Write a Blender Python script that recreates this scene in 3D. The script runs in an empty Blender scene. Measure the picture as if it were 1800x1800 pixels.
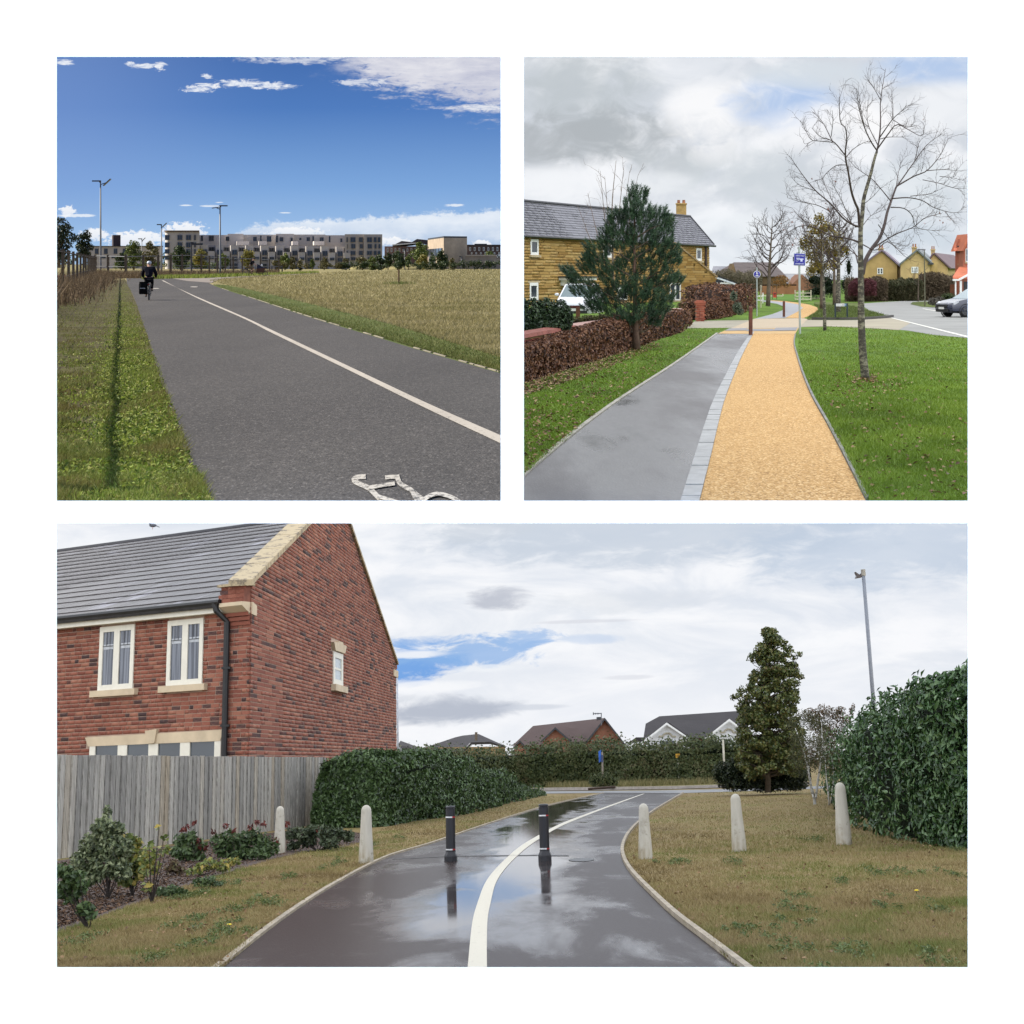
import bpy, bmesh, math, random
import numpy as np
from mathutils import Matrix, Vector
from mathutils.geometry import tessellate_polygon

random.seed(7)
rng = np.random.default_rng(7)
SC = bpy.context.scene
COL = SC.collection

# ------------------------------------------------------------------ camera
F = 2800.0            # focal length in pixels of the 1800 px photograph
CX, CY = 900.0, 478.0  # where the optical axis meets the picture
cam_d = bpy.data.cameras.new('camera')
cam = bpy.data.objects.new('camera', cam_d)
COL.objects.link(cam)
cam_d.sensor_width = 36.0
cam_d.lens = 36.0 * F / 1800.0
cam_d.shift_y = -(900.0 - CY) / 1800.0
cam_d.clip_start = 0.1
cam_d.clip_end = 6000.0
cam.rotation_euler = (math.radians(90), 0, 0)
SC.camera = cam

# ------------------------------------------------------------------ world, sun, exposure
EXPO = 2.35
SUN_EL, SUN_FWD = 37.0, 7.0        # sun to the left, a little ahead of the viewer
SC.view_settings.view_transform = 'Standard'
SC.view_settings.look = 'None'
SC.view_settings.gamma = 1.0
SC.view_settings.use_curve_mapping = False
SC.view_settings.exposure = EXPO
world = bpy.data.worlds.new('World')
SC.world = world
world.use_nodes = True
wn = world.node_tree
wn.nodes.clear()
wo = wn.nodes.new('ShaderNodeOutputWorld')
wb = wn.nodes.new('ShaderNodeBackground')
ws = wn.nodes.new('ShaderNodeTexSky')
ws.sky_type = 'NISHITA'
ws.sun_disc = False
ws.sun_elevation = math.radians(SUN_EL)
ws.sun_rotation = math.radians(-90 + SUN_FWD)
wb.inputs['Strength'].default_value = 0.15
wn.links.new(ws.outputs[0], wb.inputs[0])
wn.links.new(wb.outputs[0], wo.inputs[0])
world.cycles.sampling_method = 'NONE'

sun_d = bpy.data.lights.new('sun', 'SUN')
sun_d.energy = 2.0
sun_d.angle = math.radians(0.5)
sun_d.color = (1.0, 0.93, 0.80)
sun = bpy.data.objects.new('sun', sun_d)
COL.objects.link(sun)
_e, _a = math.radians(SUN_EL), math.radians(SUN_FWD)
_s = Vector((-math.cos(_e) * math.cos(_a), math.cos(_e) * math.sin(_a), math.sin(_e)))
sun.rotation_euler = _s.to_track_quat('Z', 'Y').to_euler()
sun.location = (-40, 30, 60)

# ------------------------------------------------------------------ the three places
# every place has its own level ground, seen from its own eye height through its own opening
ZONES = {}
def _zone(k, yh, h, roll=0.0):
 p = -math.atan((yh - CY) / F)
 R = Matrix.Rotation(p, 3, 'X') @ Matrix.Rotation(math.radians(roll), 3, 'Y')
 M = R.to_4x4() @ Matrix.Translation((0, 0, -h))
 ZONES[k] = dict(R=np.array(R), h=h, M=M, yh=yh)
_zone(1, 462.0, 1.7)
_zone(2, 487.0, 1.6)
_zone(3, 1342.0, 1.5, -1.75)

def _ray(z, px, py):
 px = np.asarray(px, float); py = np.asarray(py, float)
 d = np.stack([(px - CX) / F, np.ones_like(px), -(py - CY) / F], -1)
 return d @ ZONES[z]['R']
def Gn(z, px, py, zz=0.0):
 d = _ray(z, px, py); h = ZONES[z]['h']
 t = (zz - h) / d[..., 2]
 p = d * t[..., None]; p[..., 2] += h
 return p
def G(z, px, py, zz=0.0):
 return Vector(Gn(z, np.array([px]), np.array([py]), zz)[0])
def V(z, px, py, Y):
 d = _ray(z, np.array([px]), np.array([py]))[0]
 t = Y / d[1]
 return Vector((d[0] * t, Y, d[2] * t + ZONES[z]['h']))
def PL(z, px, py, O, Nn):
 """where the sight line through a photo point meets the plane (O, Nn)"""
 d = Vector(_ray(z, np.array([px]), np.array([py]))[0]); c = Vector((0, 0, ZONES[z]['h']))
 t = (Vector(O) - c).dot(Nn) / d.dot(Nn)
 return c + d * t
def mpp(Y): return Y / F
def hz(z, px, top, Y):
 """height above the ground of a sight line at depth Y"""
 d = _ray(z, np.asarray(px, float), np.asarray(top, float)); return d[..., 2] / d[..., 1] * Y + ZONES[z]['h']

# ------------------------------------------------------------------ node helpers
class S:
 """a node socket with arithmetic"""
 def __init__(s, n, k): s.n, s.k = n, k
 def _m(s, op, b=None, c=None):
  nd = s.n.nt.nodes.new('ShaderNodeMath'); nd.operation = op
  for i, x in enumerate((s, b, c)):
   if x is None: continue
   if isinstance(x, S): s.n.nt.links.new(x.k, nd.inputs[i])
   else: nd.inputs[i].default_value = x
  return S(s.n, nd.outputs[0])
 def __add__(s, b): return s._m('ADD', b)
 def __radd__(s, b): return s._m('ADD', b)
 def __sub__(s, b): return s._m('SUBTRACT', b)
 def __rsub__(s, b): return (s * -1.0) + b
 def __mul__(s, b): return s._m('MULTIPLY', b)
 def __rmul__(s, b): return s._m('MULTIPLY', b)
 def __truediv__(s, b): return s._m('DIVIDE', b)
 def max(s, b): return s._m('MAXIMUM', b)
 def min(s, b): return s._m('MINIMUM', b)
 def pow(s, b): return s._m('POWER', b)
 def abs(s): return s._m('ABSOLUTE')
 def sm(s, a, b):
  nd = s.n.nt.nodes.new('ShaderNodeMapRange'); nd.interpolation_type = 'SMOOTHSTEP'
  s.n.nt.links.new(s.k, nd.inputs[0]); nd.inputs[1].default_value = a; nd.inputs[2].default_value = b
  return S(s.n, nd.outputs[0])
 def lin(s, a, b, c=0.0, d=1.0):
  nd = s.n.nt.nodes.new('ShaderNodeMapRange')
  s.n.nt.links.new(s.k, nd.inputs[0])
  for i, x in enumerate((a, b, c, d)): nd.inputs[1 + i].default_value = x
  return S(s.n, nd.outputs[0])

class Ctx:
 def __init__(s, nt): s.nt = nt; s._tc = None
 def node(s, t): return s.nt.nodes.new(t)
 @property
 def obj(s):
  if s._tc is None: s._tc = s.node('ShaderNodeTexCoord')
  return S(s, s._tc.outputs['Object'])
 def world(s):
  g = s.node('ShaderNodeNewGeometry'); return S(s, g.outputs['Position'])
 def scale(s, v, xyz, loc=(0, 0, 0), rot=(0, 0, 0)):
  m = s.node('ShaderNodeMapping'); s.nt.links.new(v.k, m.inputs[0])
  m.inputs['Scale'].default_value = xyz; m.inputs['Location'].default_value = loc; m.inputs['Rotation'].default_value = rot
  return S(s, m.outputs[0])
 def xyz(s, v):
  m = s.node('ShaderNodeSeparateXYZ'); s.nt.links.new(v.k, m.inputs[0])
  return [S(s, m.outputs[i]) for i in range(3)]
 def comb(s, x, y, z):
  m = s.node('ShaderNodeCombineXYZ')
  for i, q in enumerate((x, y, z)):
   if isinstance(q, S): s.nt.links.new(q.k, m.inputs[i])
   else: m.inputs[i].default_value = q
  return S(s, m.outputs[0])
 def noise(s, scale, detail=3.0, rough=0.55, v=None, dist=0.0, out=0):
  nd = s.node('ShaderNodeTexNoise')
  s.nt.links.new((v or s.obj).k, nd.inputs['Vector'])
  nd.inputs['Scale'].default_value = scale; nd.inputs['Detail'].default_value = detail
  nd.inputs['Roughness'].default_value = rough; nd.inputs['Distortion'].default_value = dist
  return S(s, nd.outputs[out])
 def voro(s, scale, v=None, feature='F1', out=0, rnd=1.0):
  nd = s.node('ShaderNodeTexVoronoi'); nd.feature = feature
  s.nt.links.new((v or s.obj).k, nd.inputs['Vector']); nd.inputs['Scale'].default_value = scale
  nd.inputs['Randomness'].default_value = rnd
  return S(s, nd.outputs[out])
 def attr(s, name='rnd'):
  nd = s.node('ShaderNodeAttribute'); nd.attribute_name = name
  return S(s, nd.outputs['Fac'])
 def objrand(s):
  nd = s.node('ShaderNodeObjectInfo'); return S(s, nd.outputs['Random'])
 def rgb(s, c):
  nd = s.node('ShaderNodeRGB'); nd.outputs[0].default_value = (c[0], c[1], c[2], 1); return S(s, nd.outputs[0])
 def mix(s, f, a, b, mode='MIX'):
  nd = s.node('ShaderNodeMix'); nd.data_type = 'RGBA'; nd.blend_type = mode
  if isinstance(f, S): s.nt.links.new(f.k, nd.inputs[0])
  else: nd.inputs[0].default_value = f
  for i, x in ((6, a), (7, b)):
   if isinstance(x, S): s.nt.links.new(x.k, nd.inputs[i])
   else: nd.inputs[i].default_value = (x[0], x[1], x[2], 1)
  return S(s, nd.outputs[2])
 def ramp(s, f, stops, interp='LINEAR'):
  nd = s.node('ShaderNodeValToRGB'); cr = nd.color_ramp; cr.interpolation = interp
  while len(cr.elements) < len(stops): cr.elements.new(0.5)
  for e, (p, c) in zip(cr.elements, stops):
   e.position = p; e.color = (c[0], c[1], c[2], 1)
  s.nt.links.new(f.k, nd.inputs[0]); return S(s, nd.outputs[0])
 def vscale(s, c, f):
  nd = s.node('ShaderNodeVectorMath'); nd.operation = 'SCALE'
  s.nt.links.new(c.k, nd.inputs[0])
  if isinstance(f, S): s.nt.links.new(f.k, nd.inputs['Scale'])
  else: nd.inputs['Scale'].default_value = f
  return S(s, nd.outputs[0])

MATS = {}
def mat(name, fn, rough=0.7, spec=0.5, metal=0.0, transl=0.0, ior=1.45, coat=0.0, alpha=None):
 """fn(ctx) -> colour socket/tuple or dict(color, rough, bump, dist)"""
 if name in MATS: return MATS[name]
 m = bpy.data.materials.new(name); m.use_nodes = True
 nt = m.node_tree; nt.nodes.clear(); n = Ctx(nt)
 out = n.node('ShaderNodeOutputMaterial'); pr = n.node('ShaderNodeBsdfPrincipled')
 r = fn(n) if callable(fn) else fn
 if not isinstance(r, dict): r = dict(color=r)
 c = r['color']
 def put(sock, x):
  if isinstance(x, S): nt.links.new(x.k, sock)
  elif isinstance(x, (tuple, list)): sock.default_value = (x[0], x[1], x[2], 1)
  else: sock.default_value = x
 put(pr.inputs['Base Color'], c)
 put(pr.inputs['Roughness'], r.get('rough', rough))
 put(pr.inputs['Metallic'], metal)
 put(pr.inputs['Specular IOR Level'], r.get('spec', spec))
 put(pr.inputs['IOR'], r.get('ior', ior))
 pr.inputs['Coat Weight'].default_value = coat
 if 'bump' in r:
  b = n.node('ShaderNodeBump'); nt.links.new(r['bump'].k, b.inputs['Height'])
  b.inputs['Strength'].default_value = r.get('bs', 0.5); b.inputs['Distance'].default_value = r.get('dist', 0.01)
  nt.links.new(b.outputs[0], pr.inputs['Normal'])
 sh = pr.outputs[0]
 if transl > 0:
  t = n.node('ShaderNodeBsdfTranslucent'); mx = n.node('ShaderNodeMixShader')
  put(t.inputs[0], c); mx.inputs[0].default_value = transl
  nt.links.new(sh, mx.inputs[1]); nt.links.new(t.outputs[0], mx.inputs[2]); sh = mx.outputs[0]
 nt.links.new(sh, out.inputs[0])
 MATS[name] = m
 return m

def plain(name, c, rough=0.6, var=0.25, scale=6.0, bump=0.0, bscale=40.0, **k):
 """a colour with mottling and a little relief"""
 def fn(n):
  a = n.noise(scale, 4.0, 0.6)
  col = n.mix(a.lin(0.3, 0.7), [x * (1 - var) for x in c], [min(1, x * (1 + var)) for x in c])
  d = dict(color=col, rough=rough)
  if bump:
   d.update(bump=n.noise(bscale, 3.0), bs=bump, dist=0.01)
  return d
 return mat(name, fn, rough=rough, **k)

# ------------------------------------------------------------------ mesh helpers
class MB:
 """collects shapes and links them as one mesh object"""
 def __init__(s): s.v = []; s.f = []; s.mi = []; s.cur = 0
 def add(s, vs, fs):
  o = len(s.v); s.v += [tuple(v) for v in vs]
  s.f += [tuple(i + o for i in f) for f in fs]; s.mi += [s.cur] * len(fs); return s
 def box(s, c, d, rz=0.0, rx=0.0, ry=0.0):
  m = Matrix.Rotation(rz, 3, 'Z') @ Matrix.Rotation(ry, 3, 'Y') @ Matrix.Rotation(rx, 3, 'X'); c = Vector(c)
  vs = [c + m @ Vector((sx * d[0] / 2, sy * d[1] / 2, sz * d[2] / 2)) for sz in (-1, 1) for sy in (-1, 1) for sx in (-1, 1)]
  return s.add(vs, [(0, 2, 3, 1), (4, 5, 7, 6), (0, 1, 5, 4), (2, 6, 7, 3), (0, 4, 6, 2), (1, 3, 7, 5)])
 def hexa(s, p):
  """eight corners: bottom ring of four, then top ring of four"""
  return s.add(p, [(3, 2, 1, 0), (4, 5, 6, 7), (0, 1, 5, 4), (1, 2, 6, 5), (2, 3, 7, 6), (3, 0, 4, 7)])
 def pan(s, O, U, N, u0, u1, z0, z1, d0, d1, W=Vector((0, 0, 1))):
  """a block on a wall: u along it, z up, d out of it"""
  q = lambda u, z, d: O + U * u + W * z + N * d
  return s.hexa([q(u0, z0, d1), q(u1, z0, d1), q(u1, z0, d0), q(u0, z0, d0), q(u0, z1, d1), q(u1, z1, d1), q(u1, z1, d0), q(u0, z1, d0)])
 def tube(s, pts, r, n=6, cap=True):
  pts = [Vector(p) for p in pts]
  rr = r if isinstance(r, (list, tuple)) else [r] * len(pts)
  vs = []; fs = []; last = None
  for i, p in enumerate(pts):
   a = pts[max(i - 1, 0)]; b = pts[min(i + 1, len(pts) - 1)]
   t = (b - a)
   if t.length < 1e-9: t = Vector((0, 0, 1))
   t.normalize()
   if last is None:
    x = t.cross(Vector((0, 0, 1)))
    if x.length < 1e-3: x = t.cross(Vector((0, 1, 0)))
   else:
    x = last - t * last.dot(t)
    if x.length < 1e-4: x = t.orthogonal()
   x.normalize(); last = x; y = t.cross(x)
   for k in range(n):
    an = 2 * math.pi * k / n
    vs.append(p + (x * math.cos(an) + y * math.sin(an)) * rr[i])
  for i in range(len(pts) - 1):
   for k in range(n):
    k2 = (k + 1) % n
    fs.append((i * n + k, i * n + k2, (i + 1) * n + k2, (i + 1) * n + k))
  if cap:
   fs.append(tuple(range(n - 1, -1, -1))); fs.append(tuple((len(pts) - 1) * n + k for k in range(n)))
  return s.add(vs, fs)
 def lathe(s, prof, n=16, c=(0, 0, 0), ax=None):
  vs = []; fs = []; m = ax or Matrix.Identity(3); c = Vector(c)
  for r, z in prof:
   for k in range(n):
    a = 2 * math.pi * k / n; vs.append(c + m @ Vector((r * math.cos(a), r * math.sin(a), z)))
  for i in range(len(prof) - 1):
   for k in range(n):
    k2 = (k + 1) % n; fs.append((i * n + k, i * n + k2, (i + 1) * n + k2, (i + 1) * n + k))
  fs.append(tuple(range(n - 1, -1, -1))); fs.append(tuple((len(prof) - 1) * n + k for k in range(n)))
  return s.add(vs, fs)
 def ball(s, c, r, n=10, m=6):
  r = r if isinstance(r, (tuple, list)) else (r, r, r); c = Vector(c); vs = []; fs = []
  for i in range(m + 1):
   t = math.pi * i / m
   for k in range(n):
    a = 2 * math.pi * k / n
    vs.append(c + Vector((r[0] * math.sin(t) * math.cos(a), r[1] * math.sin(t) * math.sin(a), -r[2] * math.cos(t))))
  for i in range(m):
   for k in range(n):
    k2 = (k + 1) % n; fs.append((i * n + k, i * n + k2, (i + 1) * n + k2, (i + 1) * n + k))
  return s.add(vs, fs)
 def prism(s, pts, off):
  """a flat outline pushed along off"""
  k = len(pts); off = Vector(off); vs = [Vector(p) for p in pts] + [Vector(p) + off for p in pts]
  fs = [tuple(range(k))[::-1], tuple(range(k, 2 * k))] + [(i, (i + 1) % k, k + (i + 1) % k, k + i) for i in range(k)]
  return s.add(vs, fs)
 def sheet(s, pts):
  pts = [Vector(p) for p in pts]
  return s.add(pts, [tuple(t) for t in tessellate_polygon([pts])])
 def torus(s, c, R, r, n=24, m=6, ax='Y'):
  vs = []; fs = []; c = Vector(c)
  for i in range(n):
   a = 2 * math.pi * i / n
   for k in range(m):
    b = 2 * math.pi * k / m; q = R + r * math.cos(b)
    x, y, z = q * math.cos(a), r * math.sin(b), q * math.sin(a)
    vs.append(c + (Vector((x, y, z)) if ax == 'Y' else Vector((y, x, z))))
  for i in range(n):
   for k in range(m):
    fs.append((i * m + k, i * m + (k + 1) % m, ((i + 1) % n) * m + (k + 1) % m, ((i + 1) % n) * m + k))
  return s.add(vs, fs)
 def mesh(s, name, mats, smooth=False):
  me = bpy.data.meshes.new(name); me.from_pydata(s.v, [], s.f)
  for m in (mats if isinstance(mats, (list, tuple)) else [mats]):
   if m: me.materials.append(m)
  if any(s.mi): me.polygons.foreach_set('material_index', s.mi)
  b = bmesh.new(); b.from_mesh(me); bmesh.ops.recalc_face_normals(b, faces=b.faces); b.to_mesh(me); b.free()
  if smooth:
   me.polygons.foreach_set('use_smooth', [True] * len(me.polygons))
   if smooth != True: me.set_sharp_from_angle(angle=math.radians(smooth))
  return me

def npmesh(name, Vt, Fc, m, rnd=None, smooth=False):
 """a mesh from arrays: Vt (n,3), Fc (k,3 or 4)"""
 me = bpy.data.meshes.new(name); nv, nf, w = len(Vt), len(Fc), Fc.shape[1]
 me.vertices.add(nv); me.vertices.foreach_set('co', np.ascontiguousarray(Vt, np.float32).ravel())
 me.loops.add(nf * w); me.loops.foreach_set('vertex_index', np.ascontiguousarray(Fc, np.int32).ravel())
 me.polygons.add(nf); me.polygons.foreach_set('loop_start', np.arange(0, nf * w, w, dtype=np.int32))
 if rnd is not None:
  a = me.attributes.new('rnd', 'FLOAT', 'POINT'); a.data.foreach_set('value', np.ascontiguousarray(rnd, np.float32))
 me.materials.append(m); me.update(calc_edges=True)
 if smooth: me.polygons.foreach_set('use_smooth', [True] * nf)
 return me

def _mw(z, loc=(0, 0, 0), rz=0.0, sc=1.0, tilt=None):
 m = ZONES[z]['M'] @ Matrix.Translation(loc) @ Matrix.Rotation(rz, 4, 'Z') @ Matrix.Scale(sc, 4)
 if tilt is not None: m = m @ tilt
 return m
def _tag(o, label=None, cat=None, group=None, kind=None):
 if label: o['label'] = label
 if cat: o['category'] = cat
 if group: o['group'] = group
 if kind: o['kind'] = kind
 return o
def thing(name, label, cat, z, loc, rz=0.0, group=None, sc=1.0, tilt=None):
 o = bpy.data.objects.new(name, None); COL.objects.link(o)
 o.empty_display_size = 0.2
 o.matrix_world = _mw(z, loc, rz, sc, tilt)
 return _tag(o, label, cat, group)
def obj(name, me, parent=None, loc=None, kind=None, label=None):
 o = bpy.data.objects.new(name, me); COL.objects.link(o)
 if parent is not None: o.parent = parent
 if loc is not None: o.location = loc
 return _tag(o, label, kind=kind)
def part(name, mb, m, parent, smooth=False, loc=None, kind=None, label=None):
 return obj(name, mb.mesh(name, m, smooth), parent, loc, kind, label)
def single(name, me, z, loc, label, cat, group=None, rz=0.0, kind=None, sc=1.0, tilt=None):
 o = bpy.data.objects.new(name, me); COL.objects.link(o)
 o.matrix_world = _mw(z, loc, rz, sc, tilt)
 return _tag(o, label, cat, group, kind)
def struct(name, me, z, parent=None, kind='structure'):
 o = bpy.data.objects.new(name, me); COL.objects.link(o)
 if parent is not None: o.parent = parent
 else:
  o.matrix_world = ZONES[z]['M']; o['kind'] = kind
 return o
def dup(root, z, loc, rz=0.0, label=None, group=None, sc=1.0, tilt=None):
 r = root.copy(); COL.objects.link(r); r.matrix_world = _mw(z, loc, rz, sc, tilt)
 if label: r['label'] = label
 if group: r['group'] = group
 for ch in list(root.children):
  c = ch.copy(); COL.objects.link(c); c.parent = r
  for g in list(ch.children):
   d = g.copy(); COL.objects.link(d); d.parent = c
 return r

def spline(pts, n):
 """smooth curve through points, n samples at equal arc length"""
 P = np.array(pts, float); k = len(P)
 if k == 2:
  t = np.linspace(0, 1, n)[:, None]; return P[0] * (1 - t) + P[1] * t
 Q = np.vstack([2 * P[0] - P[1], P, 2 * P[-1] - P[-2]]); out = []
 for i in range(k - 1):
  p0, p1, p2, p3 = Q[i], Q[i + 1], Q[i + 2], Q[i + 3]
  for t in np.linspace(0, 1, 24, endpoint=False):
   out.append(0.5 * ((2 * p1) + (p2 - p0) * t + (2 * p0 - 5 * p1 + 4 * p2 - p3) * t * t + (3 * p1 - p0 - 3 * p2 + p3) * t ** 3))
 out.append(P[-1]); out = np.array(out)
 d = np.r_[0, np.cumsum(np.linalg.norm(np.diff(out, axis=0), axis=1))]
 s = np.linspace(0, d[-1], n)
 return np.stack([np.interp(s, d, out[:, j]) for j in range(P.shape[1])], -1)
def ribbon(z, left, right, n=60, zz=0.004):
 """a strip of ground between two edges drawn on the photograph"""
 L = spline(left, n); R = spline(right, n)
 a = Gn(z, L[:, 0], L[:, 1], zz); b = Gn(z, R[:, 0], R[:, 1], zz)
 mb = MB(); vs = []
 for i in range(n): vs += [a[i], b[i]]
 mb.add(vs, [(2 * i, 2 * i + 1, 2 * i + 3, 2 * i + 2) for i in range(n - 1)])
 return mb
def gpoly(z, pts, zz=0.004, smooth=0):
 if smooth: pts = spline(list(pts) + [pts[0]], smooth)[:-1]
 return [G(z, p[0], p[1], zz) for p in pts]
def in_poly(px, py, poly):
 r = np.zeros(len(px), bool); k = len(poly)
 for i in range(k):
  x0, y0 = poly[i]; x1, y1 = poly[(i + 1) % k]
  c = ((y0 > py) != (y1 > py)) & (px < (x1 - x0) * (py - y0) / ((y1 - y0) or 1e-9) + x0)
  r ^= c
 return r
def scatter(z, poly, n, bias=0.0):
 """n ground points spread over an outline of the photograph"""
 P = np.array(poly, float); lo, hi = P.min(0), P.max(0); px = []; py = []; got = 0
 while got < n:
  a = rng.uniform(lo[0], hi[0], n); u = rng.random(n)
  b = lo[1] + (hi[1] - lo[1]) * (u ** (1 + bias) if bias >= 0 else 1 - (1 - u) ** (1 - bias))
  k = in_poly(a, b, poly); px.append(a[k]); py.append(b[k]); got += k.sum()
  if got == 0: break
 px = np.concatenate(px)[:n]; py = np.concatenate(py)[:n]
 return Gn(z, px, py, 0.0)
def vnoise(p, s, seed=0):
 """cheap smooth noise in 0..1 for arrays of points"""
 r = np.random.default_rng(seed); t = np.zeros(len(p)); a = 1.0; tot = 0
 for o in range(4):
  k = r.normal(size=(3, 3)) * s * (1.8 ** o); ph = r.uniform(0, 6.28, 3)
  q = p[:, :3] @ k.T + ph
  t += a * np.sin(q[:, 0] + 1.3 * np.sin(q[:, 1] + q[:, 2])); tot += a; a *= 0.6
 return 0.5 + 0.5 * t / tot
def blades(P, hgt, wid, lean=0.5, rnd=None):
 """one narrow leaning triangle per point"""
 n = len(P); a = rng.uniform(0, 2 * np.pi, n); b = rng.uniform(0, 2 * np.pi, n)
 w = np.stack([np.cos(a), np.sin(a), np.zeros(n)], -1) * (np.asarray(wid) * np.ones(n))[:, None] / 2
 hh = hgt * rng.uniform(0.5, 1.15, n)
 t = np.stack([np.cos(b), np.sin(b), np.zeros(n)], -1) * (lean * hh * rng.uniform(0, 1, n))[:, None]
 t[:, 2] += hh
 Vt = np.stack([P - w, P + w, P + t], 1).reshape(-1, 3)
 Fc = np.arange(3 * n).reshape(-1, 3)
 r = rng.random(n) if rnd is None else rnd
 return Vt, Fc, np.repeat(r, 3)
def leaves(P, N, size, aspect=0.5, jit=0.6, droop=0.0, rnd=None, fold=0.18):
 """one folded diamond leaf per point; N is the outward direction"""
 n = len(P); N = N / np.maximum(np.linalg.norm(N, axis=1), 1e-6)[:, None]
 N = N + rng.normal(size=(n, 3)) * jit; N /= np.linalg.norm(N, axis=1)[:, None]
 t = rng.normal(size=(n, 3)); t[:, 2] += droop
 t -= N * (t * N).sum(1)[:, None]; t /= np.maximum(np.linalg.norm(t, axis=1), 1e-6)[:, None]
 b = np.cross(N, t); s = (size * rng.uniform(0.65, 1.25, n))[:, None]
 v0 = P - t * s * 0.5; v2 = P + t * s * 0.5
 m = P + t * s * 0.05 + N * s * fold
 Vt = np.stack([v0, m - b * s * aspect * 0.5, v2, m + b * s * aspect * 0.5], 1).reshape(-1, 3)
 i = np.arange(n)[:, None] * 4
 Fc = np.concatenate([i + [[0, 1, 2]], i + [[0, 2, 3]]], 1).reshape(-1, 3)
 r = rng.random(n) if rnd is None else rnd
 return Vt, Fc, np.repeat(r, 4)
def blobs(n, balls, shell=0.5):
 """points and outward directions spread through a set of ellipsoids (cx,cy,cz,rx,ry,rz)"""
 B = np.array(balls, float); w = (B[:, 3] * B[:, 4] * B[:, 5]) ** (2 / 3); k = rng.choice(len(B), n, p=w / w.sum())
 d = rng.normal(size=(n, 3)); d /= np.linalg.norm(d, axis=1)[:, None]
 r = (shell + (1 - shell) * rng.random(n)) ** 0.6
 return B[k, :3] + d * r[:, None] * B[k, 3:], d
def leafmat(name, cols, rough=0.5, transl=0.2, spec=0.4, patch=None):
 """leaf colours picked leaf by leaf"""
 def fn(n):
  st = [(i / max(1, len(cols) - 1), c) for i, c in enumerate(cols)]
  f = n.attr()
  if patch: f = f * 0.55 + n.noise(patch, 2.0).lin(0.3, 0.7) * 0.45
  return dict(color=n.ramp(f, st), rough=rough)
 return mat(name, fn, rough=rough, transl=transl, spec=spec)
# ------------------------------------------------------------------ the white display wall with three openings
WALL_Y = 9.6
HOLES = [(100, 100, 880, 880), (921, 100, 1701, 880), (100, 920, 1701, 1700)]
def _wp(px, py, y=WALL_Y, zoom=1.0):
 return ((px - CX) / F * WALL_Y, y, -(py - CY) / F * WALL_Y)
def white_wall():
 mb = MB(); y1 = WALL_Y + 0.04
 def layer(y, g, rev):
  """the board round its openings; g widens the openings (the cut is bevelled)"""
  A, B, C, D = 100 - g, 880 + g, 921 - g, 1701 + g; T, M1, M2, L = 100 - g, 880 + g, 920 - g, 1700 + g
  for r in ((-900, -800, 2700, T), (-900, T, A, M1), (B, T, C, M1), (D, T, 2700, M1), (-900, M1, 2700, M2), (-900, M2, A, L), (D, M2, 2700, L), (-900, L, 2700, 2600)):
   q = [_wp(r[0], r[1], y), _wp(r[2], r[1], y), _wp(r[2], r[3], y), _wp(r[0], r[3], y)]
   mb.add(q, [(3, 2, 1, 0) if rev else (0, 1, 2, 3)])
 layer(WALL_Y, 0, False); layer(y1, 9, True)
 for h in HOLES:
  q = [(h[0], h[1]), (h[2], h[1]), (h[2], h[3]), (h[0], h[3])]; e = [(h[0] - 9, h[1] - 9), (h[2] + 9, h[1] - 9), (h[2] + 9, h[3] + 9), (h[0] - 9, h[3] + 9)]
  mb.add([_wp(*v) for v in q] + [_wp(*v, y1) for v in e], [(i, (i + 1) % 4, 4 + (i + 1) % 4, 4 + i) for i in range(4)])
 me = bpy.data.meshes.new('white_wall'); me.from_pydata(mb.v, [], mb.f)
 m = bpy.data.materials.new('white lit board'); m.use_nodes = True
 pr = m.node_tree.nodes['Principled BSDF']
 pr.inputs['Base Color'].default_value = (0.97, 0.91, 0.88, 1); pr.inputs['Roughness'].default_value = 0.9
 pr.inputs['Specular IOR Level'].default_value = 0.1
 WALLMAT.append(m)
 me.materials.append(m)
 o = bpy.data.objects.new('white_wall', me); COL.objects.link(o); o['kind'] = 'structure'
WALLMAT = []
white_wall()

# ------------------------------------------------------------------ skies: one closed shell of sky round each place
EV = 1.0 / 2 ** EXPO
def sky_mat(name, z, fn):
 m = bpy.data.materials.new(name); m.use_nodes = True; nt = m.node_tree; nt.nodes.clear(); n = Ctx(nt)
 x, y, zz = n.xyz(n.obj)
 yy = y.max(0.15 * 1.0)
 ln = (x * x + y * y + zz * zz).pow(0.5)
 q = (y / ln).max(0.3) * ln
 px = x / q * F + CX; py = ZONES[z]['yh'] - zz / q * F
 el = zz / ln
 c = fn(n, px, py, el)
 e = n.node('ShaderNodeEmission'); o = n.node('ShaderNodeOutputMaterial')
 nt.links.new(c.k, e.inputs[0]); e.inputs[1].default_value = EV
 nt.links.new(e.outputs[0], o.inputs[0])
 m.cycles.emission_sampling = 'NONE'
 return m
def ell(n, px, py, cx, cy, rx, ry, nz, amp, soft=0.6):
 a = (px - cx) / rx; b = (py - cy) / ry
 return ((1.0 - a * a - b * b) + (nz - 0.5) * amp).sm(0.0, soft)

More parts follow.
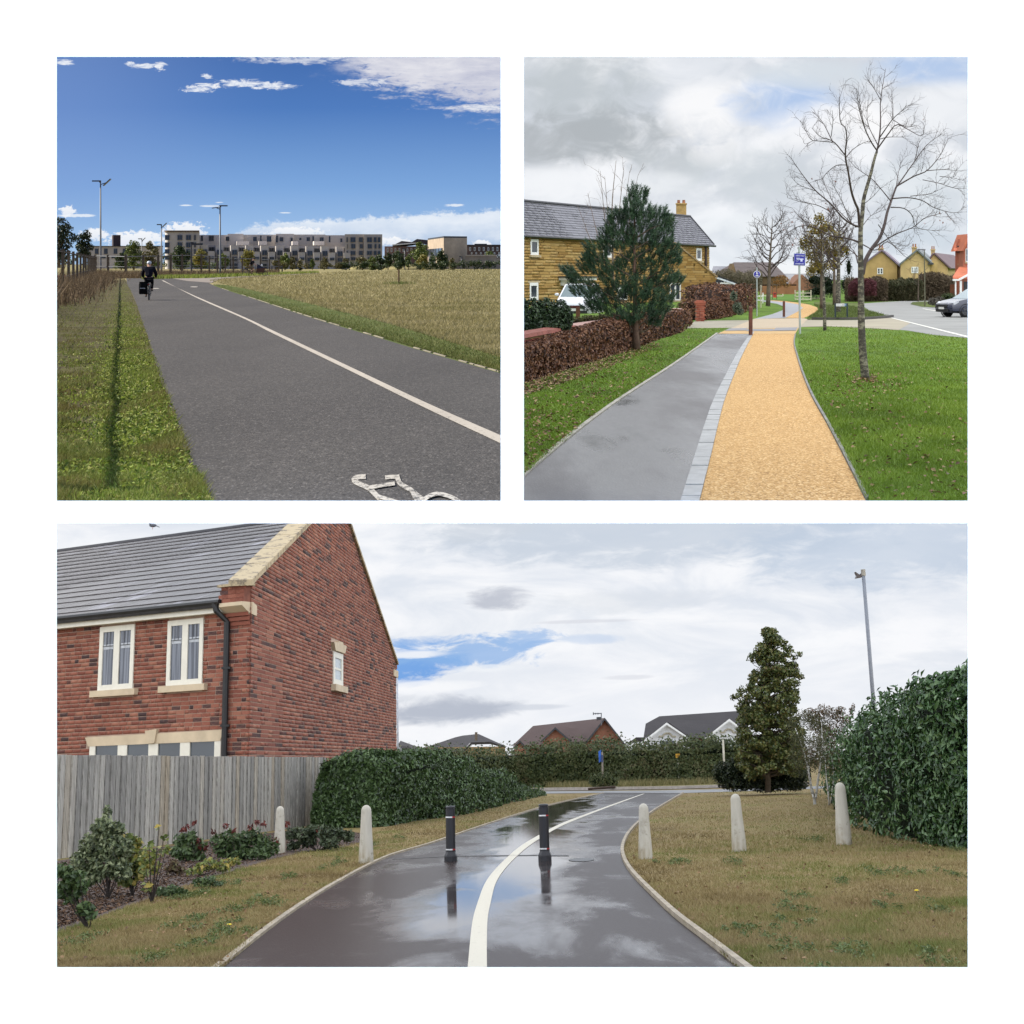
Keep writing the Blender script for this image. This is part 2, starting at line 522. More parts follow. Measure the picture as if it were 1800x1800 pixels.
def sky1(n, px, py, el):
 v = n.comb(px * 0.01, py * 0.01, 0.0)
 h = (462.0 - py)
 base = n.ramp(h.lin(-40, 420), [(0.0, (0.46, 0.62, 0.83)), (0.16, (0.36, 0.55, 0.82)), (0.38, (0.205, 0.385, 0.71)), (0.68, (0.082, 0.205, 0.52)), (1.0, (0.048, 0.128, 0.385))])
 left = px.sm(520, 60) * 0.45
 base = n.mix(left * h.sm(30, 160), base, (0.24, 0.37, 0.70))
 big = n.noise(1.0, 7.0, 0.62, v=n.scale(v, (0.9, 2.0, 1.0)))
 fine = n.noise(2.6, 8.0, 0.66, v=n.scale(v, (1.0, 2.4, 1.0), (3, 1, 0)), dist=0.4)
 wisp = n.noise(1.4, 8.0, 0.7, v=n.scale(v, (0.6, 3.4, 1.0), (9, 4, 0), (0, 0, 0.18)), dist=0.7)
 det = n.noise(9.0, 8.0, 0.68, v=n.scale(v, (1.0, 1.5, 1.0), (5, 2, 0)), dist=0.35)
 det2 = n.noise(5.0, 8.0, 0.72, v=n.scale(v, (0.7, 2.6, 1.0), (1, 8, 0), (0, 0, 0.15)), dist=0.8)
 c = base
 # long bank low over the buildings
 bank = ((py - (384.0 + (px - 600.0) * -0.055 + (px.sm(470, 330)) * 40.0)) * 0.06 + (det - 0.5) * 1.6 + (fine - 0.5) * 2.0 + (big - 0.5) * 1.2).sm(-0.25, 0.45)
 bank = bank * px.sm(300, 420)
 body = n.mix((py - 384.0).lin(6, 52), n.mix(big.lin(0.3, 0.7), (0.66, 0.75, 0.88), (0.88, 0.92, 0.97)), n.mix(big.sm(0.45, 0.62), (0.40, 0.53, 0.74), (0.62, 0.71, 0.85)))
 c = n.mix(bank * 0.93, c, body)
 for cx, cy, rx, ry in ((325, 404, 42, 15), (240, 420, 62, 16), (165, 412, 26, 12), (120, 372, 17, 11), (520, 407, 60, 9), (690, 424, 30, 8), (845, 428, 22, 7)):
  c = n.mix(ell(n, px, py, cx, cy, rx, ry, det, 4.2, 0.6) * 0.95, c, n.mix((py - (cy - ry)).lin(0, ry * 2.2), (0.97, 0.97, 0.98), (0.74, 0.80, 0.90)))
 for cx, cy, rx, ry in ((135, 379, 40, 3), (327, 361, 15, 1.6), (372, 362, 20, 2.4), (385, 356, 8, 1.3), (500, 374, 13, 1.6), (800, 361, 22, 3)):
  c = n.mix(ell(n, px, py, cx, cy, rx, ry, det2, 3.4, 0.9) * 0.75, c, (0.90, 0.93, 0.97))
 # mid wisp and scattered bits
 for cx, cy, rx, ry, a in ((425, 147, 52, 9, 2.6), (480, 151, 42, 8, 2.6), (352, 155, 32, 8, 3.4), (366, 134, 12, 5, 3.0), (282, 117, 13, 8, 3.0), (255, 116, 30, 5, 2.6), (115, 110, 22, 6, 2.4), (228, 112, 10, 4, 3.2)):
  c = n.mix(ell(n, px, py, cx, cy, rx, ry, det2, a * 2.0, 1.0) * 0.95, c, n.mix(det.lin(0.35, 0.65), (0.62, 0.70, 0.85), (0.97, 0.97, 0.98)))
 # large cloud top right
 top = ((py * -1.0 + 185.0 + (px - 760.0) * 0.22) * 0.014 + (fine - 0.5) * 1.5 + (det2 - 0.5) * 1.5 + (wisp - 0.5) * 1.0).sm(-0.1, 0.6) * (px + (big - 0.5) * 260.0).sm(560, 690)
 c = n.mix(top * 0.9, c, n.mix((wisp + big).lin(0.75, 1.25), (0.56, 0.57, 0.68), (0.86, 0.85, 0.88)))
 for cx, cy, rx, ry, a in ((850, 190, 52, 9, 2.2), (640, 145, 60, 8, 3.5), (520, 103, 120, 11, 2.6)):
  c = n.mix(ell(n, px, py, cx, cy, rx, ry, det2, a * 1.6, 1.2) * 0.75, c, (0.84, 0.86, 0.91))
 return c
def sky2(n, px, py, el):
 v = n.comb(px * 0.01, py * 0.01, 0.0)
 big = n.noise(0.9, 6.0, 0.55, v=n.scale(v, (0.8, 1.1, 1.0), (2, 5, 0)), dist=0.5)
 fin = n.noise(1.5, 7.0, 0.6, v=n.scale(v, (1.0, 1.5, 1.0), (7, 1, 0)), dist=0.6)
 c = n.mix(big.sm(0.38, 0.64), (0.66, 0.70, 0.76), (0.92, 0.935, 0.965))
 c = n.mix((py - 300.0).sm(0, 190) * 0.55, c, (0.80, 0.86, 0.92))
 for cx, cy, rx, ry, col, op, amp in (
  (1010, 150, 190, 90, (0.52, 0.565, 0.60), 0.85, 2.0), (1060, 235, 190, 62, (0.44, 0.475, 0.505), 0.95, 2.2), (960, 250, 120, 60, (0.45, 0.48, 0.51), 0.8, 2.0), (1180, 285, 120, 36, (0.52, 0.56, 0.59), 0.7, 2.4),
  (1245, 195, 95, 75, (0.95, 0.955, 0.97), 1.0, 2.0), (1265, 270, 60, 32, (0.95, 0.95, 0.96), 0.8, 2.6), (1230, 120, 110, 40, (0.80, 0.83, 0.88), 0.8, 2.0), (1150, 320, 90, 26, (0.84, 0.87, 0.90), 0.7, 2.4),
  (1390, 185, 130, 62, (0.44, 0.58, 0.83), 1.0, 1.7), (1640, 120, 150, 42, (0.47, 0.60, 0.83), 1.0, 1.6), (1440, 130, 160, 34, (0.68, 0.74, 0.80), 0.75, 2.0),
  (1480, 215, 170, 46, (0.97, 0.97, 0.98), 0.9, 1.9), (1660, 190, 110, 60, (0.90, 0.92, 0.95), 0.85, 1.8), (1390, 250, 80, 30, (0.90, 0.91, 0.94), 0.7, 2.0),
  (960, 320, 110, 34, (0.90, 0.92, 0.95), 0.9, 2.2), (1330, 310, 150, 70, (0.62, 0.67, 0.71), 0.7, 2.2), (1640, 330, 170, 70, (0.66, 0.73, 0.78), 0.6, 2.0), (1620, 420, 120, 40, (0.58, 0.66, 0.74), 0.7, 1.8),
  (1300, 400, 100, 30, (0.86, 0.90, 0.93), 0.6, 2.0), (1400, 478, 90, 26, (0.95, 0.96, 0.97), 0.8, 1.4)):
  c = n.mix(ell(n, px, py, cx, cy, rx, ry, fin, amp, 1.1) * op, c, col)
 return n.vscale(c, el.lin(0.14, 0.6, 1.0, SKY2_ZEN))
SKY2_ZEN = 3.6
def sky3(n, px, py, el):
 v = n.comb(px * 0.01, py * 0.01, 0.0)
 str_ = n.noise(0.8, 7.0, 0.6, v=n.scale(v, (0.45, 1.5, 1.0), (2, 5, 0), (0, 0, 0.12)), dist=0.6)
 fin = n.noise(1.6, 8.0, 0.64, v=n.scale(v, (0.7, 2.2, 1.0), (7, 1, 0), (0, 0, 0.1)), dist=0.5)
 c = n.mix(str_.sm(0.34, 0.66), (0.75, 0.795, 0.87), (0.95, 0.96, 0.985))
 c = n.mix((py - 1060.0).sm(60, 230) * 0.55, c, (0.93, 0.94, 0.97))
 for cx, cy, rx, ry, col, op, amp in (
  (1150, 960, 460, 75, (0.56, 0.63, 0.73), 0.8, 2.2), (1560, 1000, 300, 90, (0.52, 0.61, 0.74), 0.7, 2.2), (860, 945, 90, 30, (0.63, 0.68, 0.75), 0.6, 2.4),
  (890, 1068, 66, 24, (0.50, 0.53, 0.61), 0.85, 2.2), (1100, 1080, 200, 26, (0.70, 0.74, 0.80), 0.5, 2.0), (1040, 1112, 110, 4, (0.66, 0.67, 0.73), 0.5, 1.2),
  (720, 1176, 120, 40, (0.16, 0.37, 0.78), 0.95, 3.4), (830, 1156, 150, 30, (0.26, 0.46, 0.80), 0.8, 5.0), (745, 1140, 90, 14, (0.24, 0.44, 0.80), 0.8, 4.0), (930, 1138, 60, 22, (0.34, 0.52, 0.82), 0.8, 4.5), (1040, 1143, 70, 10, (0.50, 0.63, 0.84), 0.5, 2.6),
  (740, 1158, 70, 8, (0.90, 0.92, 0.96), 0.9, 2.6), (860, 1186, 70, 8, (0.88, 0.91, 0.95), 0.7, 2.4),
  (790, 1252, 140, 30, (0.47, 0.51, 0.60), 0.95, 2.0), (720, 1232, 90, 12, (0.62, 0.66, 0.73), 0.6, 2.2), (940, 1252, 70, 6, (0.62, 0.66, 0.74), 0.7, 1.4), (1100, 1208, 50, 5, (0.70, 0.72, 0.78), 0.6, 2.2),
  (1640, 1190, 80, 14, (0.70, 0.75, 0.83), 0.5, 2.0), (760, 1212, 110, 12, (0.95, 0.96, 0.98), 0.8, 2.0)):
  c = n.mix(ell(n, px, py, cx, cy, rx, ry, fin, amp, 0.9) * op, c, col)
 # the shell glows stronger everywhere off its far wall, added to light the place
 x, y, z_ = n.xyz(n.obj)
 return n.vscale(c, y.lin(330.0, 400.0, SKY3_UNSEEN_GAIN, 1.0))
SKY3_UNSEEN_GAIN = 2.4

def dome(z, m, world_pts_faces, shadow=True):
 """a closed shell given in world coordinates; its own origin is the eye point"""
 vs, fs = world_pts_faces; R = ZONES[z]['R']
 vs = np.array(vs, float) @ R
 me = bpy.data.meshes.new('sky'); me.from_pydata(vs.tolist(), [], fs); me.materials.append(m)
 o = bpy.data.objects.new('sky', me); COL.objects.link(o)
 o.matrix_world = Matrix(R.tolist()).to_4x4(); o['kind'] = 'structure'
 if not shadow: o.visible_shadow = False
 return o
def box_shell(x0, x1, y0, y1, zb0, zb1, zt0, zt1, hole):
 """six sides; near face (y0) has a window; bottoms/tops may slope from y0 to y1"""
 vs = [(x0, y0, zb0), (x1, y0, zb0), (x1, y0, zt0), (x0, y0, zt0), (x0, y1, zb1), (x1, y1, zb1), (x1, y1, zt1), (x0, y1, zt1)]
 fs = [(4, 5, 6, 7), (0, 4, 7, 3), (1, 2, 6, 5), (3, 7, 6, 2)]
 k = y0 / F; m = 6
 hx0, hx1 = max(x0, (hole[0] - m - CX) * k), min(x1, (hole[2] + m - CX) * k)
 hz1, hz0 = min(zt0, -(hole[1] - m - CY) * k), max(zb0, -(hole[3] + m - CY) * k)
 vs += [(hx0, y0, hz0), (hx1, y0, hz0), (hx1, y0, hz1), (hx0, y0, hz1)]
 fs += [(0, 1, 9, 8), (1, 2, 10, 9), (2, 3, 11, 10), (3, 0, 8, 11)]
 return vs, fs
dome(1, sky_mat('blue sky with white clouds', 1, sky1), box_shell(-1500, -0.03, 10.9, 1700, -1.645, -1.645, 900, 900, HOLES[0]), shadow=False)
dome(2, sky_mat('grey broken overcast', 2, sky2), box_shell(0.03, 900, 10.9, 900, -1.645, -12, 600, 600, HOLES[1]))
_k = -0.1515
dome(3, sky_mat('white streaked overcast', 3, sky3), box_shell(-160, 160, 9.75, 430, -12, -160, _k * 9.75, _k * 430, HOLES[2]))

# ------------------------------------------------------------------ ground materials
def grassland(name, cols, patch=0.6, fine=14.0, bs=0.6, stretch=(1, 1, 1)):
 def fn(n):
  v = n.scale(n.obj, stretch)
  a = n.noise(patch, 5.0, 0.65, v=v); b = n.noise(fine, 4.0, 0.7, v=v)
  f = (a * 0.62 + b * 0.38)
  st = [(0.30 + 0.42 * i / (len(cols) - 1), c) for i, c in enumerate(cols)]
  return dict(color=n.ramp(f, st), rough=0.95, bump=b, bs=bs, dist=0.03, spec=0.15)
 return mat(name, fn)
def asphalt(name, c, var=0.22, rough=0.85, grain=52.0, patch=0.35, bs=0.55):
 def fn(n):
  a = n.noise(patch, 4.0, 0.6, v=n.scale(n.obj, (1, 0.25, 1))); g = n.noise(grain, 2.0, 0.7, v=n.scale(n.obj, (1, 0.45, 1)))
  col = n.mix(a.lin(0.3, 0.7), [x * (1 - var) for x in c], [x * (1 + var) for x in c])
  g2 = n.noise(grain * 0.55, 3.0, 0.75, v=n.scale(n.obj, (1, 0.4, 1), (4, 2, 0)))
  col = n.mix((g * 0.5 + g2 * 0.5).sm(0.52, 0.66) * 0.8, col, [min(1, x * 2.9 + 0.015) for x in c])
  col = n.mix((g * 0.5 + g2 * 0.5).sm(0.49, 0.36) * 0.85, col, [x * 0.25 for x in c])
  return dict(color=col, rough=rough, bump=g, bs=bs, dist=0.012, spec=0.3)
 return mat(name, fn)

# ================================================================== ground of place 1: cycle path through a dry field
FIELD = grassland('dry field grass', [(0.10, 0.105, 0.03), (0.175, 0.155, 0.068), (0.24, 0.205, 0.105), (0.155, 0.15, 0.052)], 0.25, 9.0, stretch=(1, 0.3, 1))
def ground1():
 R = np.array(ZONES[1]['R']); mb = MB()
 # a grid so the sheet reaches the far sky
 xs = [-1500, -300, -100, -40, -15, -0.02]; ys = [10.95, 20, 50, 120, 300, 800, 1690]
 vs = [(x, y, 0) for y in ys for x in xs]; k = len(xs)
 mb.add(vs, [(j * k + i, j * k + i + 1, (j + 1) * k + i + 1, (j + 1) * k + i) for j in range(len(ys) - 1) for i in range(k - 1)])
 struct('ground', mb.mesh('ground', FIELD), 1)
ground1()
ASPH1 = asphalt('worn grey asphalt', (0.050, 0.046, 0.043))
P1L = [(222, 489), (224, 500), (232, 515), (241, 537), (250, 565), (262, 600), (278, 655), (300, 720), (326, 795), (358, 870), (385, 930)]
P1R = [(356, 489), (372, 500), (392, 508), (445, 525), (555, 561), (640, 586), (740, 616), (880, 656), (1000, 690), (1150, 735), (1300, 780)]
_l = spline(P1L, 60); _r = spline(P1R, 60)
def strip_rows(z, L, R, n, y0, y1, zz):
 """a strip whose edges are matched row by row"""
 ys = y0 + (y1 - y0) * np.linspace(0, 1, n) ** 1.6
 L = spline(L, 300); R = spline(R, 300)
 lx = np.interp(ys, L[:, 1], L[:, 0]); rx = np.interp(ys, R[:, 1], R[:, 0])
 a = Gn(z, lx, ys, zz); b = Gn(z, rx, ys, zz); mb = MB(); vs = []
 a[:, 0] = np.minimum(a[:, 0], -0.03) if z == 1 else a[:, 0]; b[:, 0] = np.minimum(b[:, 0], -0.03) if z == 1 else b[:, 0]
 for i in range(n): vs += [a[i], b[i]]
 mb.add(vs, [(2 * i, 2 * i + 1, 2 * i + 3, 2 * i + 2) for i in range(n - 1)])
 return mb
struct('cycle_path', strip_rows(1, P1L, P1R, 60, 489.2, 908, 0.02).mesh('cycle_path', ASPH1), 1)
def side_path():
 mb = MB(); mb.sheet(gpoly(1, [(300, 489), (356, 487.4), (420, 484.6), (480, 482.2), (560, 480), (560, 481.2), (480, 484.5), (430, 487.2), (386, 490.6), (372, 497), (330, 494)], 0.03))
 m = plain('pale gravel path', (0.17, 0.145, 0.125), 0.9, 0.2, 0.6)
 struct('side_path', mb.mesh('side_path', m), 1)
side_path()
PAINT = None
def worn_paint(name, c, thr=(0.30, 0.44), under=(0.08, 0.075, 0.07), sc=22.0):
 def fn(n):
  a = n.noise(sc, 5.0, 0.75, v=n.scale(n.obj, (1, 0.5, 1))); b = n.noise(1.3, 3.0, v=n.scale(n.obj, (1, 0.2, 1)))
  col = n.mix(b.lin(0.3, 0.7), [x * 0.86 for x in c], c)
  return dict(color=n.mix(a.sm(*thr), under, col), rough=0.75, spec=0.25)
 return mat(name, fn)
PAINT1 = worn_paint('worn white road paint', (0.37, 0.335, 0.29))
LU = [(284, 493), (345, 521), (430, 557.5), (480, 581), (612, 643), (750, 708), (880, 765), (896, 772)]
LD = [(287.5, 493), (347, 524), (432, 561.5), (480, 586), (612, 650), (750, 718), (880, 779), (896, 787)]
def line1():
 struct('centre_line', ribbon(1, LU, LD, 60, 0.026).mesh('centre_line', PAINT1), 1)
line1()
def stroke(z, pts, wx, wy, zz, mb):
 """a painted stroke on the ground, drawn along photo points"""
 q = spline(pts, max(8, 6 * len(pts))); d = np.gradient(q, axis=0); nrm = np.stack([-d[:, 1], d[:, 0]], -1)
 nrm /= np.maximum(np.linalg.norm(nrm / [[1, 1]], axis=1), 1e-6)[:, None]
 a = q + nrm * [[wx / 2, wy / 2]]; b = q - nrm * [[wx / 2, wy / 2]]
 a = Gn(z, a[:, 0], a[:, 1], zz); b = Gn(z, b[:, 0], b[:, 1], zz); vs = []
 for i in range(len(q)): vs += [a[i], b[i]]
 mb.add(vs, [(2 * i, 2 * i + 1, 2 * i + 3, 2 * i + 2) for i in range(len(q) - 1)])
def bike_mark():
 m = worn_paint('worn white bicycle symbol', (0.37, 0.345, 0.305), (0.38, 0.54))
 mb = MB()
 for i, (pts, w) in enumerate((([(643, 837.5), (630, 838.5), (622, 842), (627, 848), (648, 858), (664, 873), (682, 893), (690, 903)], 9),
       ([(677, 839), (690, 838), (702, 837.5)], 7.5), ([(698, 838), (704, 850), (722, 861), (737, 873), (752, 884), (768, 890)], 8.5),
       ([(648, 857), (672, 853), (694, 849.5)], 7), ([(724, 861), (729, 872), (738, 886), (745, 897)], 8),
       ([(740, 886), (748, 876), (760, 869.5), (772, 868), (786, 871), (800, 877), (812, 886), (820, 897)], 7.5),
       ([(664, 872), (690, 880), (720, 888), (742, 893)], 7))):
  stroke(1, pts, w, w * 0.95, 0.026 + 0.0015 * i, mb)
 struct('bicycle_marking', mb.mesh('bicycle_marking', m), 1)
 mb = MB()
 for x, y, w in ((341, 504.2, 7), (274, 507, 6)):
  mb.sheet([G(1, x + w * math.cos(a), y + 0.8 * math.sin(a), 0.026) for a in np.linspace(0, 6.28, 12, endpoint=False)])
 struct('path_marking', mb.mesh('path_marking', m), 1)
bike_mark()
GREEN1 = grassland('green field edge', [(0.04, 0.05, 0.014), (0.06, 0.08, 0.018), (0.085, 0.10, 0.03), (0.13, 0.12, 0.052)], 0.8, 9.0, stretch=(1, 0.3, 1))
P1G = [(372, 497), (430, 507), (520, 527), (600, 547), (690, 570), (780, 597), (880, 628), (1000, 660)]
struct('field_edge', strip_rows(1, P1R[1:10], P1G, 40, 500.5, 655, 0.008).mesh('field_edge', GREEN1), 1)
SOIL1 = grassland('verge soil', [(0.028, 0.022, 0.012), (0.055, 0.045, 0.022), (0.075, 0.07, 0.028), (0.05, 0.065, 0.018)], 0.9, 10.0, stretch=(1, .4, 1))
mb_ = MB(); mb_.sheet(gpoly(1, [(60, 500), (221, 492), (226, 502), (241, 537), (262, 600), (279, 655), (301, 720), (327, 795), (359, 870), (376, 908), (30, 908)], 0.006)); struct('verge', mb_.mesh('verge', SOIL1), 1)
def edging1():
 L = spline(P1R[1:], 400); mb = MB(); rr = random.Random(3); i = 8
 while i < 330:
  k = rr.randint(2, 9); j = min(i + k, 398)
  if rr.random() < 0.8:
   a = [G(1, *L[t]) for t in range(i, j + 1)]
   for t in range(len(a) - 1):
    p, q = a[t], a[t + 1]
    if max(p.x, q.x) < -0.2: mb.hexa([p, q, q + Vector((0.035, 0, 0)), p + Vector((0.035, 0, 0))] + [v + Vector((0, 0, 0.026)) for v in (p, q, q + Vector((0.035, 0, 0)), p + Vector((0.035, 0, 0)))])
  i = j + rr.randint(1, 2)
 struct('path_edging', mb.mesh('path_edging', plain('pale concrete edging', (0.20, 0.175, 0.135), 0.9, 0.5, 1.5)), 1)
edging1()

# ================================================================== ground of place 2: surfaced cycle track between lawns
LAWN2 = grassland('wet green lawn', [(0.035, 0.048, 0.010), (0.07, 0.12, 0.015), (0.11, 0.185, 0.022), (0.15, 0.21, 0.036)], 0.55, 9.0, stretch=(1, 0.35, 1))
def ground2():
 mb = MB(); xs = [0.02, 15, 60, 900]; ys = [10.95, 20, 60, 200, 890]
 vs = [(x, y, 0) for y in ys for x in xs]; k = len(xs)
 mb.add(vs, [(j * k + i, j * k + i + 1, (j + 1) * k + i + 1, (j + 1) * k + i) for j in range(len(ys) - 1) for i in range(k - 1)])
 struct('lawn', mb.mesh('lawn', LAWN2), 2)
ground2()
def wet(name, c, lo=0.16, hi=0.5, scale=0.5, stretch=0.22, grain=50, bs=0.25, var=0.25):
 def fn(n):
  v = n.scale(n.obj, (1, stretch, 1))
  a = n.noise(scale, 5.0, 0.6, v=v); g = n.noise(grain, 2.0, 0.6, v=n.scale(n.obj, (1, 0.45, 1)))
  col = n.mix(a.lin(0.3, 0.7), [x * (1 - var) for x in c], [x * (1 + var) for x in c])
  col = n.mix(g.sm(0.55, 0.75) * 0.5, col, [x * 2.0 for x in c])
  return dict(color=col, rough=a.lin(0.36, 0.62, lo, hi), bump=g, bs=bs, dist=0.006, spec=0.5)
 return mat(name, fn)
WET2 = wet('damp grey asphalt', (0.078, 0.073, 0.072), 0.14, 0.70, 0.55, bs=0.45, var=0.42)
P2L = [(840, 920), (921, 840), (960, 806), (1010, 764), (1070, 718), (1120, 684), (1180, 645), (1235, 606), (1262, 586), (1280, 576)]
P2K = [(1184, 920), (1197, 880), (1222, 800), (1241, 740), (1256, 700), (1286, 640), (1303, 610), (1317, 590), (1322, 583)]
P2K2 = [(1220, 920), (1230, 880), (1250, 800), (1264, 740), (1275, 700), (1298, 640), (1311, 612), (1322, 591), (1326, 583)]
P2R = [(1548, 920), (1522, 880), (1500, 836), (1478, 793), (1452, 743), (1427, 698), (1410, 657), (1400, 625), (1395, 604), (1397, 588), (1401, 576)]
struct('footpath', strip_rows(2, P2L[::-1], P2K[::-1], 60, 583.5, 918, 0.006).mesh('footpath', WET2), 2)
def gold(n):
 a = n.noise(0.5, 4.0, v=n.scale(n.obj, (1, 0.3, 1))); g = n.voro(75.0, v=n.scale(n.obj, (1, 0.4, 1)), out=1); g2 = n.noise(60.0, 2.0, 0.7, v=n.scale(n.obj, (1, 0.5, 1)))
 gx = n.xyz(g)[0]
 col = n.ramp(gx, [(0.0, (0.22, 0.115, 0.032)), (0.25, (0.36, 0.20, 0.062)), (0.65, (0.47, 0.275, 0.098)), (1.0, (0.62, 0.43, 0.21))])
 col = n.mix(a.lin(0.35, 0.65) * 0.35, col, (0.50, 0.31, 0.125))
 col = n.mix(g2.sm(0.42, 0.25) * 0.7, col, (0.22, 0.12, 0.035))
 return dict(color=col, rough=0.85, bump=g2, bs=0.5, dist=0.008, spec=0.3)
GOLD = mat('golden bound gravel', gold)
struct('cycle_track', strip_rows(2, P2K2[::-1], P2R[::-1], 60, 583.5, 918, 0.006).mesh('cycle_track', GOLD), 2)
# pale kerb setts between footpath and track: each a block of its own
def setts():
 m = plain('pale concrete sett', (0.255, 0.255, 0.25), 0.5, 0.22, 5.0, 0.2)
 root = None; ys = []; y = 905.0
 a = spline(P2K, 500); b = spline(P2K2, 500)
 fa = lambda yy: np.interp(yy, a[::-1, 1], a[::-1, 0]); fb = lambda yy: np.interp(yy, b[::-1, 1], b[::-1, 0])
 Y = 10.95; h = 1.6; first = None
 while Y < 46:
  st = 0.62 * (1 + 0.0 * Y); Y2 = Y + st
  y0 = 487 + F * h / Y; y1 = 487 + F * h / (Y2 - 0.03)
  if y0 < 584: break
  p = [G(2, fa(y0), y0), G(2, fb(y0), y0), G(2, fb(y1), y1), G(2, fa(y1), y1)]
  e = random.uniform(0, 0.006)
  mb = MB(); mb.hexa([v + Vector((0, 0, -0.02)) for v in p] + [v + Vector((0, 0, 0.014 + e)) for v in p])
  me = mb.mesh('kerb_sett', m)
  if first is None:
   first = struct('kerb', me, 2); first['kind'] = 'structure'
  else: obj('kerb_sett', me, first)
  Y = Y2
setts()
def edge2(name, pts, w, hgt, m, z=2, n=80, zz=0.0, dirn=1):
 L = spline(pts, n); mb = MB(); a = [G(z, *q, zz) for q in L]
 for i in range(n - 1):
  p, q = a[i], a[i + 1]; o = Vector((w * dirn, 0, 0))
  mb.hexa([p, q, q + o, p + o] + [v + Vector((0, 0, hgt)) for v in (p, q, q + o, p + o)])
 return struct(name, mb.mesh(name, m), z)
CONC = plain('grey concrete edging', (0.17, 0.165, 0.15), 0.85, 0.3, 3.0)
edge2('path_edging', P2R[1:-1], 0.03, 0.025, CONC)
edge2('path_edging', [(913, 847)] + P2L[1:-1], 0.05, 0.02, plain('pale wet edging', (0.28, 0.26, 0.22), 0.7, 0.3, 3.0), dirn=-1)
# crossing, side road and the path beyond
BUFF = plain('buff block paving', (0.36, 0.285, 0.18), 0.8, 0.2, 0.8, 0.3, 14.0)
def poly(name, pts, m, z, zz, smooth=0):
 mb = MB(); mb.sheet(gpoly(z, pts, zz, smooth)); return struct(name, mb.mesh(name, m), z)
ROAD2 = plain('grey block road', (0.19, 0.187, 0.172), 0.7, 0.16, 0.5, 0.3, 10.0)
poly('road', [(1560, 559), (1530, 547), (1520, 540), (1516, 533.4), (1560, 530.5), (1600, 528.4), (1650, 526.5), (1720, 524), (2200, 520), (2400, 640), (1760, 604), (1701, 594), (1640, 588.5), (1596, 581), (1545, 576.5), (1500, 574.5), (1455, 573), (1405, 574), (1425, 561), (1505, 562.5)], ROAD2, 2, 0.006)
poly('side_road', [(1205, 577), (1222, 564), (1330, 562.5), (1330, 575.8)], plain('buff grey road', (0.25, 0.225, 0.165), 0.8, 0.15, 0.5), 2, 0.006)
poly('side_road', [(1400, 575), (1412, 562), (1428, 562.5), (1470, 563), (1508, 563), (1567, 558.5), (1600, 568), (1580, 580), (1500, 575.5), (1455, 573.6)], plain('buff apron paving', (0.27, 0.235, 0.165), 0.8, 0.15, 0.6, 0.2, 8.0), 2, 0.010)
def tactile(n):
 v = n.voro(5.0, v=n.scale(n.obj, (1, 0.32, 1)), rnd=0.0); d = v.sm(0.32, 0.2)
 a = n.noise(0.6, 3.0)
 return dict(color=n.mix(d * 0.5, n.mix(a, (0.33, 0.26, 0.175), (0.42, 0.33, 0.22)), (0.24, 0.18, 0.115)), rough=0.8, bump=d, bs=0.6, dist=0.02)
poly('crossing', [(1284, 577.2), (1326, 560.2), (1412, 559.2), (1420, 561), (1403, 576.8)], mat('buff crossing blocks', tactile), 2, 0.014)
DG = plain('dark grey tactile strip', (0.14, 0.135, 0.14), 0.55, 0.2, 2.0)
LG = plain('golden threshold strip', (0.43, 0.27, 0.105), 0.8, 0.15, 2.0)
poly('threshold', [(1262, 586.4), (1283, 577), (1404, 576.6), (1397.5, 587)], LG, 2, 0.010)
poly('tactile_strip', [(1274, 581.2), (1282, 577.0), (1314, 576.4), (1311, 580.8)], DG, 2, 0.018)
poly('tactile_strip', [(1314, 578), (1360, 578), (1358, 581.6), (1311, 581.6)], DG, 2, 0.018)
poly('tactile_strip', [(1364, 576), (1402, 575.2), (1399, 580.8), (1358, 581.2)], DG, 2, 0.022)
poly('cycle_track', [(1380, 558.8), (1413, 558.8), (1422.4, 555), (1431, 550), (1438, 545), (1436.5, 540.4), (1422, 535.2), (1402, 532.0), (1380, 529.2), (1352, 527), (1352, 528.4), (1380, 531.2), (1402, 534.7), (1411.6, 541), (1406.6, 545.2), (1395, 551.5)], mat('golden bound gravel', gold), 2, 0.012)
poly('footpath', [(1326, 560.4), (1380.6, 558.8), (1395, 551.5), (1406.6, 545.2), (1411.6, 541), (1402, 534.7), (1380, 531.2), (1352, 528.4), (1338, 527.4), (1335, 528.6), (1350, 531.4), (1366, 534), (1376, 538), (1378, 541.5), (1375, 545.5), (1358, 552)], mat('damp far asphalt', lambda n: dict(color=n.mix(n.noise(0.3), (0.13, 0.13, 0.14), (0.20, 0.20, 0.21)), rough=0.4)), 2, 0.012)
WL2 = plain('white road line', (0.62, 0.60, 0.53), 0.7, 0.15, 1.5)
def wline(name, a, b, w0, w1, z=2, zz=0.014):
 mb = MB(); mb.sheet(gpoly(z, [(a[0], a[1] - w0 / 2), (b[0], b[1] - w1 / 2), (b[0], b[1] + w1 / 2), (a[0], a[1] + w0 / 2)], zz)); struct(name, mb.mesh(name, WL2), z)
wline('road_line', (1567, 558.6), (1712, 594.6), 0.9, 2.4)
wline('road_line', (1622, 542.6), (1674, 551.2), 0.6, 1.1)
VERGE2 = grassland('olive verge grass', [(0.045, 0.055, 0.014), (0.085, 0.11, 0.026), (0.12, 0.145, 0.036)], 0.3, 5.0, stretch=(1, 0.3, 1))
poly('verge', [(1418, 561), (1430, 552), (1440, 545), (1438, 539), (1430, 531), (1470, 531), (1514, 533), (1519, 540), (1530, 547.4), (1545, 553), (1566, 557.6), (1540, 560), (1508, 562), (1470, 562.6), (1430, 562)], VERGE2, 2, 0.018)
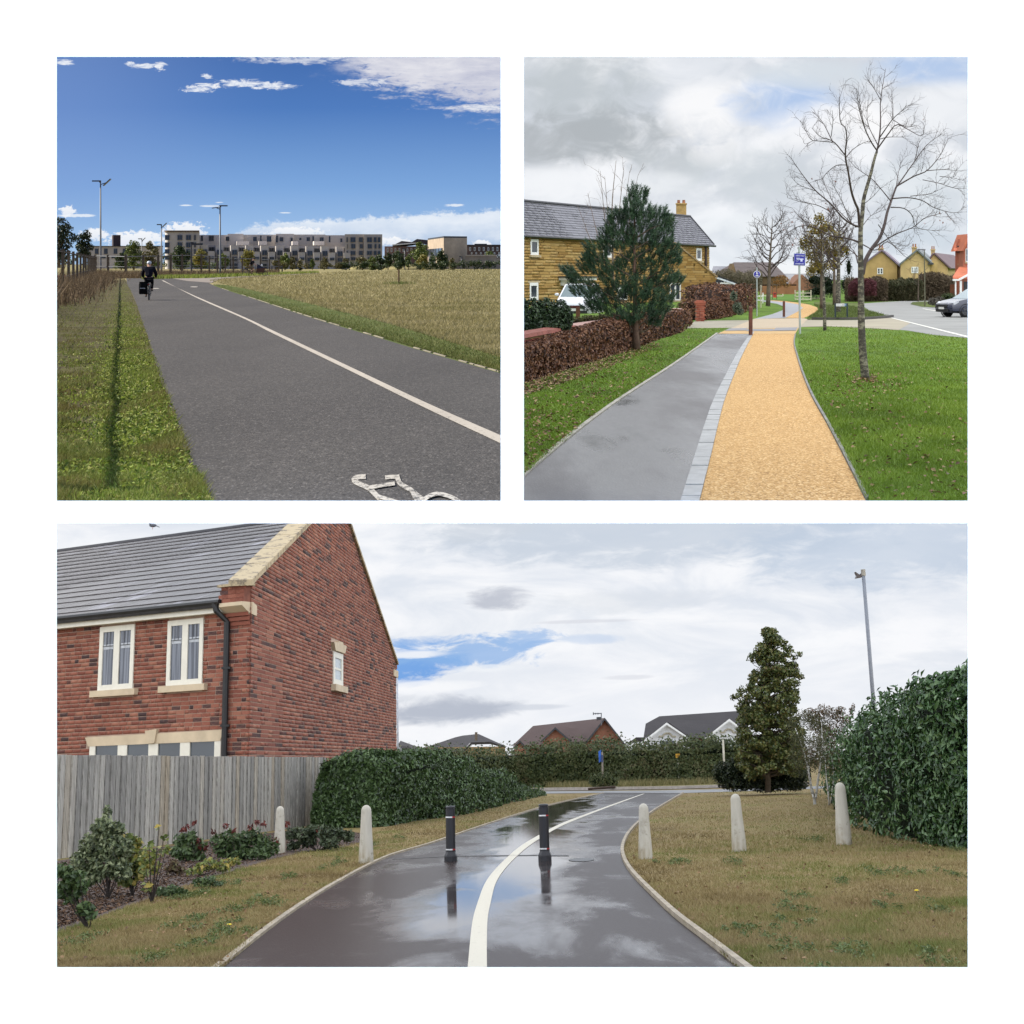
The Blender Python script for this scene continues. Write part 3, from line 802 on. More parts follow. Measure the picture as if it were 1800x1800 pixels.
edge2('verge_kerb', [(1566, 557.8), (1545, 560.2), (1508, 562.2), (1470, 562.8), (1427, 562.4)], 0.12, 0.10, plain('dark kerb stone', (0.07, 0.065, 0.06), 0.8, 0.2), n=24)
poly('verge', [(1600, 534.5), (1604, 531), (1625, 530), (1660, 531), (1690, 533), (1720, 536), (1690, 541), (1650, 540.4), (1620, 538.8)], VERGE2, 2, 0.02)

# ================================================================== ground of place 3: wet path between two lawns
LAWN3 = grassland('brown autumn lawn', [(0.075, 0.050, 0.022), (0.145, 0.105, 0.045), (0.205, 0.150, 0.068), (0.145, 0.130, 0.042), (0.095, 0.115, 0.03)], 0.5, 10.0, stretch=(1, 0.4, 1))
def ground3():
 mb = MB(); xs = [-158, -40, -12, 0, 12, 40, 158]; ys = [11.0, 16, 25, 45, 90, 200, 440]
 vs = [(x, y, 0) for y in ys for x in xs]; k = len(xs)
 mb.add(vs, [(j * k + i, j * k + i + 1, (j + 1) * k + i + 1, (j + 1) * k + i) for j in range(len(ys) - 1) for i in range(k - 1)])
 struct('ground', mb.mesh('ground', LAWN3), 3)
ground3()
P3L = [(330, 1745), (392, 1700), (480, 1630), (560, 1574), (635, 1530), (690, 1504), (760, 1483), (850, 1452), (950, 1420), (1020, 1403), (1062, 1394)]
P3R = [(1352, 1745), (1296, 1700), (1235, 1652), (1184, 1612), (1140, 1570), (1106, 1533), (1092, 1505), (1094, 1482), (1110, 1457), (1142, 1430), (1182, 1405), (1200, 1394.5)]
def wetpath(n):
 x, y, _ = n.xyz(n.obj); v = n.scale(n.obj, (1, 0.34, 1))
 a = n.noise(0.9, 5.0, 0.62, v=v, dist=0.5); b = n.noise(0.28, 3.0, 0.5, v=v); g = n.noise(70.0, 2.0, 0.6, v=n.scale(n.obj, (1, 0.45, 1)))
 r = n.noise(5.0, 4.0, 0.6, v=n.scale(n.obj, (1, 0.12, 1)))
 col = n.mix(b.lin(0.35, 0.65), (0.022, 0.014, 0.013), (0.036, 0.028, 0.027))
 col = n.mix(g.sm(0.58, 0.78) * 0.5, col, (0.12, 0.11, 0.105))
 # standing water: a band along the middle and some pools
 band = (1.0 - ((x + 0.45 - (y - 17.0) * 0.045) / (y * 0.02 + 0.75)).abs()).max(0.0) * y.sm(14, 18)
 pool = ((a - 0.5) * 2.2 + (b - 0.5) * 1.2 + band * 1.0).sm(-0.05, 0.75)
 rough = n.mix(pool, (0.30, 0.30, 0.30), (0.05, 0.05, 0.05))
 return dict(color=col, rough=rough, ior=pool.lin(0, 1, 1.06, 1.30), bump=g * (1.0 - pool * 0.96) + r * 0.06 * (1.0 - pool), bs=0.35, dist=0.006, spec=0.5)
struct('wet_path', ribbon(3, P3L, P3R, 90, 0.006).mesh('wet_path', mat('wet dark asphalt', wetpath)), 3)
L3a = [(816, 1760), (822, 1700), (830, 1623), (841, 1582), (855, 1548), (880, 1518), (913, 1488.6), (947, 1467.8), (985, 1448), (1040, 1427), (1090, 1409), (1131, 1395)]
L3b = [(858, 1760), (856, 1700), (856.5, 1623), (863, 1584), (872, 1551), (891, 1523), (922, 1493), (955, 1470), (991, 1450), (1044, 1428.4), (1093, 1410), (1133.5, 1395)]
def wetpaint(n):
 a = n.noise(26.0, 4.0, 0.7, v=n.scale(n.obj, (1, 0.4, 1))); b = n.noise(0.8, 3.0, v=n.scale(n.obj, (1, 0.2, 1)))
 return dict(color=n.mix(a.sm(0.26, 0.40), (0.22, 0.19, 0.15), n.mix(b, (0.40, 0.365, 0.285), (0.48, 0.44, 0.35))), rough=0.5, spec=0.3)
struct('centre_line', ribbon(3, L3a, L3b, 80, 0.011).mesh('centre_line', mat('wet white paint', wetpaint)), 3)
TAN = plain('tan concrete edging', (0.26, 0.215, 0.155), 0.75, 0.3, 3.0)
edge2('path_edging', P3R, 0.055, 0.05, TAN, 3)
edge2('path_edging', P3L, 0.06, 0.03, TAN, 3, dirn=-1)
# far road across the end of the path
DROAD = wet('dark far road', (0.05, 0.046, 0.046), 0.3, 0.5, 0.4)
poly('road', [(820, 1402), (945, 1395), (1060, 1393.5), (1200, 1394), (1280, 1391.5), (1500, 1384), (1500, 1380), (1280, 1387), (1150, 1389.4), (945, 1391), (820, 1398)], DROAD, 3, 0.014)
edge2('road_kerb', [(820, 1397.2), (945, 1390.4), (1060, 1389), (1180, 1387.4), (1290, 1384.2), (1420, 1380)], 0.05, 0.16, plain('pale kerb', (0.30, 0.27, 0.24), 0.8, 0.2), 3, n=24)
poly('pavement', [(820, 1396.6), (945, 1389.8), (1060, 1388.4), (1180, 1386.8), (1290, 1383.6), (1420, 1379.4), (1420, 1377), (1290, 1380.8), (1180, 1383.6), (1060, 1385.8), (945, 1387.4), (820, 1394)], plain('pale pavement', (0.24, 0.20, 0.17), 0.8, 0.2), 3, 0.03)
poly('verge', [(820, 1394), (945, 1387), (1060, 1385.4), (1180, 1383.2), (1290, 1380.4), (1420, 1376.6), (1420, 1372), (1290, 1374.5), (1180, 1378), (1060, 1380.5), (945, 1382.6), (820, 1389)], grassland('long yellow verge', [(0.10, 0.10, 0.028), (0.19, 0.16, 0.06), (0.13, 0.15, 0.04)], 0.3, 3.0), 3, 0.05)
# ================================================================== shared makers
BARK = plain('grey brown bark', (0.11, 0.085, 0.06), 0.9, 0.35, 6.0, 0.5, 20.0)
STEEL = plain('galvanised steel', (0.13, 0.135, 0.145), 0.5, 0.12, 3.0)
DARKMETAL = plain('dark grey metal', (0.035, 0.036, 0.04), 0.5, 0.2)
BLACK = plain('black plastic', (0.012, 0.012, 0.013), 0.5, 0.2)
GLASS = mat('dark window glass', lambda n: dict(color=n.mix(n.noise(0.4), (0.018, 0.024, 0.03), (0.05, 0.065, 0.08))), rough=0.08, spec=0.7)
WHITE = plain('white paint', (0.74, 0.74, 0.72), 0.5, 0.06)

def crown_mesh(balls, n, size, m, jit=0.8, aspect=0.6, shell=0.45):
 P, N = blobs(n, balls, shell)
 return npmesh('crown', *leaves(P, N, size, aspect, jit)[:2], m, rnd=_lastr(n))
_r = [None]
def _lastr(n):
 return np.repeat(rng.random(n), 4)
def leafy_tree(z, label, px, py, top, w, low, Y, m, n, leaf, group=None, name='tree', nb=9, trunk=None, cone=False, shell=0.4, bark=None, seed=None):
 """trunk foot at photo point (px, py) and depth Y; crown from `low` up to `top`, w wide (photo pixels)"""
 k = Y / F; b = V(z, px, py, Y)
 t = thing(name, label, 'tree', z, b, 0, group)
 H = (py - top) * k; lo = (py - low) * k; W = w * k
 rr = random.Random(seed or int(px * 7 + Y))
 tr = trunk or W * 0.05
 mb = MB(); mb.tube([(0, 0, -0.1), (rr.uniform(-.03, .03) * W, 0, H * 0.35), (rr.uniform(-.05, .05) * W, 0, H * 0.8)], [tr, tr * 0.75, tr * 0.25], 7)
 for i in range(5):
  a = rr.uniform(0, 6.28); z0 = lo + (H - lo) * rr.uniform(0.0, 0.5)
  mb.tube([(0, 0, z0), (math.cos(a) * W * 0.3, math.sin(a) * W * 0.3, z0 + (H - lo) * 0.25)], [tr * 0.5, tr * 0.12], 5)
 part('trunk', mb, bark or BARK, t, True)
 balls = []
 for i in range(nb):
  u = (i + 0.5) / nb; zc = lo + (H - lo) * u
  wid = (1 - u) ** 0.8 if cone else math.sin(math.pi * min(0.95, 0.12 + 0.8 * u)) ** 0.7
  wid = max(0.22, wid)
  for q in range(2 if not cone else 3):
   a = rr.uniform(0, 6.28); r = W * 0.5 * wid * rr.uniform(0.25, 0.62)
   s = W * 0.5 * wid * rr.uniform(0.38, 0.58)
   balls.append((math.cos(a) * r, math.sin(a) * r, zc + rr.uniform(-.04, .04) * H, s, s, s * rr.uniform(0.6, 0.95)))
 obj('crown', crown_mesh(balls, n, leaf * k, m, shell=shell), t, kind='stuff')
 return t

# ------------------------------------------------------------------ people: one continuous skinned body, clothes as children
def skinned(name, J, E, m, parent, sub=1):
 """J: name -> (x, y, z, radius); E: pairs of names. One smooth tapering surface."""
 ks = list(J); me = bpy.data.meshes.new(name)
 me.from_pydata([J[k][:3] for k in ks], [(ks.index(a), ks.index(b)) for a, b in E], [])
 me.materials.append(m); o = obj(name, me, parent)
 o.modifiers.new('skin', 'SKIN')
 for i, k in enumerate(ks):
  r = J[k][3]; sv = me.skin_vertices[0].data[i]
  sv.radius = r if isinstance(r, tuple) else (r, r); sv.use_root = (i == 0)
 s = o.modifiers.new('sub', 'SUBSURF'); s.levels = sub; s.render_levels = sub
 return o
def hand(J, E, wrist, d, side, tag):
 """palm, four unequal bent fingers and a thumb"""
 w = Vector(J[wrist][:3]); d = Vector(d).normalized(); x = d.cross(Vector((0, 0, 1))).normalized(); dn = Vector((0, 0, -1))
 p = w + d * 0.05; J[tag + 'palm'] = (*p, (0.030, 0.016)); E.append((wrist, tag + 'palm'))
 for i, ln in enumerate((0.062, 0.074, 0.068, 0.052)):
  o = x * (i - 1.5) * 0.017
  a = p + d * 0.045 + o; b = a + d * ln * 0.5 + dn * 0.012; c = b + d * ln * 0.2 + dn * ln * 0.45
  for q, (v, r) in enumerate(((a, 0.010), (b, 0.009), (c, 0.0075))):
   J[f'{tag}f{i}{q}'] = (*v, r)
  E += [(tag + 'palm', f'{tag}f{i}0'), (f'{tag}f{i}0', f'{tag}f{i}1'), (f'{tag}f{i}1', f'{tag}f{i}2')]
 a = w + d * 0.03 - x * side * 0.035; b = a + d * 0.035 - x * side * 0.012 + dn * 0.012
 J[tag + 't0'] = (*a, 0.011); J[tag + 't1'] = (*b, 0.009); E += [(wrist, tag + 't0'), (tag + 't0', tag + 't1')]
SKIN = plain('skin', (0.42, 0.25, 0.18), 0.5, 0.08)
NAVY = plain('dark navy cloth', (0.007, 0.008, 0.014), 0.95, 0.3, 8.0, spec=0.1)
def rider(z, label, loc, rz, sc, jacket, legs, knees, top, bare=False):
 """a person riding: seated on a saddle, hands on the bars, facing local +Y"""
 t = thing('person', label, 'person', z, loc, rz, None, sc)
 hy, hz = -0.12, 1.0
 J = {'hip': (0, hy, hz, (0.15, 0.12)), 'waist': (0, 0.0, 1.18, (0.14, 0.10)), 'chest': (0, 0.14, 1.38, (0.17, 0.12)),
   'neck': (0, 0.23, 1.52, 0.058), 'head': (0, 0.29, 1.63, (0.075, 0.085)), 'crown': (0, 0.29, 1.70, (0.078, 0.09)), 'nose': (0, 0.395, 1.625, 0.018)}
 E = [('hip', 'waist'), ('waist', 'chest'), ('chest', 'neck'), ('neck', 'head'), ('head', 'crown'), ('head', 'nose')]
 for s, n_ in ((-1, 'l'), (1, 'r')):
  J[n_ + 'ear'] = (s * 0.088, 0.28, 1.625, 0.014); E.append(('head', n_ + 'ear'))
  J[n_ + 'sh'] = (s * 0.2, 0.19, 1.45, 0.066); J[n_ + 'el'] = (s * 0.30, 0.30, 1.20, 0.046); J[n_ + 'wr'] = (s * 0.28, 0.50, 1.055, 0.03)
  E += [('chest', n_ + 'sh'), (n_ + 'sh', n_ + 'el'), (n_ + 'el', n_ + 'wr')]
  hand(J, E, n_ + 'wr', (0, 1, -0.15), s, n_)
  ky, kz, ay, az = knees[0 if s < 0 else 1]
  J[n_ + 'th'] = (s * 0.10, hy + 0.02, hz - 0.05, 0.098); J[n_ + 'kn'] = (s * 0.13, ky, kz, 0.06); J[n_ + 'an'] = (s * 0.12, ay, az, 0.04); J[n_ + 'to'] = (s * 0.13, ay + 0.17, az - 0.05, 0.034)
  E += [('hip', n_ + 'th'), (n_ + 'th', n_ + 'kn'), (n_ + 'kn', n_ + 'an'), (n_ + 'an', n_ + 'to')]
 skinned('body', J, E, SKIN, t)
 def over(ks, es, dr, nm, m):
  JJ = {k: (*J[k][:3], tuple(q + dr for q in J[k][3]) if isinstance(J[k][3], tuple) else J[k][3] + dr) for k in ks}
  skinned(nm, JJ, es, m, t)
 J['nb'] = (0, 0.20, 1.48, 0.085)
 over(['chest', 'waist', 'hip', 'nb', 'lsh', 'lel', 'rsh', 'rel'] + ([] if bare else ['lwr', 'rwr']), [('chest', 'waist'), ('waist', 'hip'), ('chest', 'nb'), ('chest', 'lsh'), ('lsh', 'lel'), ('chest', 'rsh'), ('rsh', 'rel')] + ([] if bare else [('lel', 'lwr'), ('rel', 'rwr')]), 0.035, 'jacket', jacket)
 over(['hip', 'lth', 'lkn', 'rth', 'rkn'] + ([] if bare else ['lan', 'ran']), [('hip', 'lth'), ('lth', 'lkn'), ('hip', 'rth'), ('rth', 'rkn')] + ([] if bare else [('lkn', 'lan'), ('rkn', 'ran')]), 0.02, 'trousers', legs)
 for n_ in 'lr':
  over([n_ + 'an', n_ + 'to'], [(n_ + 'an', n_ + 'to')], 0.012, 'shoe', BLACK)
 mb = MB(); mb.ball((0, 0.285, 1.70), (0.105, 0.135, 0.095), 14, 8)
 if top == 'helmet':
  h = part('helmet', mb, plain('pale helmet shell', (0.45, 0.49, 0.56), 0.35, 0.1), t, True)
  v = MB()
  for s in (-1, 0, 1): v.box((s * 0.05, 0.29, 1.787 - abs(s) * 0.012), (0.018, 0.16, 0.02))
  part('vent', v, DARKMETAL, h)
 else:
  part('hair', mb, plain('dark hair', (0.03, 0.022, 0.016), 0.7, 0.3), t, True)
 return t
def bicycle(z, label, loc, rz, sc, frame, cargo=False):
 t = thing('bicycle', label, 'bicycle', z, loc, rz, None, sc)
 fy = 1.35 if cargo else 0.55; fr = 0.25 if cargo else 0.34
 for y, r in ((-0.5, 0.34), (fy, fr)):
  w = MB(); w.torus((0, y, r), r - 0.02, 0.02, 28, 6, 'X'); w = part('wheel', w, BLACK, t, True)
  s = MB(); s.torus((0, y, r), r - 0.045, 0.012, 28, 5, 'X'); s.tube([(-0.05, y, r), (0.05, y, r)], 0.025, 8)
  for k in range(14):
   a = k * math.pi / 7; s.tube([(0.0, y, r), (0, y + math.cos(a) * (r - 0.05), r + math.sin(a) * (r - 0.05))], 0.003, 3, False)
  part('rim', s, STEEL, w)
 f = MB(); bb = (0, -0.05, 0.30); st = (0, -0.20, 0.88); hd = (0, 0.40, 0.86); hb = (0, 0.44, 0.68)
 for a, b in ((bb, st), (bb, hb), (st, hd), (hd, hb)): f.tube([a, b], 0.018, 8)
 for s in (-1, 1):
  f.tube([(s * 0.05, -0.5, 0.34), (s * 0.03, bb[1], bb[2])], 0.011, 6); f.tube([(s * 0.05, -0.5, 0.34), (s * 0.015, st[1], st[2] - 0.06)], 0.010, 6)
  if not cargo: f.tube([(s * 0.05, fy, fr), (s * 0.04, 0.47, 0.70), (0, 0.44, 0.70)], 0.012, 6)
 if cargo:
  f.tube([(0, 0.44, 0.68), (0, 0.5, 0.3), (0, 1.1, 0.24), (0, 1.28, 0.45)], 0.03, 8)
  for s in (-1, 1): f.tube([(s * 0.05, fy, fr), (s * 0.05, 1.28, 0.5)], 0.014, 6)
 part('frame', f, frame, t, True)
 h = MB(); h.tube([hd, (0, 0.42, 1.02)], 0.016, 8); h.tube([(-0.30, 0.50, 1.035), (-0.12, 0.45, 1.03), (0.12, 0.45, 1.03), (0.30, 0.50, 1.035)], 0.013, 6); part('handlebar', h, DARKMETAL, t, True)
 s = MB(); s.hexa([(-0.09, -0.36, 0.93), (0.09, -0.36, 0.93), (0.025, -0.05, 0.94), (-0.025, -0.05, 0.94), (-0.08, -0.36, 0.985), (0.08, -0.36, 0.985), (0.018, -0.05, 0.965), (-0.018, -0.05, 0.965)]); s.tube([st, (0, -0.215, 0.94)], 0.014, 6); part('saddle', s, BLACK, t)
 c = MB(); c.torus((0.06, -0.05, 0.30), 0.095, 0.008, 20, 4, 'X'); c.tube([(-0.08, -0.05, 0.30), (0.08, -0.05, 0.30)], 0.02, 6)
 c.tube([(0.09, -0.05, 0.3), (0.09, 0.06, 0.43)], 0.011, 5); c.tube([(-0.09, -0.05, 0.3), (-0.09, -0.16, 0.17)], 0.011, 5)
 c.box((0.14, 0.06, 0.43), (0.09, 0.08, 0.02)); c.box((-0.14, -0.16, 0.17), (0.09, 0.08, 0.02)); part('crank', c, DARKMETAL, t)
 r = MB(); r.box((0, -0.50, 0.76), (0.13, 0.36, 0.015))
 for s in (-1, 1): r.tube([(s * 0.06, -0.5, 0.34), (s * 0.06, -0.45, 0.76)], 0.006, 5)
 part('rack', r, STEEL, t)
 g = MB(); g.torus((0, -0.5, 0.34), 0.375, 0.022, 24, 5, 'X');
 g = MB(); g.tube([(0, -0.5 + 0.375 * math.cos(a), 0.34 + 0.375 * math.sin(a)) for a in np.linspace(0.3, 2.9, 14)], 0.022, 5); part('mudguard', g, BLACK, t, True)
 if not cargo:
  l = MB(); l.box((0, -0.72, 0.74), (0.07, 0.03, 0.05)); part('tail_light', l, plain('red reflector', (0.25, 0.01, 0.01), 0.3), t)
 return t

# the near cyclist, seen from behind
_b = G(1, 262, 528)
_rz = math.radians(11)
bicycle(1, 'dark bicycle ridden along the grey path by the helmeted cyclist', _b, _rz, 1.0, plain('silver grey frame', (0.25, 0.25, 0.26), 0.4, 0.1, metal=0.4))
rider(1, 'cyclist from behind in dark jacket and pale helmet on the grey path', _b + Vector((0, 0, 0.0)), _rz, 1.0, NAVY, plain('black cycling trousers', (0.006, 0.006, 0.008), 0.95, 0.3, spec=0.1), ((0.16, 0.62, -0.12, 0.24), (0.30, 0.82, 0.04, 0.50)), 'helmet')
_m = _mw(1, _b, _rz)
def bag(label, x, y, zc, d, m):
 mb = MB(); prof = [(0.0, -d[2] / 2), (0.42, -d[2] / 2), (0.5, -d[2] * 0.42), (0.5, d[2] * 0.36), (0.40, d[2] / 2), (0.0, d[2] / 2)]
 vs = [];
 for r_, zz in prof[1:5]:
  for k in range(12):
   a = 2 * math.pi * k / 12; c, s = math.cos(a), math.sin(a)
   vs.append((np.sign(c) * abs(c) ** 0.5 * r_ * d[0], np.sign(s) * abs(s) ** 0.5 * r_ * d[1], zz))
 mb.add(vs, [(i * 12 + k, i * 12 + (k + 1) % 12, (i + 1) * 12 + (k + 1) % 12, (i + 1) * 12 + k) for i in range(3) for k in range(12)] + [tuple(range(12)), tuple(range(36, 48))])
 o = thing('pannier_bag', label, 'bag', 1, Vector(_b) + Matrix.Rotation(_rz, 3, 'Z') @ Vector((x, y, zc)), _rz)
 part('bag_body', mb, m, o, True)
 f = MB(); f.box((0, 0, d[2] / 2 + 0.005), (d[0] * 0.9, d[1] * 0.9, 0.03)); part('flap', f, m, o)
 s_ = MB(); s_.box((0, -d[1] / 2 - 0.008, 0.0), (d[0] * 0.7, 0.012, 0.03)); part('reflective_strip', s_, plain('reflective strip', (0.5, 0.5, 0.5), 0.3), o)
bag('bulky black pannier bag hung on the rear rack of the bicycle', -0.26, -0.50, 0.56, (0.34, 0.40, 0.54), plain('black pannier cloth', (0.006, 0.006, 0.007), 0.95, 0.3, spec=0.1))
# the far rider on a cargo bike
_c = G(1, 448, 485.6); _cs = 1.32; _cz = math.radians(-84)
cb = bicycle(1, 'cargo bike with a brown front box crossing behind the dry field', _c + Vector((-0.5, 0, 0)), _cz, _cs, plain('dark frame paint', (0.02, 0.02, 0.025), 0.5, 0.1), True)
bx = MB(); bx.hexa([(-0.26, 0.58, 0.34), (0.26, 0.58, 0.34), (0.26, 1.2, 0.34), (-0.26, 1.2, 0.34), (-0.32, 0.52, 0.72), (0.32, 0.52, 0.72), (0.32, 1.42, 0.80), (-0.32, 1.42, 0.80)])
part('cargo_box', bx, plain('brown cargo box', (0.075, 0.032, 0.02), 0.6, 0.3), cb)
cv = MB(); cv.hexa([(-0.30, 0.56, 0.72), (0.30, 0.56, 0.72), (0.30, 1.36, 0.78), (-0.30, 1.36, 0.78), (-0.22, 0.60, 1.16), (0.22, 0.60, 1.16), (0.22, 0.78, 1.10), (-0.22, 0.78, 1.10)])
part('rain_cover', cv, plain('navy cover', (0.012, 0.014, 0.035), 0.6, 0.2), cb)
wb_ = MB(); wb_.ball((0.0, 1.02, 1.02), (0.30, 0.10, 0.13), 10, 6); part('white_cushion', wb_, WHITE, cb, True)
rider(1, 'rider in dark top and light shorts on the cargo bike', _c + Vector((-0.5, 0, 0)), _cz, _cs, NAVY, plain('khaki shorts', (0.16, 0.13, 0.08), 0.85, 0.2), ((0.20, 0.68, 0.0, 0.26), (0.28, 0.80, 0.04, 0.48)), 'hair', True)

# ------------------------------------------------------------------ lamp posts
def solar_lamp(label, px, base, top, Y, r, head, panel, group='solar lamp posts beside the cycle path'):
 k = Y / F; b = V(1, px, base, Y); H = (base - top) * k
 t = thing('street_lamp', label, 'street lamp', 1, b, 0, group)
 mb = MB(); mb.tube([(0, 0, -0.2), (0, 0, H * 0.12), (0, 0, H)], [r * 1.5, r * 1.5, r * 0.9], 10); part('pole', mb, STEEL, t, True)
 m2 = MB(); m2.box((head[0] * k, 0, H + 0.02), (head[1] * k, 0.3, 0.10 + 0.7 * k)); m2.box((head[0] * k * 0.2, 0, H - 0.05), (0.1, 0.12, 0.25)); part('lamp_head', m2, DARKMETAL, t)
 m3 = MB(); a = math.atan2(panel[3] - panel[1], panel[2] - panel[0]); cx_ = (panel[0] + panel[2]) / 2 * k; cz_ = (panel[1] + panel[3]) / 2 * k
 m3.box((cx_, 0, H + cz_), (math.hypot(panel[2] - panel[0], panel[3] - panel[1]) * k, 0.6, 0.06 + 0.2 * k), 0, 0, -a); m3.tube([(0, 0, H - 6 * k), (cx_ * 0.8, 0, H + cz_ - 0.05)], 0.05, 5)
 part('solar_panel', m3, plain('dark solar panel', (0.02, 0.022, 0.035), 0.3, 0.1), t)
solar_lamp('tall grey lamp post at far left with tilted solar panel', 177, 489, 318.5, 196, 0.085, (-7, 15), (5, -8, 18, 4))
solar_lamp('grey lamp post standing on the grass bend where the side path begins', 387, 485, 362, 204, 0.09, (6, 14), (-14, -4, -1, -2))
solar_lamp('thin distant lamp post just left of the curved corner block', 284, 480, 395, 262, 0.09, (-4, 8), (2, -4, 9, 3))
solar_lamp('faint far lamp post above the slender green trees', 249.5, 474, 420, 380, 0.08, (-3, 7), (1, -3, 6, 2))
solar_lamp('lamp post among the trees before the brown brick hall', 711.6, 474, 437, 385, 0.10, (-2, 5), (1, -2, 4, 1))
solar_lamp('lamp post before the low wall right of the stone cube building', 811, 472, 451, 410, 0.09, (-2, 4), (1, -2, 3, 1))
def dark_post():
 Y = 200; k = Y / F; b = V(1, 336.5, 487.5, Y); H = 60 * k
 t = thing('signal_post', 'slim black post with a short arm at the path bend', 'post', 1, b)
 mb = MB(); mb.tube([(0, 0, -0.1), (0, 0, H)], 0.10, 8); part('pole', mb, DARKMETAL, t)
 m2 = MB(); m2.box((10 * k, 0, H - 0.12), (20 * k, 0.3, 0.22)); m2.box((2 * k, 0, H + 0.05), (5 * k, 0.3, 0.2)); part('arm', m2, DARKMETAL, t)
dark_post()

# ------------------------------------------------------------------ the site fence: posts, top rail, wire
def site_fence():
 wood = plain('weathered fence post', (0.115, 0.088, 0.062), 0.9, 0.3, 3.0)
 line = []; Y = 12.0
 while Y < 190:
  line.append(Vector((-7.8 - 0.246 * (Y - 20), Y, 0))); Y += 5.0 if Y < 60 else 9.0
 t = thing('mesh_fence', 'wire mesh fence on timber posts along the left verge', 'fence', 1, line[0])
 o0 = line[0]; pm = MB(); pm.box((0, 0, 1.15), (0.13, 0.13, 2.5)); pm = pm.mesh('post', wood)
 w = MB(); r = MB()
 for i, p in enumerate(line):
  obj('post', pm, t, p - o0)
  if i + 1 < len(line):
   a, b = p - o0, line[i + 1] - o0
   r.tube([a + Vector((0, 0, 2.25)), b + Vector((0, 0, 2.25))], 0.035, 5)
   for hgt in (0.5, 1.0, 1.5): w.tube([a + Vector((0, 0, hgt)), b + Vector((0, 0, hgt))], 0.006, 3, False)
 part('top_rail', r, wood, t); part('wire_mesh', w, STEEL, t)
 pts = [(168, 487), (190, 487.5), (221, 488), (252, 487.5), (278, 487), (300, 486.6), (320, 486), (354, 485.4), (368, 485), (382, 484.4), (396, 484), (410, 483.6), (426, 483), (442, 482.4), (458, 481.9), (474, 481.4), (490, 481)]
 g = [G(1, *p) for p in pts]
 t = thing('mesh_fence', 'wire mesh fence crossing behind the bend of the path', 'fence', 1, g[0]); o0 = g[0]
 w = MB(); r = MB()
 for i, p in enumerate(g):
  H = (38 if i < 8 else 34 - (i - 8) * 1.2) * p.y / F; q = MB(); q.box((0, 0, H / 2), (0.26 if i < 7 else 0.2, 0.2, H + 0.2)); part('post', q, wood, t, loc=p - o0)
  if i + 1 < len(g):
   H2 = (38 if i + 1 < 8 else 34 - (i - 7) * 1.2) * g[i + 1].y / F
   for u, rad in ((0.97, 0.05), (0.75, 0.012), (0.5, 0.03), (0.25, 0.012)):
    (r if u > .9 else w).tube([p - o0 + Vector((0, 0, H * u)), g[i + 1] - o0 + Vector((0, 0, H2 * u))], rad, 4, False)
 part('top_rail', r, STEEL, t); part('wire_mesh', w, STEEL, t)
site_fence()
# red and white plastic barriers, a grey sheet lying against them
def barrier(label, px0, px1, top, base, Y, n):
 k = Y / F; b = V(1, px0, base, Y); W = (px1 - px0) * k; H = (base - top) * k
 t = thing('traffic_barrier', label, 'barrier', 1, b, 0, 'red and white plastic barriers')
 red = plain('red plastic', (0.42, 0.05, 0.04), 0.5, 0.15);
 for i in range(n):
  a = i / n * W; c = W / n; mb = MB(); s = 0.3 * c
  mb.hexa([(a, 0, 0), (a + c, 0, 0), (a + c, 0.4, 0), (a, 0.4, 0), (a - s, 0.1, H), (a + c - s, 0.1, H), (a + c - s, 0.3, H), (a - s, 0.3, H)])
  part('segment', mb, red if i % 2 else WHITE, t)
barrier('red and white barrier behind the first fence posts at far left', 92, 124, 484, 497, 150, 5)
barrier('long red and white barrier behind the fence left of the cyclist', 194, 252, 480, 486.5, 208, 11)
def sheet_():
 b = V(1, 230, 493, 175); k = 175 / F
 t = thing('metal_ramp', 'pale grey metal ramp sheet tilted beside the path end', 'ramp', 1, b)
 mb = MB(); mb.hexa([(0, 0, 0), (13 * k, -1, 0), (24 * k, 3, 5 * k), (12 * k, 4, 5 * k), (0, 0, 0.12), (13 * k, -1, 0.12), (24 * k, 3, 5 * k + .12), (12 * k, 4, 5 * k + .12)]); part('ramp_plate', mb, plain('pale sheet metal', (0.42, 0.46, 0.50), 0.4, 0.1), t)
 m2 = MB(); m2.hexa([(9 * k, 4, 3 * k), (26 * k, 4, 3 * k), (26 * k, 6, 3 * k), (9 * k, 6, 3 * k), (7 * k, 4, 10 * k), (26 * k, 4, 10 * k), (26 * k, 6, 10 * k), (7 * k, 6, 10 * k)]); part('ramp_box', m2, plain('grey ramp body', (0.09, 0.10, 0.12), 0.5, 0.2), t)
sheet_()

# ------------------------------------------------------------------ buildings across the field
BEIGE = plain('pale beige brick', (0.43, 0.40, 0.37), 0.9, 0.14, 0.25)
BEIGE2 = plain('light sandstone render', (0.56, 0.51, 0.46), 0.9, 0.1, 0.25)
BROWN1 = plain('plum brown brick', (0.105, 0.070, 0.062), 0.9, 0.2, 0.3)
def pbox(mb, z, o, p0, p1, top, base, Y, D, skew=None):
 """a block whose front spans photo columns p0..p1 at depth Y and runs D metres back"""
 a, b = V(z, p0, base, Y) - o, V(z, p1, base, Y) - o; h0 = (base - top) * Y / F
 if skew is None: skew = (p0 + p1 - 1800) / 2 / F
 d = Vector((skew * D, D, 0)); u = Vector((0, 0, h0)); b.z = a.z
 return mb.hexa([a, b, b + d, a + d, a + u, b + u, b + d + u, a + d + u])
FRAME1 = plain('grey window frame', (0.10, 0.10, 0.105), 0.5)
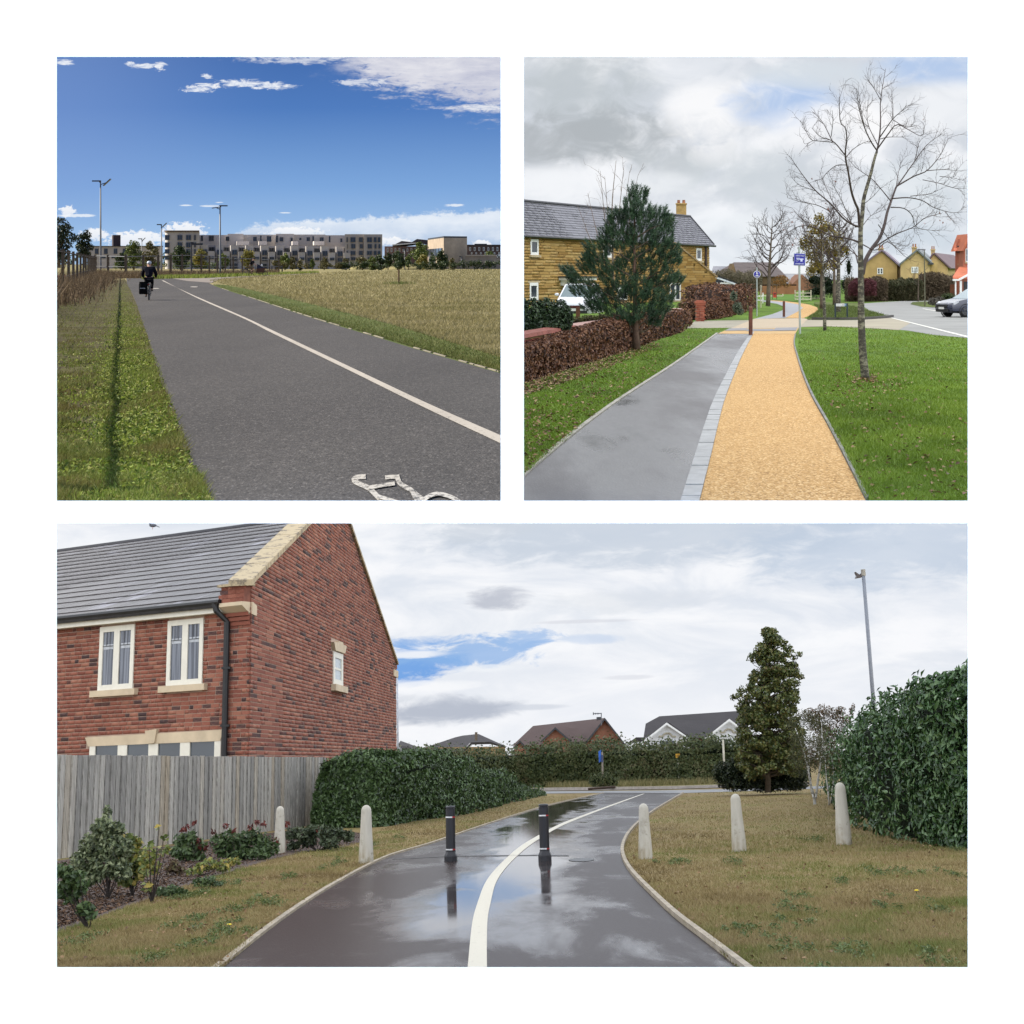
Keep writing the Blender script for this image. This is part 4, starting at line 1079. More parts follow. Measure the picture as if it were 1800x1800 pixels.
def pwin(t, z, o, p0, p1, top, base, Y, mul=1, fm=None, proud=0.12):
 a, b = V(z, p0, base, Y) - o, V(z, p1, base, Y) - o; h = (base - top) * Y / F; W = b.x - a.x
 f = MB(); w = max(0.10, 0.09 * W)
 f.box((a.x + W / 2, a.y, a.z + h - w / 2), (W, proud * 2, w)); f.box((a.x + W / 2, a.y, a.z + w / 2), (W, proud * 2, w))
 for i in range(mul + 2):
  q = a.x + w / 2 + (W - w) * i / (mul + 1); f.box((q, a.y, a.z + h / 2), (w, proud * 1.9, h - 2 * w))
 wo_ = part('window', f, fm or FRAME1, t)
 g = MB(); g.box((a.x + W / 2, a.y, a.z + h / 2), (W - w, proud, h - w)); part('pane', g, GLASS, wo_)
def block_a():
 Y = 470; o = V(1, 156, 473, Y); t = thing('apartment_block', 'low beige block with a dark chimney stack behind the left fence', 'building', 1, o)
 mb = MB(); pbox(mb, 1, o, 156.5, 286, 433, 476, Y, 25, -0.22); part('wall', mb, BEIGE, t)
 c = MB(); pbox(c, 1, o, 199, 212, 413, 434, Y + 6, 8, -0.3); part('chimney', c, plain('dark brick stack', (0.045, 0.032, 0.035), 0.9), t)
 r = MB(); pbox(r, 1, o, 155.5, 287, 432.2, 433.4, Y - 0.4, 26, -0.3); part('roof', r, DARKMETAL, t)
 for x in (167, 183, 200, 216): pwin(t, 1, o, x, x + 6.5, 437, 446.5, Y)
 for x in (162, 178, 196, 214): pwin(t, 1, o, x, x + 8, 450, 454, Y)
block_a()
def block_b():
 Y = 433; o = V(1, 284, 474, Y); t = thing('apartment_block', 'long beige terrace of stepped flats with a curved left corner', 'building', 1, o)
 # curved corner tower
 mb = MB(); pts = []; k = Y / F
 for i in range(9):
  a = math.pi * (1.0 - i / 16.0); pts.append((V(1, 298 + 14 * math.cos(a), 474, Y) - o) + Vector((0, 10 - 12 * math.sin(a), 0)))
 pts += [V(1, 351, 474, Y - 2) - o, (V(1, 351, 474, Y - 2) - o) + Vector((-6, 24, 0)), pts[0] + Vector((-2, 22, 0))]
 for p in pts: p.z = 0
 mb.prism(pts, (0, 0, (474 - 408) * k)); part('corner_tower', mb, BEIGE, t)
 c = MB(); pts2 = [Vector((p.x * 1.01 - 0.1, p.y - 0.4, 0)) for p in pts]
 c.prism([p + Vector((0, 0, (474 - 408) * k + 0.01)) for p in pts2], (0, 0, 0.4)); part('parapet', c, plain('dark brown coping', (0.12, 0.085, 0.06), 0.9), t)
 for y0, y1 in ((413, 422), (426, 435), (438, 446), (450, 457)):
  for x, w in ((290, 8), (312, 8.5), (327, 9), (341, 3.5)):
   pwin(t, 1, o, x, x + w, y0, y1, Y - 2.2, 1)
 for x0, x1, y0, dy in ((350, 401, 413, 0), (400, 428, 411, -1), (427, 486, 412.5, .6), (485, 517, 411, -1), (516, 572, 412.2, .4), (571, 607, 413.4, 1)):
  u = MB(); pbox(u, 1, o, x0, x1, y0, 474, Y + 22 + dy, 16); part('upper_storey', u, BEIGE2, t)
 for x, w, y0, y1 in ((353, 4, 414, 424), (367, 9, 414, 424), (397, 6, 416, 423.5), (445, 6.5, 416, 424), (457, 3, 414, 425), (469, 8, 415, 425), (485, 3.5, 414, 426), (492, 6, 417, 424), (511, 3.5, 418, 425), (526, 4, 418, 422), (539, 6, 417, 424), (549, 3, 415, 426), (562, 7, 417, 426), (578, 3, 415, 426), (598, 4, 419, 426)):
  pwin(t, 1, o, x, x + w, y0, y1, Y + 20.8, 1 if w > 5 else 0)
 for x, w in ((416, 22), (455, 14), (514, 10), (552, 18)):
  pl = MB(); pbox(pl, 1, o, x, x + w, 424, 431, Y + 15, 5, -0.19); part('roof_pavilion', pl, BEIGE2, t)
 # stepped front bays
 x = 351.0; i = 0
 while x < 612:
  w = 26.5; s = MB(); sk = (x - 900) / F - 0.025; yt = 430.5 + 0.012 * (x - 351)
  pbox(s, 1, o, x + 1.5, x + 15, yt, 474, Y + (i % 2) * 0.6, 14, sk); pbox(s, 1, o, x + 15, x + w, yt + 11.0, 474, Y - 1.5, 12, sk)
  pbox(s, 1, o, x + 15, x + w, yt + 0.6, yt + 11.2, Y + 7, 8, sk)
  part('bay', s, BEIGE, t)
  pwin(t, 1, o, x + 4, x + 13, yt + 8, yt + 17, Y - 0.2, 1); pwin(t, 1, o, x + 4, x + 12.5, yt + 20, yt + 27, Y - 0.2, 1)
  pwin(t, 1, o, x + 16.5, x + 25, yt + 4, yt + 10.5, Y + 6.8, 1); pwin(t, 1, o, x + 17, x + 25, yt + 20, yt + 25, Y - 1.7, 1)
  pwin(t, 1, o, x + 5, x + 12, yt + 32, yt + 40, Y - 0.2, 0)
  x += w; i += 1
 e = MB(); pbox(e, 1, o, 606, 640, 411.6, 474, Y - 1, 22, -0.105); pbox(e, 1, o, 640, 672, 411.8, 474, Y - 3, 24, -0.10); part('end_tower', e, plain('warm beige brick', (0.39, 0.35, 0.31), 0.9, 0.14, 0.25), t)
 for j, (y0, y1) in enumerate(((417, 426), (429, 437), (441, 448.5), (452, 458))):
  for x, w in ((609, 2.5), (616, 9), (631, 7), (645, 9), (657, 5), (664, 5)):
   pwin(t, 1, o, x + (j % 2) * 1.2, x + w, y0, y1, (Y - 1.2) if x < 639 else (Y - 3.2), 1 if w > 5 else 0)
block_b()
def block_c():
 Y = 520; o = V(1, 676, 472, Y); t = thing('brick_hall', 'plum brick hall with a folded dark roof behind the trees', 'building', 1, o); k = Y / F
 mb = MB(); pbox(mb, 1, o, 676, 734, 433, 474, Y, 25); pbox(mb, 1, o, 732, 753, 430, 474, Y - 2, 27); part('wall', mb, plain('plum hall brick', (0.175, 0.11, 0.10), 0.9, 0.15, 0.3), t)
 r = MB(); f = lambda x, y: V(1, x, y, Y - 1) - o
 r.prism([f(690, 431.5), f(706, 423.5), f(724, 425.5), f(733, 420), f(752, 422), f(752, 430), f(732, 426.5), f(716, 430), f(690, 433)], (0, 28, 0)); part('roof', r, plain('dark folded roof', (0.05, 0.04, 0.04), 0.8), t)
 w = MB(); w.prism([f(690, 429.6), f(731, 426.6), f(731, 428.0), f(690, 431.4)], (0, -0.5, 0)); part('fascia', w, WHITE, t)
 for x in range(680, 732, 7):
  pwin(t, 1, o, x, x + 2.4, 436, 443, Y - 0.3, 0, WHITE); pwin(t, 1, o, x + 2, x + 4.4, 446, 452, Y - 0.3, 0, WHITE)
block_c()
def block_d():
 Y = 430; o = V(1, 752, 474, Y); t = thing('stone_building', 'plain sandstone cube building with a dark window band', 'building', 1, o)
 mb = MB(); q = lambda x, y, yy: V(1, x, y, yy) - o
 a, b, c = q(752, 474, 470), q(780, 474, Y), q(821, 474, Y + 4); up = lambda p, x, top, yy: Vector((p.x, p.y, (V(1, x, top, yy) - o).z))
 a.z = b.z = c.z = 0; d = c + Vector((-8, 45, 0)); hs = (V(1, 780, 418, Y) - o).z
 mb.hexa([a, b, c, d] + [Vector((p.x, p.y, hs)) for p in (a, b, c, d)]); part('wall', mb, plain('layered sandstone', (0.34, 0.27, 0.20), 0.9, 0.22, 0.5), t)
 r = MB(); e = 0.5; r.hexa([Vector((p.x, p.y, hs + 0.02)) for p in (a, b, c, d)] + [Vector((p.x, p.y, hs + 0.45)) for p in (a, b, c, d)]); part('parapet', r, DARKMETAL, t)
 N = Vector((b - a).cross(Vector((0, 0, 1)))).normalized(); U = (b - a).normalized(); L = (b - a).length
 w = MB(); w.pan(a, U, N, L * 0.04, L * 0.94, hs * 0.42, hs * 0.68, -0.5, 0.25); w2 = part('window_band', w, GLASS, t)
 f = MB()
 for i in range(6): f.pan(a, U, N, L * (0.05 + 0.175 * i), L * (0.05 + 0.175 * i) + 0.25, hs * 0.42, hs * 0.68, 0.2, 0.35)
 part('mullion', f, FRAME1, w2)
 lw = MB(); pbox(lw, 1, o, 753, 766, 449, 474, 424, 4); part('entrance_wall', lw, BEIGE2, t)
block_d()
def block_e():
 Y = 500; o = V(1, 822, 472, Y); t = thing('brick_building', 'dark brown flat roofed block at the right edge of the field', 'building', 1, o)
 mb = MB(); pbox(mb, 1, o, 821, 897, 431, 474, Y, 20); part('wall', mb, BROWN1, t)
 r = MB(); pbox(r, 1, o, 820.5, 897, 430, 431.4, Y - 0.5, 21); pbox(r, 1, o, 834, 856, 428.4, 430.2, Y + 4, 8); part('roof', r, DARKMETAL, t)
 for x in range(825, 896, 8): pwin(t, 1, o, x, x + 2.8, 434.5, 441, Y - 0.3, 0, WHITE); pwin(t, 1, o, x + 3, x + 5.4, 443.5, 446.8, Y - 0.3, 0, WHITE)
 o2 = V(1, 822, 473, 428); t2 = thing('stone_wall', 'low pale stone wall below the dark brown block', 'wall', 1, o2)
 mb = MB(); pbox(mb, 1, o2, 818, 897, 449, 474, 428, 3); part('wall_face', mb, plain('pale stone wall', (0.24, 0.205, 0.18), 0.9, 0.2, 0.5), t2)
 m2 = MB(); pbox(m2, 1, o2, 818, 897, 448.2, 449.1, 427.6, 4); part('coping', m2, BEIGE2, t2)
 for x in (843, 862): pwin(t2, 1, o2, x, x + 3, 459, 463, 427.9, 0)
block_e()
def van_far():
 b = V(1, 873, 452.5, 420); k = 420 / F; t = thing('white_van', 'white van top just visible above the stone wall', 'van', 1, b)
 mb = MB(); prof = [(0, 0), (8 * k, 0), (8 * k, 5.2 * k), (1.6 * k, 5.2 * k), (0.2 * k, 3 * k)]
 mb.prism([(x, 0, z_) for x, z_ in prof], (0, 1.9, 0)); part('van_body', mb, WHITE, t)
 w = MB(); w.prism([(0.6 * k, -0.02, 3 * k), (3 * k, -0.02, 3 * k), (3 * k, -0.02, 4.8 * k), (1.8 * k, -0.02, 4.8 * k)], (0, -0.05, 0)); part('side_window', w, GLASS, t)
 for x in (1.6, 6.4):
  q = MB(); q.torus((x * k, 0, 0.1), 0.28, 0.1, 14, 5, 'Y'); part('wheel', q, BLACK, t)
van_far()
# grassy mounds
for px, w, top, Y in ((632, 42, 466.5, 405), (722, 108, 465, 400)):
 c = V(1, px, 474, Y); k = Y / F; mb = MB(); mb.ball((c.x, c.y + 4, 0), (w / 2 * k, 8, (474.3 - top) * k), 24, 10); struct('mound', mb.mesh('mound', FIELD, True), 1)

# ------------------------------------------------------------------ trees across the field
LG1 = leafmat('fresh green leaves', [(0.04, 0.065, 0.012), (0.10, 0.14, 0.025), (0.17, 0.19, 0.04)])
LD1 = leafmat('deep green leaves', [(0.014, 0.028, 0.010), (0.035, 0.058, 0.016), (0.07, 0.10, 0.025)])
LY1 = leafmat('yellowing leaves', [(0.08, 0.085, 0.014), (0.20, 0.18, 0.03), (0.28, 0.22, 0.04)])
LO1 = leafmat('olive brown leaves', [(0.05, 0.05, 0.016), (0.11, 0.10, 0.03), (0.15, 0.12, 0.04)])
LK1 = leafmat('near black green leaves', [(0.006, 0.014, 0.007), (0.016, 0.028, 0.011), (0.035, 0.05, 0.018)])
GT = 'small trees between the field and the flats'
for lab, px, top, w, low, Y, m, n, lf in (
 ('slender light green tree, first of the trees right of the dark stack', 235, 424, 27, 464, 330, LG1, 700, 3.0), ('olive tree directly behind the helmeted cyclist', 266, 428, 29, 466, 325, LO1, 700, 3.0),
 ('dark green rounded tree right of the thin distant lamp post', 318, 435, 32, 466, 320, LD1, 700, 3.2), ('dark bushy tree low between the two left trees', 213, 446, 20, 468, 335, LD1, 350, 3.0),
 ('bright yellow green tree right of the slim black post', 354, 440, 26, 462, 330, LY1, 500, 3.0), ('small green tree beside the bend lamp post', 392, 447, 19, 467, 330, LG1, 350, 3.0),
 ('yellow round tree right behind the cargo bike rider', 435, 442, 25, 463, 320, LY1, 500, 3.0), ('tiny reddish yellow tree ahead of the cargo bike', 486, 456, 15, 469, 330, LO1, 200, 2.6),
 ('light green tree standing before the stepped flats on a thin trunk', 501, 448, 19, 468, 350, LG1, 400, 3.0), ('thin leaning yellow green tree beside a paler one', 514, 452, 12, 468, 352, LO1, 220, 2.6),
 ('wispy brown tree with a dark clump at its foot', 528, 456, 10, 472, 350, LO1, 180, 2.4), ('small lone light tree before the flats', 549, 457, 9, 467, 355, LG1, 160, 2.4),
 ('thin olive tree between the lone light tree and the hill', 570, 453, 11, 468, 355, LO1, 180, 2.4), ('pale sparse tree at the end tower of the flats', 608, 453, 12, 467, 360, LO1, 160, 2.4),
 ('sparse brownish tree left of the mounds', 637, 453, 22, 466, 365, LO1, 320, 2.8), ('green bushy tree between the two mounds', 655, 452, 16, 472, 372, LG1, 350, 2.8), ('darker taller tree between the two mounds', 668, 448, 18, 471, 374, LD1, 380, 2.8),
 ('dark tree left of the plum brick hall', 682, 446, 14, 466, 380, LD1, 320, 2.8), ('broad dark tree in front of the plum brick hall', 699, 444, 26, 467, 378, LD1, 520, 3.0), ('light leafy tree by the hall lamp post', 718, 449, 12, 466, 376, LG1, 260, 2.6),
 ('tall green tree reaching above the hall roofline', 738, 426, 28, 465, 384, LG1, 750, 3.0), ('yellow tree on a bare trunk before the tall green one', 743, 450, 17, 468, 366, LY1, 320, 2.8), ('dark narrow tree at the corner of the stone cube', 760, 445, 10, 466, 395, LD1, 220, 2.6),
 ('dark dense tree covering the foot of the stone cube', 776, 443, 23, 470, 372, LD1, 600, 3.0), ('low olive bush tree right of the dark dense tree', 796, 456, 16, 471, 380, LO1, 260, 2.8), ('small green tree above the low stone wall', 861, 443, 16, 458, 470, LG1, 220, 2.6)):
 leafy_tree(1, lab, px, 474, top - 1, w * 1.3, low + 4, Y, m, int(n * 2.8), lf * 1.1, GT)
leafy_tree(1, 'large near black tree cut by the left edge of the field scene', 104, 470, 381, 62, 455, 300, LK1, 2600, 4.2, 'dark mature trees at far left', nb=12)
leafy_tree(1, 'dark rounded tree right of the large near black one', 148, 470, 407, 38, 452, 310, LK1, 1500, 4.0, 'dark mature trees at far left', nb=11)
def far_woods():
 P = [];
 for i in range(46):
  x = rng.uniform(-1400, -140); P.append((x, 1250 + rng.uniform(-50, 50), 3, rng.uniform(16, 30), 12, rng.uniform(6, 11)))
 p, nn = blobs(5000, P, 0.5); v, f, r = leaves(p, nn, 4.0); me = npmesh('far_woods', v, f, LD1, r); struct('far_woods', me, 1, kind='stuff')
far_woods()

# ------------------------------------------------------------------ stake, rail, weeds, grass
def stake():
 b = G(1, 701, 500); k = b.y / F; t = thing('timber_stake', 'lone brown timber stake in the dry field', 'stake', 1, b)
 mb = MB(); mb.box((0, 0, 12.5 * k), (2.6 * k, 2.6 * k, 27 * k), 0.3); part('post', mb, plain('brown stake timber', (0.12, 0.075, 0.04), 0.9, 0.25, 3.0), t)
 n = 260; P = rng.normal(size=(n, 3)) * [0.55, 1.2, 0]; P[:, 2] = 0
 obj('grass_tuft', npmesh('tuft', *blades(P, 0.30, 0.05)[:2], LG1, np.repeat(rng.random(n), 3)), t, kind='stuff')
stake()
def low_rail():
 p = [G(1, x, 478.5) for x in (478, 484, 490, 496)]; t = thing('timber_rail', 'low dark rail right of the cargo bike', 'rail', 1, p[0])
 mb = MB()
 for q in p: mb.box(q - p[0] + Vector((0, 0, 0.55)), (0.22, 0.22, 1.3))
 part('post', mb, DARKMETAL, t); m = MB(); m.tube([Vector((0, 0, 1.0)), p[-1] - p[0] + Vector((0, 0, 1.0))], 0.1, 5); part('rail', m, DARKMETAL, t)
low_rail()
GR1 = leafmat('sunny verge grass', [(0.05, 0.075, 0.012), (0.12, 0.17, 0.022), (0.21, 0.27, 0.04), (0.30, 0.29, 0.10)], 0.6, 0.35, 0.25)
GR1B = leafmat('dry verge grass', [(0.07, 0.055, 0.022), (0.15, 0.13, 0.04), (0.13, 0.16, 0.03), (0.27, 0.23, 0.11)], 0.7, 0.3, 0.2, patch=0.9)
WEED = leafmat('brown dead stems', [(0.06, 0.042, 0.026), (0.13, 0.09, 0.055), (0.20, 0.15, 0.09)], 0.8, 0.2, 0.2)
STRAW = leafmat('straw coloured field grass', [(0.11, 0.115, 0.034), (0.21, 0.185, 0.08), (0.28, 0.24, 0.125), (0.40, 0.35, 0.21)], 0.8, 0.25, 0.2, patch=0.3)
def stuff(name, z, parts_, m):
 Vt = []; Fc = []; R = []; o = 0
 for v, f, r in parts_:
  Vt.append(v); Fc.append(f + o); R.append(r); o += len(v)
 struct(name, npmesh(name, np.concatenate(Vt), np.concatenate(Fc), m, np.concatenate(R)), z, kind='stuff')
VL = [(92, 496), (222, 492), (226, 502), (238, 530), (252, 570), (264, 605), (281, 655), (303, 720), (330, 795), (362, 870), (380, 905), (60, 905), (92, 600)]
VS = [(214, 500), (226, 500), (240, 535), (254, 573), (266, 605), (283, 655), (306, 722), (334, 797), (364, 868), (384, 908), (262, 908), (238, 820), (222, 720), (214, 640), (210, 560)]
def verge1():
 p = scatter(1, VL, 62000); p = p[vnoise(p * [1, 0.4, 1], 2.6, 61) + .25 * rng.random(len(p)) > .46]; a = blades(p, 0.075 * (0.3 + 1.2 * vnoise(p * [1, 0.4, 1], 2.2, 15)), 0.012, 1.3, rnd=np.clip(vnoise(p * [1, 0.4, 1], 1.2, 5) * 0.6 + rng.random(len(p)) * 0.4, 0, 1))
 stuff('dry_grass', 1, [a], GR1B)
 p = scatter(1, VS, 80000); p = p[vnoise(p * [1, 0.4, 1], 3.0, 62) + .3 * rng.random(len(p)) > .42]; k = vnoise(p * [1, 0.35, 1], 1.5, 3); b = blades(p, 0.03 + 0.10 * k * k, 0.016, 1.1)
 p[:, 0] -= np.abs(rng.normal(size=len(p))) * 0.25; b = blades(p, 0.025 + 0.07 * k * k, 0.015, 1.2)
 q = scatter(1, VS, 16000); q = q[vnoise(q * [1, 0.4, 1], 2.0, 44) > 0.46]; q[:, 0] -= np.abs(rng.normal(size=len(q))) * 0.3; q[:, 2] = rng.uniform(0.02, 0.09, len(q)); l = leaves(q, np.tile([0.0, -0.2, 1.0], (len(q), 1)), 0.045, 0.5, 0.8)
 q2 = scatter(1, VL, 9000); q2 = q2[vnoise(q2 * [1, 0.4, 1], 1.6, 21) > 0.5]; q2[:, 2] = rng.uniform(0.02, 0.06, len(q2)); l2 = leaves(q2, np.tile([0.0, -0.2, 1.0], (len(q2), 1)), 0.045, 0.5, 0.8)
 stuff('grass', 1, [b, l, l2], GR1)
 # tall dead weeds at the fence foot
 n = 8000; Y = 62 + 133 * rng.random(n) ** 0.9; X = -7.6 - 0.246 * (Y - 20) + rng.normal(size=n) * 0.6 * (Y / 60) ** 0.7
 Y[:700] = 12 + 50 * rng.random(700); X[:700] = -7.9 - 0.246 * (Y[:700] - 20) + rng.normal(size=700) * .3  # these near stems, out of view, are added to throw shadows on the verge
 p = np.stack([X, Y, np.zeros(n)], -1); h = 0.55 + 0.8 * vnoise(p * [0.3, 0.3, 1], 1.0, 8); h[:700] = 1.2 + 1.3 * vnoise(p[:700], .9, 4); w_ = np.full(n, .035); w_[:700] = .09; w1 = blades(p, h, w_, 0.8)
 m_ = 9000; g = [(170, 489), (250, 489.5), (300, 488), (360, 486.5), (490, 482.5), (490, 480), (360, 483), (250, 486), (170, 486)]
 p2 = scatter(1, g, m_); w2 = blades(p2, 0.5 + 0.6 * vnoise(p2, 0.2, 2), 0.06, 0.7)
 q3 = np.concatenate([p + [0, 0, 0.4], p2 + [0, 0, 0.35]])[::2]; q3[:, 2] += rng.uniform(-.2, .35, len(q3)); l3 = leaves(q3, rng.normal(size=q3.shape), 0.12, 0.4)
 stuff('dead_weeds', 1, [w1, w2, l3], WEED)
 gm = [(250, 491.5), (300, 490), (360, 489.4), (420, 486.6), (560, 480.6), (560, 478.8), (420, 483), (340, 486), (250, 489)]
 p3 = scatter(1, gm, 9000); stuff('green_margin_grass', 1, [blades(p3, 0.42, 0.09, 0.7)], GR1)
verge1()
FD = [(366, 494), (395, 489), (480, 483), (600, 478), (897, 473), (897, 634), (780, 599), (690, 572), (600, 549), (520, 529), (430, 508)]
def field1():
 p = scatter(1, FD, 75000); p = p[p[:, 0] < -0.1]
 stuff('field_grass', 1, [blades(p, 0.06 + 0.0009 * p[:, 1], 0.010 + 0.00028 * p[:, 1], 1.5)], STRAW)
 e = spline(P1R[1:9], 400); k = rng.integers(0, 340, 26000); off = np.abs(rng.normal(size=26000)) ** 1.3
 px = e[k, 0] + 3 + off * (6 + 0.10 * (e[k, 1] - 490)) * 1.2; py = e[k, 1] - off * (1 + 0.10 * (e[k, 1] - 490))
 p = Gn(1, px, np.maximum(py, 480), 0.0); p = p[p[:, 0] < -0.1]
 stuff('green_edge_grass', 1, [blades(p, 0.06, 0.014, 1.2)], leafmat('green field edge grass', [(0.05, 0.065, 0.014), (0.085, 0.105, 0.022), (0.13, 0.15, 0.042), (0.18, 0.165, 0.07)], 0.7, 0.25, 0.2))
field1()
# ================================================================== makers for walls, roofs, hedges, bare trees
Z3 = Vector((0, 0, 1))
class Panel:
 """a flat wall or roof face: O origin, U along it, W up it, N out of it"""
 def __init__(s, z, O, U, N, W=Z3): s.z = z; s.O = Vector(O); s.U = Vector(U).normalized(); s.N = Vector(N).normalized(); s.W = Vector(W).normalized()
 def q(s, px, py):
  p = PL(s.z, px, py, s.O, s.N) - s.O
  # solve in the (U, W) basis, which need not be square
  a, b, c = s.U.dot(s.U), s.U.dot(s.W), s.W.dot(s.W); e, f = p.dot(s.U), p.dot(s.W); det = a * c - b * b
  return ((e * c - f * b) / det, (f * a - e * b) / det)
 def at(s, u, w, d=0.0): return s.O + s.U * u + s.W * w + s.N * d
 def box(s, mb, u0, u1, w0, w1, d0, d1, rel):
  q = lambda u, w, d: s.at(u, w, d) - rel
  return mb.hexa([q(u0, w0, d1), q(u1, w0, d1), q(u1, w0, d0), q(u0, w0, d0), q(u0, w1, d1), q(u1, w1, d1), q(u1, w1, d0), q(u0, w1, d0)])
 def poly(s, mb, pts, d0, d1, rel):
  return mb.prism([s.at(u, w, d0) - rel for u, w in pts], s.N * (d1 - d0))
def clip_poly_span(poly, w):
 """where a horizontal line at height w crosses an outline: first and last u"""
 xs = []
 for i in range(len(poly)):
  (u0, w0), (u1, w1) = poly[i], poly[(i + 1) % len(poly)]
  if (w0 > w) != (w1 > w): xs.append(u0 + (u1 - u0) * (w - w0) / (w1 - w0))
 return (min(xs), max(xs)) if len(xs) >= 2 else None
def pieces(name, pn, rel, parent, outline, pitch, length, gap, thick, m, holes=(), limit=300, tilt=0.0, seed=1, near=None, d0=0.0, wild=0.12, ends=0.3, lift=0.0):
 """courses of bricks, stones, slates or tiles laid on a face: up to `limit` single pieces, the rest joined"""
 rr = random.Random(seed); items = []
 w0 = min(p[1] for p in outline); w1 = max(p[1] for p in outline); k = 0; w = w0
 while w < w1:
  a = w + gap / 2; b = w + pitch - gap / 2; sp = clip_poly_span(outline, (a + b) / 2)
  if sp:
   u = sp[0] - (0.5 * length if k % 2 else 0) - rr.uniform(0, 0.12) * length
   while u < sp[1]:
    ln = length * (0.5 if rr.random() < ends * 0.3 else 1.0) * rr.uniform(1 - wild, 1 + wild); c, d = u + gap / 2, u + ln - gap / 2
    c2, d2 = max(c, sp[0]), min(d, sp[1]); u += ln
    if d2 - c2 < 0.15 * length: continue
    segs = [(c2, d2)]
    for h in holes:
     if h[2] < b and h[3] > a:
      n_ = []
      for s0, s1 in segs:
       if h[1] <= s0 or h[0] >= s1: n_.append((s0, s1)); continue
       if h[0] > s0: n_.append((s0, h[0]))
       if h[1] < s1: n_.append((h[1], s1))
      segs = n_
    for s0, s1 in segs:
     if s1 - s0 > 0.06 * length: items.append((s0, s1, a, b, rr.random(), rr.uniform(0.75, 1.15), abs((s1 - s0) - (length - gap)) < 0.14 * length))
  w += pitch; k += 1
 nu = near or (0, 0)
 order = sorted(range(len(items)), key=lambda i: (not items[i][6], (items[i][0] - nu[0]) ** 2 + (items[i][2] - nu[1]) ** 2))
 single_ = set(order[:limit]) if limit else set()
 up = pn.W + pn.N * tilt   # a tilted piece stands proud at its foot
 def corners(s0, s1, a, b, t, rel_):
  f = lambda u, w, d: pn.at(u, w, d0 + d) - rel_
  tt = thick * t
  return [f(s0, a, tt + tilt * (b - a)), f(s1, a, tt + tilt * (b - a)), f(s1, a, lift), f(s0, a, lift), f(s0, b, tt), f(s1, b, tt), f(s1, b, 0), f(s0, b, 0)]
 FS = [(0, 1, 5, 4), (1, 2, 6, 5), (3, 0, 4, 7), (4, 5, 6, 7), (3, 2, 1, 0), (2, 3, 7, 6)]
 var = []
 for v in range(10):
  c = length / 2 - gap / 2; mb = MB(); mb.add(corners(-c, c, -pitch / 2 + gap / 2, pitch / 2 - gap / 2, 0.8 + 0.035 * v, pn.O), FS)
  me = mb.mesh(name, m); at = me.attributes.new('rnd', 'FLOAT', 'POINT'); at.data.foreach_set('value', np.full(8, (v * 0.37 + 0.05) % 1.0, np.float32)); var.append(me)
 Vt = []; Fc = []; R = []; o = 0
 for i, (s0, s1, a, b, r, t, full) in enumerate(items):
  if i in single_:
   obj(name, var[int(r * 10) % 10], parent, pn.at((s0 + s1) / 2, (a + b) / 2) - rel)
  else:
   Vt += [tuple(x) for x in corners(s0, s1, a, b, t, rel)]; Fc += [tuple(x + o for x in f) for f in (FS if lift else FS[:5])]; R += [r] * 8; o += 8
 if Vt:
  me = npmesh(name + '_field', np.array(Vt), np.array(Fc), m, np.array(R)); obj(name + '_courses', me, parent, kind='stuff')
def window(pn, rel, parent, px0, px1, py0, py1, lights=2, frame=None, fw=0.07, sill=None, bars=0, head=None, rec=0.0, glass=None, label=None):
 """a framed window between photo points on a face; returns its hole"""
 u0, w1 = pn.q(px0, py0); u1, w0 = pn.q(px1, py1); u0, u1 = min(u0, u1), max(u0, u1); f = MB(); fm = frame or WHITE
 w_ = fw * (u1 - u0); h_ = fw * 1.1 * min(u1 - u0, w1 - w0)
 pn.box(f, u0, u1, w0, w0 + h_, rec - 0.02, rec + 0.05, rel); pn.box(f, u0, u1, w1 - h_, w1, rec - 0.02, rec + 0.05, rel)
 for i in range(lights + 1):
  k = 1.6 if 0 < i < lights else 1.0; c = u0 + (u1 - u0 - w_) * i / lights + w_ / 2
  pn.box(f, c - w_ * k / 2, c + w_ * k / 2, w0 + h_, w1 - h_, rec - 0.02, rec + 0.048, rel)
 for i in range(bars):
  c = w0 + (w1 - w0) * (i + 1) / (bars + 1); pn.box(f, u0 + w_, u1 - w_, c - h_ * 0.2, c + h_ * 0.2, rec - 0.02, rec + 0.03, rel)
 wobj = part('window', f, fm, parent, label=label)
 g = MB(); pn.box(g, u0 + w_ * 0.5, u1 - w_ * 0.5, w0 + h_ * 0.5, w1 - h_ * 0.5, rec - 0.02, rec + 0.012, rel); part('pane', g, glass or GLASS, wobj)
 if sill:
  s = MB(); e = 0.14 * (u1 - u0); pn.box(s, u0 - e, u1 + e, w0 - sill[0], w0, 0.0, sill[1], rel); part('sill', s, sill[2], wobj)
 return (u0, u1, w0 - (sill[0] if sill else 0), w1)
